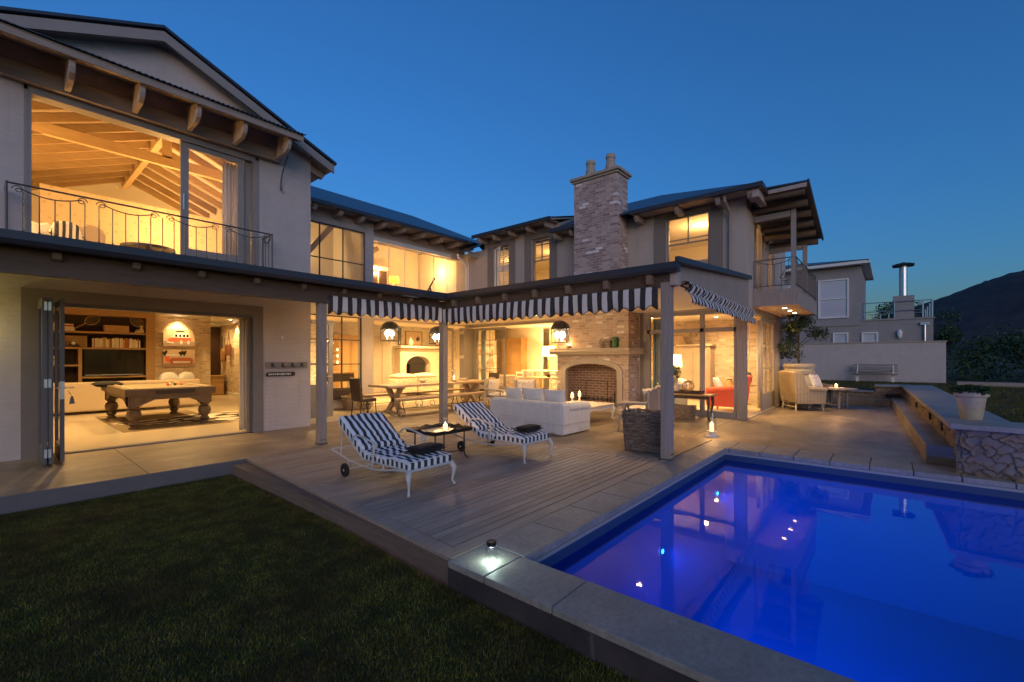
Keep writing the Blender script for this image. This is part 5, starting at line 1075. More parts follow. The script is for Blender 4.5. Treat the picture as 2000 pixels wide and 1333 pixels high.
for k in range(3):
    for s_ in (-1,1): b.lathe([(.0,0),(.015,.0),(.015,.06),(0,.07)],(s_*.2,0,.29+.2*k),6)
part(T,b,'candles','fairy')
# kitchen furniture
T = thing('kitchen_desk', 'pale desk under the kitchen lamp', 'desk', (15.0,10.9,0)); b = MB(); b.box(-.4,-.8,.95,.5,1.0,1.0); part(T,b,'top','ceiling'); 
for x in (-.35,.45):
    for y in (-.75,.95): b = MB(); b.box(x-.03,y-.03,0,x+.03,y+.03,.95); part(T,b,'leg','ceiling')
T = thing('kitchen_table', 'pine kitchen table behind the armchairs', 'table', (13.8,9.8,0)); b = MB(); b.box(-.5,-.9,.73,.5,.9,.78); part(T,b,'top','pine_y'); 
for x in (-.42,.42):
    for y in (-.8,.8): b = MB(); b.box(x-.04,y-.04,0,x+.04,y+.04,.73); part(T,b,'leg','pine_y')
def chair(label, loc, rz, mat, group):
    T = thing('dining_chair', label, 'chair', loc, rz, group); b = MB(); b.box(-.21,-.21,.43,.21,.21,.47); part(T,b,'seat',mat,bevel=.01)
    for x in (-.19,.19):
        b = MB(); b.bar((x,-.19,0),(x,-.19,.43),.018); part(T,b,'leg',mat); b = MB(); b.tube([(x,.19,0),(x,.19,.45),(x,.25,.98)],.018,6); part(T,b,'leg',mat)
    b = MB(); 
    for z in (.6,.75,.92): b.cbox((0,.19+.06*(z-.45)/.5,z),(.38,.02,.07 if z>.9 else .04))
    part(T,b,'backrest',mat); return T
c1_ = chair('white ladder-back kitchen chair facing the pine table',(13.1,10.2,0),R(90),'white_paint','kitchen chairs')
copy_tree(c1_, None, 'white kitchen chair nearest the brick fireplace', (13.15,9.0,0), R(90)); copy_tree(c1_, None, 'white kitchen chair at the far end of the pine table', (13.8,11.1,0), R(0))
armchair('armchair','small rose-patterned armchair behind the glazed kitchen door',(13.0,11.2,0),R(120),'floral2',s=.9)
T = thing('side_table', 'dark small table with a grey urn inside the sliding door', 'table', (15.9,3.55,0)); b = MB(); b.lathe([(.3,.6),(.3,.63),(0,.63)],(0,0,0),18); part(T,b,'top','oak'); b = MB(); b.lathe([(.15,0),(.03,.05),(.03,.6)],(0,0,0),10); part(T,b,'leg','oak')
T = thing('urn', 'grey lidded urn on the small table inside the lounge', 'urn', (15.9,3.55,.63)); b = MB(); b.lathe([(.08,0),(.14,.1),(.17,.28),(.12,.36),(.13,.40),(.0,.44)],(0,0,0),16); part(T,b,'body','plaster_taupe',smooth=True)
T = thing('lounge_sofa', 'duck-egg sofa draped in white behind the lounge window', 'sofa', (13.0,5.4,0)); b = MB(); b.box(-.45,-.8,.1,.45,.8,.45); part(T,b,'seat','curtain_b',bevel=.05); b = MB(); b.box(.3,-.8,.1,.5,.8,.85); part(T,b,'backrest','curtain_b',bevel=.05); b = MB(); b.cushion((0,-.7,.75),(.6,.5,.3)); part(T,b,'throw','linen',smooth=True)
def leafball(n, r, sz, seed, flat=1.0, c=(0,0,0)):
    rg = np.random.RandomState(seed); d = rg.normal(size=(n,3)); d /= np.linalg.norm(d,axis=1)[:,None]; P = d*(rg.rand(n,1)**.45)*np.array([r,r,r*flat]) + np.array(c)
    a = rg.normal(size=(n,3)); a /= np.linalg.norm(a,axis=1)[:,None]; q = np.cross(a, rg.normal(size=(n,3))); q /= np.linalg.norm(q,axis=1)[:,None]
    s_ = sz*(.6+.8*rg.rand(n,1)); V = np.stack([P-a*s_, P+q*s_*.35, P+a*s_, P-q*s_*.35],1); return V.reshape(-1,3)
def leaf_obj(name, V, mat, parent): return np_mesh(name, V, np.arange(len(V)).reshape(-1,4), mat, parent)
T = thing('house_plant', 'green pot plant beside the lamp in the lounge', 'plant', (12.75,4.75,.72)); b = MB(); b.lathe([(.09,0),(.12,.2),(0,.2)],(0,0,0),12); part(T,b,'pot','terracotta'); leaf_obj('leaves', leafball(500,.22,.04,5)+np.array([12.75,4.75,1.1]), M['leaf'], T)

# small things that fill the rooms
def simple(name,label,cat,loc,prof,mat,group=None,n=14):
    T_ = thing(name,label,cat,loc,0,group); b = MB(); b.lathe(prof,(0,0,0),n); part(T_,b,'body',mat,smooth='auto'); return T_
T = thing('open_shelves','cream wall shelves with crockery behind the glazed kitchen door','shelves',(14.45,14.2,0)); 
b = MB(); b.box(-.02,-.9,.0,.13,-.86,2.3); b.box(-.02,.86,0,.13,.9,2.3); b.box(.09,-.86,0,.13,.86,2.3); part(T,b,'frame','ceiling')
for z in (.45,.9,1.3,1.7,2.1): b = MB(); b.box(-.05,-.86,z,.09,.86,z+.03); part(T,b,'shelf','oak')
k = 0
for z,n_ in ((.93,5),(1.33,6),(1.73,5)):
    for i in range(n_):
        y = 13.45+1.5*i/(n_-1); simple('jar',['white','amber','brown'][k%3]+' jar on the cream kitchen shelves','jar',(14.43,y,z),[(.04,0),(.06,.05),(.055,.14+.04*(k%2)),(.03,.17+.04*(k%2)),(0,.18+.04*(k%2))],['ceiling','oak','terracotta'][k%3],'jars on the kitchen shelves'); k += 1
T = thing('wine_cabinet','tall pale cupboard on the living room back wall left of the fireplace','cupboard',(10.2,15.75,0)); b = MB(); b.box(-.45,-.22,.08,.45,.22,2.2); part(T,b,'carcass','caststone'); b = MB(); b.box(-.5,-.26,2.2,.5,.24,2.28); part(T,b,'cornice','caststone')
for sx in (-1,1): b = MB(); b.box(sx*.02,-.24,.15,sx*.41,-.221,2.1); part(T,b,'door','caststone',bevel=.006)
simple('side_lamp_vase','brown glazed jar on the indoor mantel beside the painting','vase',(13.1,15.55,2.02),[(.06,0),(.11,.1),(.08,.24),(.05,.3),(0,.3)],'oak')
for i,(x,l) in enumerate([(8.25,'pale bowl on the dining table, left'),(9.9,'pale bowl on the dining table, right')]): simple('bowl',l,'bowl',(x,10.45,.78),[(.05,0),(.06,.01),(.15,.08),(.145,.08),(.05,.02),(0,.02)],'ceiling','bowls on the dining table')
T = thing('kitchen_dresser','cream dresser with plates against the kitchen back wall','dresser',(16.0,10.2,0)); b = MB(); b.box(-.2,-.7,0,.18,.7,.9); part(T,b,'base','ceiling',bevel=.01); b = MB(); b.box(0,-.7,.9,.18,.7,2.1); part(T,b,'rack','caststone')
for z in (1.2,1.55,1.9): b = MB(); b.box(-.08,-.68,z,0,.68,z+.03); part(T,b,'shelf','oak')
k=0
for z in (1.23,1.58):
    for y in (-.45,-.15,.15,.45): 
        b = MB(Matrix.Translation((15.94,10.2+y,z+.12)) @ Matrix.Rotation(R(80),4,'Y')); b.lathe([(0,0),(.06,.0),(.11,.015),(.11,.02),(0,.012)],(0,0,0),14); tag(b.build('plate', M['white_paint'], None), ['round white plate standing on the lower dresser shelf','round white plate standing on the upper dresser shelf'][z>1.5],'plate',['plates on the lower dresser shelf','plates on the upper dresser shelf'][z>1.5])
simple('fruit_bowl','dark bowl on the pine kitchen table','bowl',(13.8,9.9,.78),[(.06,0),(.07,.02),(.18,.11),(.17,.11),(.06,.03),(0,.03)],'darkwood')
simple('floor_vase','tall brown vase beside the lounge armoire','vase',(16.4,4.2,0),[(.12,0),(.2,.3),(.16,.6),(.08,.75),(.1,.8),(0,.8)],'oak')
b = MB(Matrix.Translation((13.5,3.75,.75)) @ Matrix.Rotation(R(65),4,'X')); b.cushion((0,0,0),(.45,.45,.14)); tag(b.build('cushion', M['linen'], None, smooth=True),'cream cushion on the coral red armchair','cushion')
# ------------------------------------------------------------------ awnings
def valance(name, label, a, b_, z1, z0, axis, fixed, mat, per=.215, amp=.06):
    N = int((b_-a)/.03); vs = []; fs = []
    for i in range(N+1):
        u = a+(b_-a)*i/N; zb = z0 + amp*(.5-.5*math.cos(2*math.pi*(u-a)/per))
        for j in range(7):
            v = j/6; z = z1+(zb-z1)*v; off = -.012 + .018*math.sin(2*math.pi*u/.37+1.3)*v + .02*math.sin(u*2.1)*v - .03*v*(1-v)
            vs.append((u, fixed+off, z) if axis == 0 else (fixed+off, u, z))
    for i in range(N):
        for j in range(6): k = i*7+j; fs.append((k,k+7,k+8,k+1))
    m = MB(); m.add(vs, fs); T = thing(name, label, 'awning', (a if axis==0 else fixed, fixed if axis==0 else a, z1), 0, 'striped awnings round the veranda')
    o = m.build('valance', M[mat], T, smooth=True); o.modifiers.new('t','SOLIDIFY').thickness = .004
    m = MB(); P = [vs[i*7+6] for i in range(N+1)]; m.tube(P, .006, 4); m.build('piping', M['black_cloth'], T)
    return T
valance('awning','left striped scalloped awning hanging between the two left posts',3.84,6.50,2.60,2.27,0,7.50,'awn_x')
valance('awning','long striped scalloped awning hanging in front of the fireplace side',2.62,7.46,2.56,2.22,1,6.42,'awn_y')
T = thing('awning','gathered striped awning drooping along the boarded right side of the veranda','awning',(7,2.36,2.6),0,'striped awnings round the veranda')
N = 160; prof = [(2.385,2.62),(2.34,2.645),(2.28,2.63),(2.25,2.58),(2.28,2.53),(2.32,2.50),(2.28,2.47),(2.24,2.42),(2.22,2.36),(2.225,2.30)]
vs = []; fs = []; n = len(prof)
for i in range(N+1):
    u = 6.68+(11.80-6.68)*i/N
    for j,(y,z) in enumerate(prof):
        w_ = .014*math.sin(u*7+j*.9)+.01*math.sin(u*17+j); w_ *= .6; sk_ = (u-6.68)/5.12*.20; vs.append((u+.02*math.sin(j*1.1), y+w_+sk_, z+w_*.6 + (0 if j < n-1 else .03*abs(math.sin(math.pi*u/.215))) - .03*(u-6.7)/5*(j>4)))
for i in range(N):
    for j in range(n-1): k = i*n+j; fs.append((k,k+n,k+n+1,k+1))
b = MB(); b.add(vs, fs); o = b.build('canvas', M['awn_s'], T, smooth=True); o.modifiers.new('t','SOLIDIFY').thickness = .004
b = MB(); b.tube([(6.62,2.34,2.58),(6.66,2.28,2.62),(6.70,2.23,2.57),(6.69,2.26,2.5),(6.66,2.31,2.53)],.015,6); b.bar((6.62,2.36,2.57),(11.85,2.55,2.59),.018,8); b.build('roller', M['iron_dark'], T)
b = MB(); b.tube([(11.72,2.56,2.6),(11.72,2.56,1.75),(11.70,2.55,1.62),(11.74,2.57,1.55),(11.86,2.66,1.5)],.009,5); tag(b.build('crank_rod', M['white_paint'], None), 'thin white crank rod of the side awning on the corner post', 'crank')
# ------------------------------------------------------------------ sun loungers
def cushion_strip(path, th, wdt, nx=22, tufts=(), seed=1):
    # path of (y,z) top points; thickness below the top along the path normal
    b = MB(); rows = []; P = [Vector((0,y,z)) for y,z in path]; m = len(P); L = [0]
    for i in range(1,m): L.append(L[-1]+(P[i]-P[i-1]).length)
    rg = random.Random(seed); ph = rg.random()*6
    for i,p in enumerate(P):
        t_ = (P[min(i+1,m-1)]-P[max(i-1,0)]).normalized(); nrm = Vector((0,-t_.z,t_.y)); 
        if nrm.z < 0: nrm = -nrm
        top = []; bot = []
        ed = min(1, min(L[i], L[-1]-L[i])/.045)
        for k in range(nx+1):
            x = -wdt/2+wdt*k/nx; ex = min(1, (wdt/2-abs(x))/.04); r_ = (1-(1-ed)**2)**.5*(1-(1-ex)**2)**.5 if ed>0 and ex>0 else 0
            dz = 0
            for (ts, dep) in tufts: dz -= dep*math.exp(-((L[i]-ts)/.03)**2)*(.65+.35*math.cos(2*math.pi*x/.16))
            dz += .006*math.sin(x*19+L[i]*9+ph)*r_ + .005*math.sin(L[i]*31+x*7)
            q = p + nrm*(dz - .022*(1-r_)); top.append((x, q.y, q.z)); q2 = p - nrm*th*(.98); bot.append((x*.995, q2.y, q2.z))
        rows.append((top,bot))
    n = nx+1; vs = [v for t_,_ in rows for v in t_]+[v for _,q in rows for v in q]; o = m*n; fs = []
    for i in range(m-1):
        for k in range(nx):
            a = i*n+k; fs.append((a,a+1,a+n+1,a+n)); fs.append((o+a,o+a+n,o+a+n+1,o+a+1))
        a = i*n; fs.append((a,a+n,o+a+n,o+a)); a = i*n+nx; fs.append((a,o+a,o+a+n,a+n))
    for i in (0,m-1):
        for k in range(nx):
            a = i*n+k; fs.append((a,o+a,o+a+1,a+1) if i == 0 else (a,a+1,o+a+1,o+a))
    return b.add(vs, fs)
def lerp_path(pts, step=.02):
    out = []
    for (a,b_),(c,d) in zip(pts[:-1], pts[1:]):
        L = math.hypot(c-a,d-b_); n = max(1,int(L/step))
        for i in range(n): out.append((a+(c-a)*i/n, b_+(d-b_)*i/n))
    out.append(pts[-1]); return out
def lounger(label, loc):
    T = thing('sun_lounger', label, 'sun lounger', loc, 0, 'two striped sun loungers on the deck'); T.scale = (.96,.93,.96)
    W = .66
    o = part(T, cushion_strip(lerp_path([(0,.375),(.35,.39),(.75,.375),(1.02,.39)]), .095, W, tufts=((.48,.03),(.62,.035),(.76,.03),(.9,.03)), seed=2), 'seat_cushion', 'stripe', smooth='auto')
    o = part(T, cushion_strip(lerp_path([(.98,.42),(1.10,.50),(1.30,.63),(1.56,.79)]), .11, W, tufts=((.10,.03),(.22,.02)), seed=4), 'back_cushion', 'stripe', smooth='auto')
    b = MB()
    for s_ in (-1,1): b.tube([(s_*W/2,.01,.372),(s_*W/2,.5,.386),(s_*W/2,1.0,.388)],.005,4)
    b.tube([(-W/2,.0,.372),(W/2,.0,.372)],.005,4); part(T,b,'piping','linen')
    b = MB(); hw = .33
    for s_ in (-1,1):
        b.tube([(s_*hw,-.02,.275),(s_*hw,.25,.255),(s_*hw,.6,.20),(s_*hw,.95,.19),(s_*hw,1.3,.22),(s_*hw,1.78,.30)],.013,6)
        b.tube([(s_*hw,.95,.28),(s_*hw,1.55,.66)],.012,6); b.bar((s_*hw,1.5,.62),(s_*hw,1.52,.24),.009)
        b.bar((s_*hw,.5,.21),(s_*hw,.5,.28),.012); b.tube([(s_*hw,-.02,.285),(s_*hw,1.0,.28)],.011,6)
    b.bar((-hw,-.02,.275),(hw,-.02,.275),.016); b.bar((-hw,1.78,.30),(hw,1.78,.30),.014); b.bar((-hw,1.35,.09),(hw,1.35,.09),.011); b.bar((-hw,.95,.19),(hw,.95,.19),.012); b.bar((-hw,1.55,.66),(hw,1.55,.66),.012)
    for k in range(5): b.bar((-hw+.66*(k+.5)/5,0,.27),(-hw+.66*(k+.5)/5,.98,.27),.008,4)
    part(T,b,'frame','iron_white',smooth='auto')
    for s_ in (-1,1):
        b = MB(); b.tube([(s_*.31,-.0,.275),(s_*.345,-.035,.21),(s_*.335,-.03,.13),(s_*.325,-.015,.06),(s_*.34,-.03,.022),(s_*.35,-.05,.008)],[.036,.034,.02,.013,.016,.020],8)
        part(T,b,'leg','iron_white',smooth=True)
        b = MB(); b.bar((s_*hw,1.35,.10),(s_*hw,1.32,.22),.012); part(T,b,'leg','iron_white')
        b = MB(Matrix.Translation((s_*(hw+.035),1.35,.09)) @ Matrix.Rotation(R(90),4,'Y')); b.lathe([(.055,-.018),(.085,-.018),(.09,-.01),(.09,.01),(.085,.018),(.055,.018),(.055,-.018)],(0,0,0),24); w_ = part(T,b,'wheel','rubber',smooth='auto')
        b = MB(Matrix.Translation((s_*(hw+.035),1.35,.09)) @ Matrix.Rotation(R(90),4,'Y')); b.lathe([(0,-.02),(.018,-.02),(.018,.02),(0,.02)],(0,0,0),10)
        for k in range(6): a = k*math.pi/3; b.bar((.015*math.cos(a),.015*math.sin(a),0),(.058*math.cos(a),.058*math.sin(a),0),.006,4)
        b.build('hub', M['iron_white'], w_, world=False)
        b = MB(); x = s_*.37; b.tube([(x,1.18,.50),(x,1.12,.56),(x,1.02,.585),(x,.88,.575),(x,.72,.545),(x,.62,.525),(x,.575,.50),(x,.59,.465),(x,.62,.47),(x,.63,.49)],.012,6)
        b.tube([(x,.66,.53),(x,.64,.44),(x,.66,.34),(x,.68,.24)],.013,6)
        for k in range(3): b.tube([(x,.66+.035*math.cos(a)*(1-.09*i),.47-.09*k*.9+.035*math.sin(a)*(1-.09*i)) for i,a in enumerate([i*.7 for i in range(9)])],.007,5)
        b.tube([(x,.60,.30),(x,.74,.28),(x,.72,.36),(x,.60,.40)],.009,5); part(T,b,'armrest','iron_white',smooth='auto')
    return T
L1 = lounger('black and white striped sun lounger nearer the lawn, left of the tray table', (3.27,4.0,0))
copy_tree(L1, None, 'black and white striped sun lounger right of the tray table, beside the white sofa', (5.27,4.0,0))
for x, l, rz in ((3.40,'dark folded towel on the lounger nearer the lawn',8),(5.40,'dark folded towel on the lounger beside the white sofa',5)):
    b = MB(Matrix.Translation((x,4.25,.383)) @ Matrix.Rotation(R(rz),4,'Z'))
    b.cushion((0,0,.022),(.50,.25,.05),p=.25); b.cushion((0,.012,.055),(.49,.235,.05),p=.25)
    tag(b.build('folded_towel', M['black_cloth'], None, smooth=True), l, 'towel', 'folded towels on the loungers')
# tray table with hurricane candle
T = thing('tray_table','black iron butler tray table between the two sun loungers','side table',(4.36,5.12,0))
b = MB(); X,Y_ = .36,.31; b.box(-X,-Y_,.415,X,Y_,.428)
rim = []
for (x0,y0,x1,y1) in ((-X,-Y_,X,-Y_),(X,-Y_,X,Y_),(X,Y_,-X,Y_),(-X,Y_,-X,-Y_)):
    for k in range(12):
        u = k/12; rim.append((x0+(x1-x0)*u, y0+(y1-y0)*u, .425+.045-.02*math.sin(math.pi*u)**4*math.cos(6*math.pi*u)))
rim.append(rim[0]); n = len(rim); b.add([(x*1.0,y,.42) for x,y,z in rim]+[(x*1.04,y*1.04,z) for x,y,z in rim]+[(x*1.02,y*1.02,.415) for x,y,z in rim],[(i,i+1,n+i+1,n+i) for i in range(n-1)]+[(2*n+i,n+i,n+i+1,2*n+i+1) for i in range(n-1)])
part(T,b,'tray','iron_dark')
for sx in (-1,1):
    for sy in (-1,1): b = MB(); b.tube([(sx*.28,sy*.23,.415),(sx*.28,sy*.23,.10),(sx*.29,sy*.24,.04),(sx*.33,sy*.27,.006)],.011,6); part(T,b,'leg','iron_dark')
b = MB(); b.bar((-.28,-.23,.13),(.28,-.23,.13),.008); b.bar((-.28,.23,.13),(.28,.23,.13),.008); b.bar((0,-.23,.13),(0,.23,.13),.008); part(T,b,'stretcher','iron_dark')
b = MB(); b.lathe([(0,.0),(.17,.0),(.18,.006),(0,.008)],(4.38,5.0,.429),24,1.2,.8); tag(b.build('coaster_plate', M['linen'], None), 'pale oval mat under the candle on the tray table', 'mat')
def hurricane(label, loc, r, h, base_h=0, base_r=0, prof=None, power=10, basemat='white_paint', candle_h=None, group=None):
    T = thing('candle_lantern', label, 'candle holder', loc, 0, group)
    if base_h: b = MB(); b.lathe([(base_r,0),(base_r,.012),(base_r*.8,.02),(base_r*.4,base_h*.4),(base_r*.45,base_h*.6),(base_r*.75,base_h*.85),(base_r*.8,base_h),(0,base_h)],(0,0,0),20); part(T,b,'base',basemat,smooth='auto')
    pf = prof or [(r*.55,0),(r*.75,h*.08),(r,h*.32),(r*.92,h*.55),(r*.6,h*.8),(r*.62,h*.9),(r*.78,h)]
    b = MB(); b.lathe(pf,(0,0,base_h),24); b.f = b.f[:24*(len(pf)-1)]; part(T,b,'glass_shade','glassware',smooth=True)
    ch = candle_h or h*.35; b = MB(); b.lathe([(r*.42,0),(r*.42,ch),(r*.36,ch*.97),(0,ch*.95)],(0,0,base_h+.004),16); part(T,b,'candle','candle',smooth='auto')
    b = MB(); b.lathe([(0,0),(.006,.006),(.007,.015),(0,.035)],(0,0,base_h+ch),8); part(T,b,'flame','flame')
    light('POINT',(loc[0],loc[1],loc[2]+base_h+ch+.05),power,(1,.5,.17),.012,'candle_light'); return T
hurricane('glass bowl candle on the tray table',(4.38,5.02,.437),.075,.19,power=9,prof=[(.03,0),(.05,.01),(.075,.06),(.078,.1),(.055,.15),(.056,.17),(.078,.19)],candle_h=.085)
hurricane('tall glass hurricane candle on a white foot beside the pool corner',(9.0,2.62,0),.085,.44,.10,.12,power=14,candle_h=.15)
hurricane('hurricane candle on a dark pedestal on the dining table',(8.95,10.3,.78),.06,.28,.16,.09,power=6,basemat='iron_dark')
hurricane('square-footed hurricane candle on the dining table, right one',(9.2,10.15,.78),.07,.32,.05,.09,power=6,basemat='darkwood',prof=[(.07,0),(.065,.2),(.05,.28),(.06,.32)])
# mason jar lantern
T = thing('jar_lantern','screw-top glass jar lantern glowing on the pool coping','lantern',(2.40,2.24,.001))
b = MB(); b.lathe([(.0,.003),(.040,.003),(.046,.012),(.046,.10),(.040,.118),(.034,.125),(.034,.135)],(0,0,0),28); b.f = b.f[:28*6]; part(T,b,'glass_jar','glassware',smooth=True)
b = MB(); b.lathe([(.037,.125),(.037,.150),(.034,.154),(0,.154)],(0,0,0),24); part(T,b,'lid','iron_dark',smooth='auto')
b = MB(); b.tube([(-.038,0,.122),(-.047,-.012,.10),(-.04,-.03,.065),(0,-.046,.05),(.036,-.032,.07),(.046,-.012,.10),(.038,0,.122)],.0018,4); b.tube([(.04*math.cos(a),.04*math.sin(a),.122) for a in [k*.5 for k in range(14)]],.0015,4); part(T,b,'wire_handle','galv')
b = MB(); b.lathe([(0,.005),(.014,.005),(.010,.014),(0,.017)],(0,0,0),12); part(T,b,'led','led' if 'led' in M else m_emit('led',(.75,1,.92),60))
light('POINT',(2.40,2.24,.045),2.6,(.72,1,.86),.012,'jar_light')
# ------------------------------------------------------------------ sofa group
T = thing('slipcover_sofa','white slipcovered sofa seen from behind on the terrace','sofa',(7.6,5.72,0))
t = NT('slipcover_linen'); p = t.pos(); cr = t.noise(t.mapping(p,(1,1,.45)), 5.5, 4, .55, 1.4); t.bsdf(t.mix(cr, (.56,.56,.57), (.68,.68,.68)), .92, 0, t.bump(t.math('ADD', cr, t.math('MULTIPLY', t.noise(p,70,2), .04)), .8, .035)); sofm = t.m
b = MB(); b.box(-.5,-.95,.02,-.26,.95,.64); o = part(T,b,'back',sofm,bevel=.05)
b = MB(); b.box(-.26,-.93,.02,.5,.93,.36); part(T,b,'seat',sofm,bevel=.04)
for s_ in (-1,1):
    b = MB(); b.prism([(-.5,.02),(-.49,.60),(.42,.58),(.55,.52),(.50,.35),(.5,.02)],'Y',s_*.75,s_*.97); b.tube([(-.3,s_*.89,.53),(.48,s_*.89,.51)],.10,12); part(T,b,'arm',sofm,smooth='auto',bevel=.02)
b = MB(); b.box(-.505,-.955,.015,-.49,.955,.02); b.tube([(-.505,-.97,.215),(-.505,.96,.215)],.004,4); b.tube([(-.50,-.975,.215),(.5,-.975,.215)],.004,4); part(T,b,'skirt_seam','linen2')
for y,l,rz,h in ((6.25,'left white cushion leaning on the sofa back',-8,.42),(5.72,'middle white cushion leaning on the sofa back',6,.45),(5.18,'right white cushion leaning on the sofa back',3,.44)):
    b = MB(Matrix.Translation((7.43,y,.66)) @ Matrix.Rotation(R(rz),4,'Z') @ Matrix.Rotation(R(75),4,'Y')); b.cushion((0,0,0),(h,.52,.17)); tag(b.build('cushion', sofm, None, smooth=True), l, 'cushion', 'white cushions on the slipcovered sofa')
def bergere(label, loc, rz, cmat='floral', group='carved armchairs in the seating group', wide=0):
    T = thing('carved_armchair', label, 'armchair', loc, rz, group); W = .33+wide
    b = MB(); b.box(-W,-.34,.28,W,.3,.36); crest = [(-W,.36),(-W,.82)]+[(-W+2*W*k/12, .84+.07*math.sin(math.pi*k/12)+.012*math.cos(k*math.pi)) for k in range(13)]+[(W,.82),(W,.36)]
    b2 = MB(); b2.prism(crest,'Y',.30,.345); bk = part(T,b2,'back_panel','plaster_taupe' if wide else 'cane',bevel=.01); part(T,b,'seat_frame','caststone',bevel=.01)
    b = MB(); b.tube([(x,.32,z) for x,z in crest[1:-1]],.024,8); b.bar((-W,.32,.30),(-W,.32,.84),.022); b.bar((W,.32,.30),(W,.32,.84),.022); 
    for x in ((-W/3),(W/3)) if wide else (): b.bar((x,.35,.36),(x,.35,.86),.014)
    part(T,b,'carved_frame','caststone',smooth='auto')
    for s_ in (-1,1):
        b = MB(); b.tube([(s_*W,.30,.60),(s_*(W+.03),.05,.60),(s_*(W+.04),-.2,.585),(s_*(W+.03),-.30,.57),(s_*(W+.03),-.34,.54),(s_*(W+.03),-.31,.51)],[.03,.035,.04,.04,.03,.02],8); b.tube([(s_*(W+.02),-.24,.57),(s_*W,-.2,.46),(s_*W,-.24,.33)],.025,8); part(T,b,'arm','caststone',smooth=True)
        for y in (-.3,.3): b = MB(); b.tube([(s_*W,y,.30),(s_*(W+.02),y*1.06,.2),(s_*W,y*1.0,.09),(s_*(W+.02),y*1.07,.01)],[.035,.028,.016,.02],8); part(T,b,'leg','caststone',smooth=True)
    b = MB(); b.cushion((0,-.02,.43),(2*W-.04,.62,.16)); part(T,b,'seat_cushion',cmat,smooth=True)
    b = MB(Matrix.Translation((0,.22,.66)) @ Matrix.Rotation(R(-80),4,'X')); b.cushion((0,0,0),(2*W-.06,.46,.15)); part(T,b,'back_cushion',cmat,smooth=True); return T
bergere('left of two carved armchairs beyond the white sofa, floral cushion',(9.75,8.75,0),R(10))
bergere('right of two carved armchairs beyond the white sofa, floral cushion',(10.0,7.85,0),R(-28))
bergere('carved cane settee with floral cushions behind the large wicker basket',(9.05,3.95,0),R(180),wide=.32)
T = thing('coffee_table','low carved coffee table with chipped white paint before the fireplace','coffee table',(9.25,5.65,0))
b = MB(); b.box(-.62,-.55,.37,.62,.55,.41); part(T,b,'top',m_floral('chipped_paint',(.66,.58,.48),(.35,.24,.17),(.45,.32,.22),9),bevel=.015)
b = MB(); 
for pr,ax,a,e in (([(-.6,.37),(-.6,.26),(-.4,.31),(0,.285),(.4,.31),(.6,.26),(.6,.37)],'Y',-.52,-.49),([(-.53,.37),(-.53,.26),(-.35,.31),(0,.285),(.35,.31),(.53,.26),(.53,.37)],'X',-.6,-.57)): b.prism(pr,ax,a,e)
part(T,b,'apron','white_paint')
for sx in (-1,1):
    for sy in (-1,1): b = MB(); b.tube([(sx*.56,sy*.49,.37),(sx*.60,sy*.52,.28),(sx*.57,sy*.5,.15),(sx*.56,sy*.49,.06),(sx*.60,sy*.52,.008)],[.045,.042,.025,.018,.026],8); part(T,b,'leg','white_paint',smooth=True)
for i,(dx,dy,h,l) in enumerate([(-.15,.42,.06,'short candle on the coffee table, left of three'),(-.05,.22,.14,'middle candle on a turned stick on the coffee table'),(.12,.12,.17,'tallest candle on a turned stick on the coffee table, right of three')]):
    T = thing('candlestick', l, 'candle', (9.2+dx,5.9+dy-.25,.41), 0, 'three candles on the coffee table'); 
    b = MB(); b.lathe([(.05,0),(.05,.01),(.015,.03),(.025,h*.5),(.015,h*.8),(.045,h)],(0,0,0),14); part(T,b,'stick','white_paint',smooth=True)
    b = MB(); b.lathe([(.035,h),(.035,h+.09),(0,h+.085)],(0,0,0),14); part(T,b,'candle','candle'); b = MB(); b.lathe([(0,0),(.006,.008),(.008,.018),(0,.04)],(0,0,h+.09),8); part(T,b,'flame','flame')
    light('POINT',(9.2+dx,5.9+dy-.25,.41+h+.16),7,(1,.5,.17),.012,'candle_light')
# big wicker log basket
def wbasket(label, loc, rz, lx, ly, h, mat='wick', handles=True, dense=True):
    T = thing('wicker_basket', label, 'basket', loc, rz); b = MB(); N = 64; rows = int(h/.03)
    def per(u, sc):
        # rounded rectangle
        a = 2*math.pi*u; c, s_ = math.cos(a), math.sin(a); e = .35
        return (lx/2*sc*math.copysign(abs(c)**e,c), ly/2*sc*math.copysign(abs(s_)**e,s_))
    vs = []; fs = []; seq = []
    for j in range(rows):
        z = .02+(h-.04)*j/rows; sc = .88+.12*(j/rows)
        seq = [(*per((i)/N, sc*(1+(.035 if (i+j)%2 else -.02))), z+.004*math.sin(i*3.1+j)) for i in range(N+1)]
        b.tube(seq, .0125, 4, cap=False)
    part(T,b,'weave',mat)
    b = MB(); pr = [per(i/N,.965) for i in range(N)]; b2 = [per(i/N,.85) for i in range(N)]
    b.add([(x,y,0.01) for x,y in b2]+[(x,y,h-.02) for x,y in pr],[(i,(i+1)%N,N+(i+1)%N,N+i) for i in range(N)]+[tuple(range(N))]); part(T,b,'lining',mat)
    b = MB()
    for k in range(3): b.tube([(*per(i/N,1.0+.015*k), h-.01+.012*k+.008*math.sin(i*1.3+k*2)) for i in range(N+1)],.012,5,cap=False)
    part(T,b,'rim',mat)
    if handles:
        for s_ in (-1,1): 
            b = MB(); b.tube([(.10*math.cos(a),s_*ly/2,h-.02+.14*math.sin(a)) for a in [math.pi*k/10 for k in range(11)]],.017,6); part(T,b,'handle',mat)
    return T
T = wbasket('large square grey wicker basket standing beside the near veranda post',(7.05,3.08,0),R(8),.62,.66,.60)
wbasket('oval wicker laundry basket under the black window seat',(7.1,12.1,0),0,.8,.45,.36,'wick_light')
wbasket('wicker basket under the console outside the lounge window',(11.3,4.0,0),0,.34,.62,.30,'wick',False)
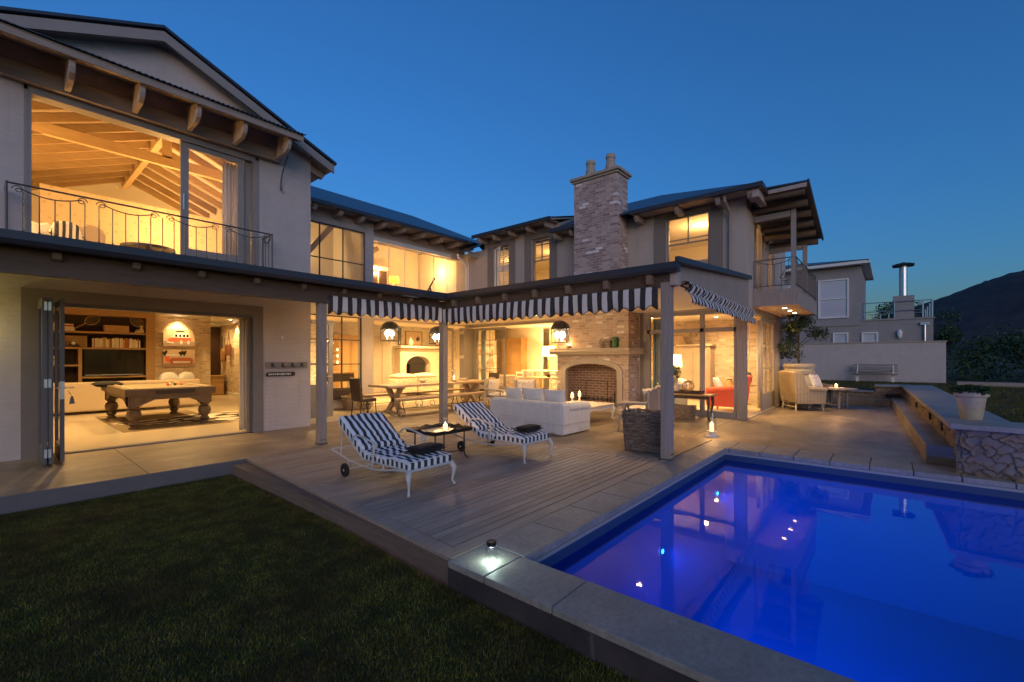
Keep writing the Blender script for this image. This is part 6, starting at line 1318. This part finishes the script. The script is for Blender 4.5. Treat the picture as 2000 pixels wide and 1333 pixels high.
T = thing('console_table','dark wood console table outside the lounge window','table',(11.35,4.0,0))
b = MB(); b.box(-.22,-.75,.58,.22,.75,.62); part(T,b,'top','oak',bevel=.01); b = MB(); b.box(-.18,-.7,.50,-.16,.7,.58); part(T,b,'apron','darkwood')
for x in (-.16,.16):
    for y in (-.66,.66): b = MB(); b.tube([(x,y,.58),(x*1.1,y*1.02,.4),(x*.8,y*.98,.15),(x*1.2,y*1.04,.01)],[.04,.03,.02,.03],8); part(T,b,'leg','darkwood',smooth=True)
b = MB(); b.box(-.2,-.4,.0,.2,.4,.02); b.box(-.21,-.42,.02,-.19,.42,.06); b.box(.19,-.42,.02,.21,.42,.06); b.box(-.19,-.42,.02,.19,-.40,.07); b.box(-.19,.40,.02,.19,.42,.07)
b.v = [(x+11.35,y+3.95,z+.622) for x,y,z in b.v]; tag(b.build('tray', M['darkwood'], None), 'dark tray on the console outside the lounge window', 'tray')
T = thing('bottle_vase','stone bottle on the dark console tray','vase',(11.3,4.15,.645)); b = MB(); b.lathe([(.07,0),(.08,.02),(.08,.13),(.03,.2),(.025,.23),(.035,.24),(0,.24)],(0,0,0),16); part(T,b,'body','cane',smooth=True)
b = MB(); rg = random.Random(4)
for k in range(14):
    r1, a1, a2 = .1+.06*rg.random(), rg.random()*6.3, rg.random()*3.1
    b.tube([(11.35+r1*math.cos(t_+a1)*math.cos(a2), 3.85+r1*math.cos(t_+a1)*math.sin(a2)+.02, .80+r1*math.sin(t_+a1)*.9) for t_ in [i*.5 for i in range(12)]], .006, 4)
tag(b.build('vine_bundle', M['oak'], None), 'bundle of curled dry vines on the console tray', 'ornament')
# ------------------------------------------------------------------ dining group on the veranda
T = thing('dining_table','long pale wooden trestle table under the veranda lanterns','dining table',(8.65,10.35,0))
b = MB(); 
for k in range(5): b.box(-1.95,-.5+.2*k+.003,.72,1.95,-.5+.2*(k+1)-.003,.78)
part(T,b,'tabletop','tabletop',bevel=.006)
for x in (-1.45,1.45):
    b = MB(); 
    for s_ in (-1,1): b.cbox((x+s_*.0,0,.36),(.10,.12,.98),0,s_*R(42))
    b.box(x-.06,-.42,.66,x+.06,.42,.72); b.box(x-.06,-.42,0,x+.06,.42,.06); part(T,b,'leg','tabletop')
b = MB(); b.box(-1.45,-.04,.3,1.45,.04,.42); part(T,b,'stretcher','tabletop')
def bench(label, loc):
    T = thing('bench', label, 'bench', loc, 0, 'benches along the dining table'); b = MB()
    b.box(-2.05,-.17,.42,2.05,-.005,.47); b.box(-2.05,.005,.42,2.05,.17,.47); part(T,b,'seat','tabletop',bevel=.006)
    for x in (-1.95,-.1,1.85):
        b = MB()
        for s_ in (-1,1):
            b.tube([(x,s_*.05,.42),(x,s_*.08,.3),(x,s_*.15,.18),(x,s_*.17,.08),(x,s_*.12,.01),(x,s_*.07,.03),(x,s_*.08,.08)],.010,5)
            b.tube([(x+.06*math.cos(a)*(1-i*.06),s_*.1,.33+.06*math.sin(a)*(1-i*.06)) for i,a in enumerate([k*.6 for k in range(11)])],.007,4)
        b.bar((x,-.12,.2),(x,.12,.2),.008); part(T,b,'leg','iron_dark')
    b = MB(); b.bar((-1.95,0,.2),(1.85,0,.2),.009)
    for x in (-.95,.95): b.tube([(x+.1*math.cos(a)*(1-.04*i),0,.28+.1*math.sin(a)*(1-.04*i)) for i,a in enumerate([-.6+k*.42 for k in range(16)])],.008,4)
    part(T,b,'brace','iron_dark'); return T
B1 = bench('wooden bench on scrolled iron legs on the near side of the dining table',(8.8,9.55,0)); copy_tree(B1,None,'wooden bench on the far side of the dining table',(8.8,11.2,0))
def dchair(label, loc, rz):
    T = thing('leather_chair', label, 'chair', loc, rz, 'dark chairs at the table ends'); b = MB(); b.box(-.23,-.22,.38,.23,.22,.46); part(T,b,'seat','darkwood',bevel=.02); b = MB(); b.prism([(.16,.40),(.24,.40),(.31,.98),(.27,1.0)],'X',-.23,.23); part(T,b,'backrest','darkwood',bevel=.01)
    for sx in (-1,1):
        for y in (-.19,.21): b = MB(); b.bar((sx*.2,y,.38),(sx*.22,y*1.15,0),.014); part(T,b,'leg','iron_dark')
        b = MB(); b.tube([(sx*.21,.09*math.cos(a)*(1-.05*i),.25+.10*math.sin(a)*(1-.05*i)) for i,a in enumerate([k*.5 for k in range(15)])],.006,4); part(T,b,'scroll','iron_dark')
    return T
dchair('dark upright chair at the left end of the dining table',(6.35,10.45,0),R(90)); dchair('dark upright chair at the far right end of the dining table',(11.1,10.5,0),R(-90))
def pendant(label, loc, r=.22, h=.42):
    T = thing('lantern', label, 'hanging lantern', loc, R(20), 'arched hanging lanterns under the veranda'); x,y,z = loc
    b = MB(); b.bar((0,0,h+.22),(0,0,2.76-z),.004,4)
    for k in range(int((2.76-z-h-.2)/.05)): b.lathe([(0,-.02),(.010,0),(0,.02)],(0,0,h+.24+.05*k),6)
    part(T,b,'chain','iron_dark')
    b = MB(); 
    for i in range(4):
        a0, a1 = math.pi/4+i*math.pi/2, math.pi/4+(i+1)*math.pi/2; p0 = (r*math.cos(a0)*1.05, r*math.sin(a0)*1.05); p1 = (r*math.cos(a1)*1.05, r*math.sin(a1)*1.05)
        b.bar((*p0,0),(*p0,h-.14),.007,4); b.bar((*p0,0),(*p1,0),.007,4); b.bar((*p0,h-.14),(*p1,h-.14),.008,4)
        b.tube([(p0[0]+(p1[0]-p0[0])*k/10, p0[1]+(p1[1]-p0[1])*k/10, h-.26+.11*math.sin(math.pi*k/10)) for k in range(11)],.005,4)
        b.tube([(p0[0]*math.cos(t_), p0[1]*math.cos(t_), h-.14+.2*math.sin(t_)) for t_ in [k*math.pi/16 for k in range(9)]],.006,4)
    part(T,b,'frame','iron_dark')
    b = MB(); b.lathe([(r*.98*math.cos(t_), h-.135+.19*math.sin(t_)) for t_ in [k*math.pi/16 for k in range(9)]],(0,0,0),20); b.f = b.f[:20*8]; part(T,b,'dome','iron',smooth=True)
    b = MB()
    for i in range(4):
        a0, a1 = math.pi/4+i*math.pi/2, math.pi/4+(i+1)*math.pi/2; b.add([(r*math.cos(a0),r*math.sin(a0),0),(r*math.cos(a1),r*math.sin(a1),0),(r*math.cos(a1),r*math.sin(a1),h-.14),(r*math.cos(a0),r*math.sin(a0),h-.14)],[(0,1,2,3)])
    part(T,b,'pane','glassware')
    b = MB()
    for i in range(3): a = i*2.09; b.lathe([(0,.0),(.012,.0),(.012,.09)],(.075*math.cos(a),.075*math.sin(a),.04),8)
    part(T,b,'candle_tube','white_paint')
    b = MB()
    for i in range(3): a = i*2.09; b.lathe([(0,-.01),(.042,.01),(.055,.045),(.03,.10),(0,.13)],(.075*math.cos(a),.075*math.sin(a),.13),10)
    part(T,b,'bulb','bulb',smooth=True); light('POINT',(x,y,z+.19),95,(1,.68,.34),.09,'lantern_light',None); return T
pendant('left arched iron lantern glowing over the dining table',(6.45,9.45,1.93))
pendant('middle arched iron lantern glowing beside the second veranda post',(8.05,9.55,1.90))
pendant('right arched iron lantern glowing over the sofa group, left of the fireplace',(8.60,5.84,1.86),.23,.45)
# mantel shelf things
def small(name,label,cat,loc,prof,mat,group=None,n=18): 
    T = thing(name,label,cat,loc,0,group); b = MB(); b.lathe(prof,(0,0,0),n); part(T,b,'body',mat,smooth='auto'); return T
for y,l in ((6.15,'left of two small dark wicker baskets on the mantel'),(5.98,'right of two small dark wicker baskets on the mantel')):
    T = small('small_basket',l,'basket',(11.15,y,1.78),[(.08,0),(.10,.2),(.09,.2),(.07,.02)],'wick','small baskets on the mantel'); b = MB(); b.tube([(0,.08*math.cos(a),.2+.06*math.sin(a)) for a in [math.pi*k/8 for k in range(9)]],.008,5); part(T,b,'handle','darkwood')
T = small('green_jug','glossy green jug between the baskets on the mantel','jug',(11.15,5.76,1.78),[(.07,0),(.09,.05),(.085,.2),(.06,.25),(.08,.30),(.07,.30),(.05,.25),(0,.2)],'green'); b = MB(); b.tube([(0,-.08,.25),(0,-.13,.22),(0,-.12,.12),(0,-.09,.08)],.012,6); part(T,b,'handle','green')
T = thing('box_basket','rectangular brown wicker box at the right end of the mantel','basket',(11.15,5.46,1.78)); b = MB(); b.box(-.1,-.14,0,.1,.14,.17); part(T,b,'body','wick_light',bevel=.01); b = MB(); b.box(-.105,-.145,.17,.105,.145,.19); part(T,b,'lid','wick_light')
T = small('votive_glass','small candle in an orange glass at the left of the mantel','candle holder',(11.15,7.3,1.78),[(.03,0),(.05,.04),(.055,.1),(.05,.1),(.03,.01)],'oak'); b = MB(); b.lathe([(0,.06),(.02,.07),(.022,.1),(0,.13)],(0,0,0),8); part(T,b,'flame','flame'); light('POINT',(11.1,7.3,1.95),5,(1,.45,.15),.02,'candle_light')
# wall board with hooks and the weathered sign on the left wall
T = thing('hook_board','wooden board with four cast hooks on the plaster wall','hook rail',(4.12,9.8,1.28)); b = MB(); b.box(-.43,-.025,0,.43,-.001,.14); part(T,b,'board','timber_x',bevel=.004)
for x in (-.3,-.1,.1,.3):
    b = MB(); b.cbox((x,-.035,.08),(.05,.02,.08)); 
    for s_ in (-1,1): b.tube([(x,-.04,.05),(x+s_*.02,-.07,.03),(x+s_*.04,-.08,.06)],.007,5)
    b.tube([(x,-.04,.09),(x,-.08,.10),(x,-.08,.12)],.007,5); part(T,b,'hook','iron')
T = thing('wall_sign','small weathered wooden word sign below the hook board','sign',(3.98,9.8,1.12)); b = MB(); b.prism([(-.27,0),(.29,.0),(.31,.05),(.29,.09),(-.25,.09),(-.29,.05)],'Y',-.02,-.001); part(T,b,'board','darkwood')
b = MB(); rg = random.Random(9); x = -.22
while x < .24: b.cbox((x,-.023,.046),(.018+.014*rg.random(),.004,.03+.025*rg.random()),0,0,R(rg.uniform(-25,25))); x += .042
part(T,b,'raised_letters','white_paint')
b = MB(Matrix.Translation((4.02,9.79,1.93)) @ Matrix.Rotation(R(90),4,'X')); b.lathe([(0,.012),(.025,.01),(.03,0)],(0,0,0),14); tag(b.build('sensor', M['white_paint'], None), 'small round white sensor on the plaster wall above the hook board', 'sensor')
# ------------------------------------------------------------------ right terrace
T = thing('stone_wall','low rubble stone wall with smooth coping round the terrace','wall',(8.3,-.69,0))
b = MB(); b.prism([(18.3,-.33),(8.35,-.73),(8.35,-1.25),(18.9,-.95),(18.9,2.3),(18.34,2.3),(18.34,-.3)],'Z',-.1,.40); b.prism([(18.34,-.33),(8.35,-.73),(8.35,-1.25),(18.9,-.95),(18.9,.38),(18.34,.38)],'Z',.40,.585)
b.prism([(8.35,-.73),(8.15,-.67),(8.0,-5.5),(8.6,-5.5),(8.6,-1.24),(8.35,-1.25)],'Z',-.1,.585); b.build('wall_core', M['screed'], T)
def rubble(P0, P1, z0, z1, seed, res=.012, size=.16):
    # a face of real, separately shaped stones: displaced Voronoi cells with recessed joints
    rg = np.random.RandomState(seed); P0 = np.array(P0); P1 = np.array(P1); L = np.linalg.norm(P1-P0); d = (P1-P0)/L; nrm = np.array([d[1],-d[0]])
    nu, nz = int(L/res)+1, int((z1-z0)/res)+1; cu, cz = max(1,int(L/size)), max(1,round((z1-z0)/(size*.62)))
    sx = []; 
    for j in range(-1,cz+1):
        for i in range(-1,cu+1): sx.append(((i+.5+.5*(j%2)+rg.uniform(-.47,.47))*L/cu, (j+.5+rg.uniform(-.42,.42))*(z1-z0)/cz))
    sx = np.array(sx); pal = np.array([(.21,.155,.12),(.36,.25,.155),(.22,.20,.19),(.40,.31,.215),(.30,.165,.09),(.17,.135,.12),(.33,.28,.23)])
    colr = np.array([1.12,1.0,.78])*pal[rg.randint(0,len(pal),len(sx))]*rg.uniform(.5,.95,(len(sx),1)); off = rg.uniform(-.008,.012,len(sx)); tilt = rg.uniform(-.06,.06,(len(sx),2))
    U, Z = np.meshgrid(np.linspace(0,L,nu), np.linspace(z0,z1,nz)); u = U.ravel(); z = (Z-z0).ravel()
    uw = u+.018*np.sin(z*31+u*9)+.012*np.sin(u*47); zw = z+.014*np.sin(u*27+2)+.008*np.sin(u*61+z*40)
    D = np.sqrt((uw[:,None]-sx[:,0])**2+((zw[:,None]-sx[:,1])*1.45)**2); o = np.argsort(D,1)[:,:2]; r = np.arange(len(u)); e = (D[r,o[:,1]]-D[r,o[:,0]])/2; k = o[:,0]
    prof_ = 1-np.clip(1-e/.022,0,1)**2; h = prof_*(.030+off[k]+tilt[k,0]*(uw-sx[k,0])+tilt[k,1]*(zw-sx[k,1])) + .003*np.sin(u*90+z*70)*prof_
    V = np.stack([P0[0]+d[0]*u+nrm[0]*h, P0[1]+d[1]*u+nrm[1]*h, z+z0],1); i_, j_ = np.meshgrid(np.arange(nu-1), np.arange(nz-1)); a_ = (j_*nu+i_).ravel(); F = np.stack([a_,a_+1,a_+nu+1,a_+nu],1)
    ob = np_mesh('rubble_face', V, F, M['stone'], T); me = ob.data; ca = me.attributes.new('stone','FLOAT_COLOR','POINT'); jc = np.clip(e/.008,0,1)[:,None]
    cc = colr[k]*jc+np.array([.10,.08,.065])*(1-jc); ca.data.foreach_set('color', np.concatenate([cc, np.ones((len(cc),1))],1).astype(np.float32).ravel()); me.polygons.foreach_set('use_smooth', [True]*len(me.polygons))
rubble((8.02,-5.4),(8.12,-.645),-.02,.585,1); rubble((8.12,-.66),(18.33,-.30),.2,.585,2,.03); rubble((18.32,-.30),(18.32,.38),.2,.585,3,.03); rubble((18.32,.38),(18.32,2.28),.2,.40,4,.03)
b = MB(); b.prism([(18.25,.40),(18.25,-.26),(8.06,-.58),(7.90,-5.5),(8.7,-5.5),(8.78,-1.22),(18.96,-.98),(18.96,.40)],'Z',.585,.655); b.prism([(18.26,.40),(18.96,.40),(18.96,2.3),(18.26,2.3)],'Z',.40,.45); b.build('coping', M['coping'], T, bevel=.012)
for (x,y) in ((9.8,-.61),(11.4,-.55),(14.0,-.45)):
    b = MB(); b.cbox((x,y,.42),(.20,.03,.11),R(2)); bl = b.build('bulkhead_light', M['iron_dark'], T)
b = MB(); b.cbox((18.29,-.05,.32),(.03,.34,.12)); b.build('bulkhead_light', M['iron_dark'], T)
T = thing('seat_ledge','smooth concrete bench ledge along the foot of the stone wall','bench',(8.7,-.4,0))
b = MB(); b.prism([(18.28,.0),(8.70,-.38),(8.64,-.70),(18.29,-.30)],'Z',0,.27); b.prism([(17.95,2.2),(17.95,.0),(18.29,.0),(18.29,2.2)],'Z',0,.24); b.build('ledge', M['screed'], T, bevel=.01)
def wingchair(label, loc, rz):
    T = thing('wicker_armchair', label, 'armchair', loc, rz, 'wicker wing armchairs by the round table')
    b = MB(); b.box(-.36,-.40,.20,.36,.30,.44); part(T,b,'seat_base','wick_light',bevel=.03)
    b = MB(); b.prism([(.22,.22),(.36,.22),(.48,1.10),(.38,1.14)],'X',-.36,.36); part(T,b,'backrest','wick_light',bevel=.03)
    for s_ in (-1,1):
        b = MB(); b.prism([(-.42,.20),(.38,.20),(.46,1.10),(.32,1.12),(.18,1.02),(.08,.72),(-.1,.64),(-.44,.62)],'X',s_*.35,s_*.43); b.tube([(s_*.40,-.44,.60),(s_*.41,.05,.64)],.07,10); part(T,b,'wing','wick_light',smooth='auto',bevel=.015)
        for y in (-.36,.34): b = MB(); b.tube([(s_*.33,y,.22),(s_*.36,y*1.08,0)],.026,6); part(T,b,'leg','cane')
    b = MB(); b.bar((-.34,-.36,.1),(.34,-.36,.1),.014); b.bar((-.34,.34,.1),(.34,.34,.1),.014); part(T,b,'stretcher','cane')
    b = MB(); b.cushion((0,-.08,.49),(.68,.66,.15)); part(T,b,'seat_cushion','linen',smooth=True); return T
wingchair('honey wicker wing armchair in profile beside the sliding door',(15.42,1.98,0),R(36)); wingchair('honey wicker wing armchair behind, facing the pool',(17.1,2.0,0),R(-38))
b = MB(Matrix.Translation((16.05,1.72,.80)) @ Matrix.Rotation(R(-20),4,'Z') @ Matrix.Rotation(R(70),4,'X')); b.cushion((0,0,0),(.5,.5,.16)); tag(b.build('cushion', M['floral'], None, smooth=True), 'rose-patterned cushion on the wicker armchair', 'cushion')
T = thing('round_table','round weathered wooden table beside the wicker armchairs','table',(16.55,1.28,0)); b = MB(); b.lathe([(.0,.56),(.52,.56),(.55,.575),(.55,.60),(.0,.60)],(0,0,0),28); part(T,b,'top','timber_x',smooth='auto')
for k in range(4): a = .4+k*math.pi/2; b = MB(); b.lathe([(.03,0),(.04,.05),(.025,.1),(.045,.25),(.03,.42),(.045,.56)],(.3*math.cos(a),.3*math.sin(a),0),10); part(T,b,'leg','timber',smooth=True)
b = MB(); [b.bar((.3*math.cos(.4+k*math.pi/2),.3*math.sin(.4+k*math.pi/2),.12),(.3*math.cos(.4+(k+1)*math.pi/2),.3*math.sin(.4+(k+1)*math.pi/2),.12),.02) for k in range(4)]; part(T,b,'stretcher','timber_x')
hurricane('square glass candle on the round weathered table',(16.5,1.25,.62),.09,.14,power=6,prof=[(.085,0),(.085,.14)],candle_h=.09)
b = MB(); b.lathe([(0,.0),(.2,.0),(.22,.015),(0,.016)],(16.5,1.25,.602),20); tag(b.build('plate', M['linen'], None), 'pale plate under the candle on the round table', 'plate')
# planter with tree, urn on wall
T = thing('planter_tree','leafy tree in a big ringed clay pot at the house corner','potted tree',(16.15,2.15,0))
b = MB(); b.lathe([(.30,0),(.42,.25),(.47,.6),(.45,.9),(.38,1.0),(.41,1.03),(.42,1.12),(.39,1.17),(.40,1.2),(.43,1.24),(.43,1.31),(.37,1.33),(.35,1.2),(0,1.2)],(0,0,0),32); part(T,b,'pot','terracotta',smooth='auto')
b = MB(); rg = random.Random(11); tips = []
b.tube([(0,0,1.2),(.03,.02,1.8),(-.02,.0,2.3)],[.035,.028,.018],7)
for k in range(16):
    a = rg.random()*6.3; z = 1.4+1.1*rg.random(); r1 = .25+.35*rg.random(); tip = (r1*math.cos(a), r1*math.sin(a), z+.2+.5*rg.random()); b.tube([(0,0,z),(tip[0]*.5,tip[1]*.5,z+.22),tip],[.014,.010,.004],5); tips.append(tip)
part(T,b,'trunk','bark')
V = np.concatenate([leafball(190,.24,.05,20+i,.9,t_) for i,t_ in enumerate(tips)]+[leafball(120,.28,.05,60,1.4,(-.1,.1,1.65))]); leaf_obj('leaves', V+np.array([16.15,2.15,0]), M['leaf_tree'], T)
T = thing('wall_urn','chalky white flower pot with dark trailing plants on the stone wall corner','plant pot',(8.85,-.85,.655))
b = MB(); b.lathe([(.11,0),(.115,.02),(.15,.29),(.16,.31),(.18,.32),(.185,.38),(.165,.39),(.145,.34),(0,.34)],(0,0,0),28); part(T,b,'pot','terracotta',smooth='auto')
leaf_obj('plant', leafball(1300,.21,.035,31,.34)+np.array([8.85,-.85,1.05]), M['leaf'], T)
# garden bench on the lawn
T = thing('garden_bench','slatted grey bench with white supports on the far lawn','bench',(24.9,.53,.47)); b = MB()
for k in range(3): b.box(-.25+.13*k,-.75,.32,-.14+.13*k,.75,.35)
part(T,b,'seat','frame_dark'); b = MB()
for k in range(3): b.box(.16,-.75,.44+.12*k,.19,.75,.53+.12*k)
part(T,b,'backrest','frame')
for y in (-.6,.6): b = MB(); b.box(-.04,y-.05,0,.04,y+.05,.33); b.tube([(-.2,y,.5),(.0,y,.52),(.12,y,.5),(.17,y,.75)],.02,6); b.tube([(-.2,y,.34),(-.22,y,.45),(-.2,y,.5)],.02,6); part(T,b,'leg','white_paint')
# boundary wall and neighbour
T = thing('boundary_wall','long lilac-white rough plastered garden boundary wall','wall',(25.4,-1.72,.3)); b = MB(); b.box(25.4,-1.72,.2,25.62,6.0,2.17); b.build('wall_face', M['plaster'], T); b = MB(); b.box(25.36,-1.76,2.17,25.66,6.0,2.22); b.build('coping', M['caststone'], T)
b = MB(); b.box(25.385,3.0,1.1,25.4,3.12,1.16); tag(b.build('wall_vent', M['iron_dark'], None), 'small dark vent low on the boundary wall', 'vent')
T = thing('neighbour_house','grey plastered neighbouring house with flat roof terrace and white windows','house',(31,1.24,.3))
b = MB(); b.box(31,1.24,.3,37,9,6.56); b.build('wall', M['neigh'], T); b = MB(); b.box(31.004,-1.64,.3,37,1.239,3.52); b.build('wall', M['neigh'], T); b = MB(); b.box(30.95,-1.7,3.52,37,1.239,3.60); b.box(30.95,1.24,3.30,30.999,4.2,3.42); b.build('parapet', M['neigh'], T)
b = MB(); b.box(30.4,.85,6.60,37.5,9,6.72); b.box(30.55,1.0,6.72,37.5,9,6.80) ; b.build('eaves', M['white_paint'], T); b = MB(); b.add([(30.45,.9,6.81),(37.5,.9,6.81),(37.5,9,6.81),(30.45,9,6.81),(34,4.5,7.6),(34,5.5,7.6)],[(0,1,4),(1,2,5,4),(2,3,5),(3,0,4,5)]); b.build('roof', M['roof'], T)
M['blind'] = m_plain('white_blind', (.58,.58,.63), .8, var=.03)
def nwin(y0,y1,z0,z1,mull=True):
    b = MB(); x = 30.93; f_ = .07; b.box(x,y0,z0,x+.07,y0+f_,z1); b.box(x,y1-f_,z0,x+.07,y1,z1); b.box(x,y0+f_,z0,x+.07,y1-f_,z0+f_); b.box(x,y0+f_,z1-f_,x+.07,y1-f_,z1)
    if mull: b.box(x+.01,y0+f_,(z0+z1)/2-.025,x+.06,y1-f_,(z0+z1)/2+.025)
    fr = b.build('window', M['white_paint'], T); b = MB(); b.box(x+.062,y0+f_,z0+f_,x+.066,y1-f_,z1-f_); b.build('blind', M['blind'], fr); b = MB(); b.box(x+.03,y0+f_,z0+f_,x+.034,y1-f_,z1-f_); b.build('pane', M['glass'], fr)
nwin(1.78,3.19,3.76,5.95); nwin(4.3,5.0,4.2,5.95); nwin(1.80,2.50,2.3,2.93,False); nwin(.52,1.22,2.3,2.91,False)
b = MB(); b.box(31.1,-.93,3.6,32.0,-.08,4.78); b.build('flue_block', M['neigh'], T); b = MB(); b.lathe([(.17,0),(.17,1.7)],(31.5,-.5,4.78),20); b.build('flue_pipe', M['galv'], T, smooth='auto')
b = MB(); b.add([(31.05,-.95,6.42),(31.95,-.95,6.42),(31.95,-.05,6.42),(31.05,-.05,6.42),(31.5,-.5,6.60)],[(0,1,4),(1,2,4),(2,3,4),(3,0,4)]); b.box(31.1,-.9,6.38,31.9,-.1,6.42); b.box(31.2,-.8,6.46,31.8,-.2,6.50); b.build('flue_cowl', M['iron_dark'], T)
b = MB()
for y in (1.1,-.15,-1.25,-1.6): b.bar((31.06,y,3.55),(31.06,y,4.48),.035,6)
for z in (4.48,4.0): b.bar((31.06,1.2,z),(31.06,-1.6,z),.022,6)
for y,x in ((.9,36.6),(.5,36.6),(.1,36.6),(-.3,36.6)): b.bar((x,y,3.55),(x,y,4.3),.03,6)
b.bar((31.06,-1.6,4.48),(36.8,-1.6,4.48),.02,6); b.bar((36.8,1.2,4.3),(36.8,-1.6,4.3),.02,6)
for x in (33,35,36.8): b.bar((x,-1.6,3.55),(x,-1.6,4.48),.03,6)
b.build('terrace_railing', M['galv'], T)
b = MB(); b.lathe([(.06,0),(.10,.1),(.12,.3),(.06,.42),(0,.46)],(30.92,-.35,2.55),10); b.build('wall_lantern', M['white_paint'], T); b = MB(); b.box(30.88,-1.5,3.2,31,-1.15,3.34); b.bar((30.93,-1.32,3.2),(30.93,-1.32,2.3),.05,8); b.build('downpipe', M['galv'], T)
# planting
def bush_tree(label, loc, h, r, seed, n=2600, leaf=.10):
    T = thing('tree', label, 'tree', loc, 0, 'dark trees beyond the neighbour'); rg = random.Random(seed); b = MB(); b.tube([(0,0,0),(.1,0,h*.4),(0,.1,h*.7)],[.14,.1,.05],7); part(T,b,'trunk','bark')
    V = np.concatenate([leafball(n//12,r*.45,leaf,seed*9+i,.8,(rg.uniform(-r,r)*.7,rg.uniform(-r,r)*.7,h*.65+rg.uniform(-.3,.35)*h*.8)) for i in range(12)]); leaf_obj('crown', V+np.array(loc), M['leaf'], T)
for i,(x,y,h,r,l) in enumerate([(46,-.2,6.1,1.7,'dark round tree behind the neighbour roof terrace, left one'),(44,-2.2,5.0,1.6,'dark low tree behind the neighbour roof terrace, right one'),(28.5,4.9,3.4,.6,'small dark tree between the two houses')]): bush_tree(l,(x,y,0),h,r,i+3)
V = []; rg = np.random.RandomState(8)
for i in range(120):
    u = rg.rand(); x = 24+22*rg.rand(); y = -1.9-14*rg.rand()**.8 - (x-24)*.12; r = .8+.7*rg.rand(); V.append(leafball(260,r,.11,100+i,.85,(x,y,.45+1.5*rg.rand()+.05*(x-24))))
o = np_mesh('hedge', np.concatenate(V), np.arange(120*260*4).reshape(-1,4), M['leaf']); tag(o,'dense dark hedge and shrubs right of the boundary wall','hedge',kind='stuff')
T = thing('garden_edging','low dark sleeper edging in front of the hedge','edging',(24,-3,.47)); b = MB(); b.box(23.6,-10,.45,23.8,-1.9,.62); b.build('sleeper', M['timber_y'], T)
# dusk afterglow: one weak, very soft sun behind the camera
sl2 = bpy.data.lights.new('afterglow_sun','SUN'); sl2.energy = SUN_W*K; sl2.angle = R(45); sl2.color = (1,.78,.70); so = bpy.data.objects.new('afterglow_sun', sl2); COL.objects.link(so)
so.rotation_euler = Vector((.72,.68,-.20)).to_track_quat('-Z','Y').to_euler()

T = thing('wall_lamp','small wall lantern on the far left plaster wall','lamp',(-.42,9.8,1.95)); b = MB(); b.box(-.05,-.02,-.1,.05,-.001,.1); b.bar((0,-.02,.06),(0,-.12,.06),.01); part(T,b,'bracket','iron_dark'); b = MB(); b.lathe([(.03,-.1),(.05,0),(.06,.04),(.0,.09)],(0,-.12,0),10); part(T,b,'lamp_shade','shade'); light('POINT',(-.42,9.62,1.90),16,(1,.86,.30),.04,'wall_lamp_light')
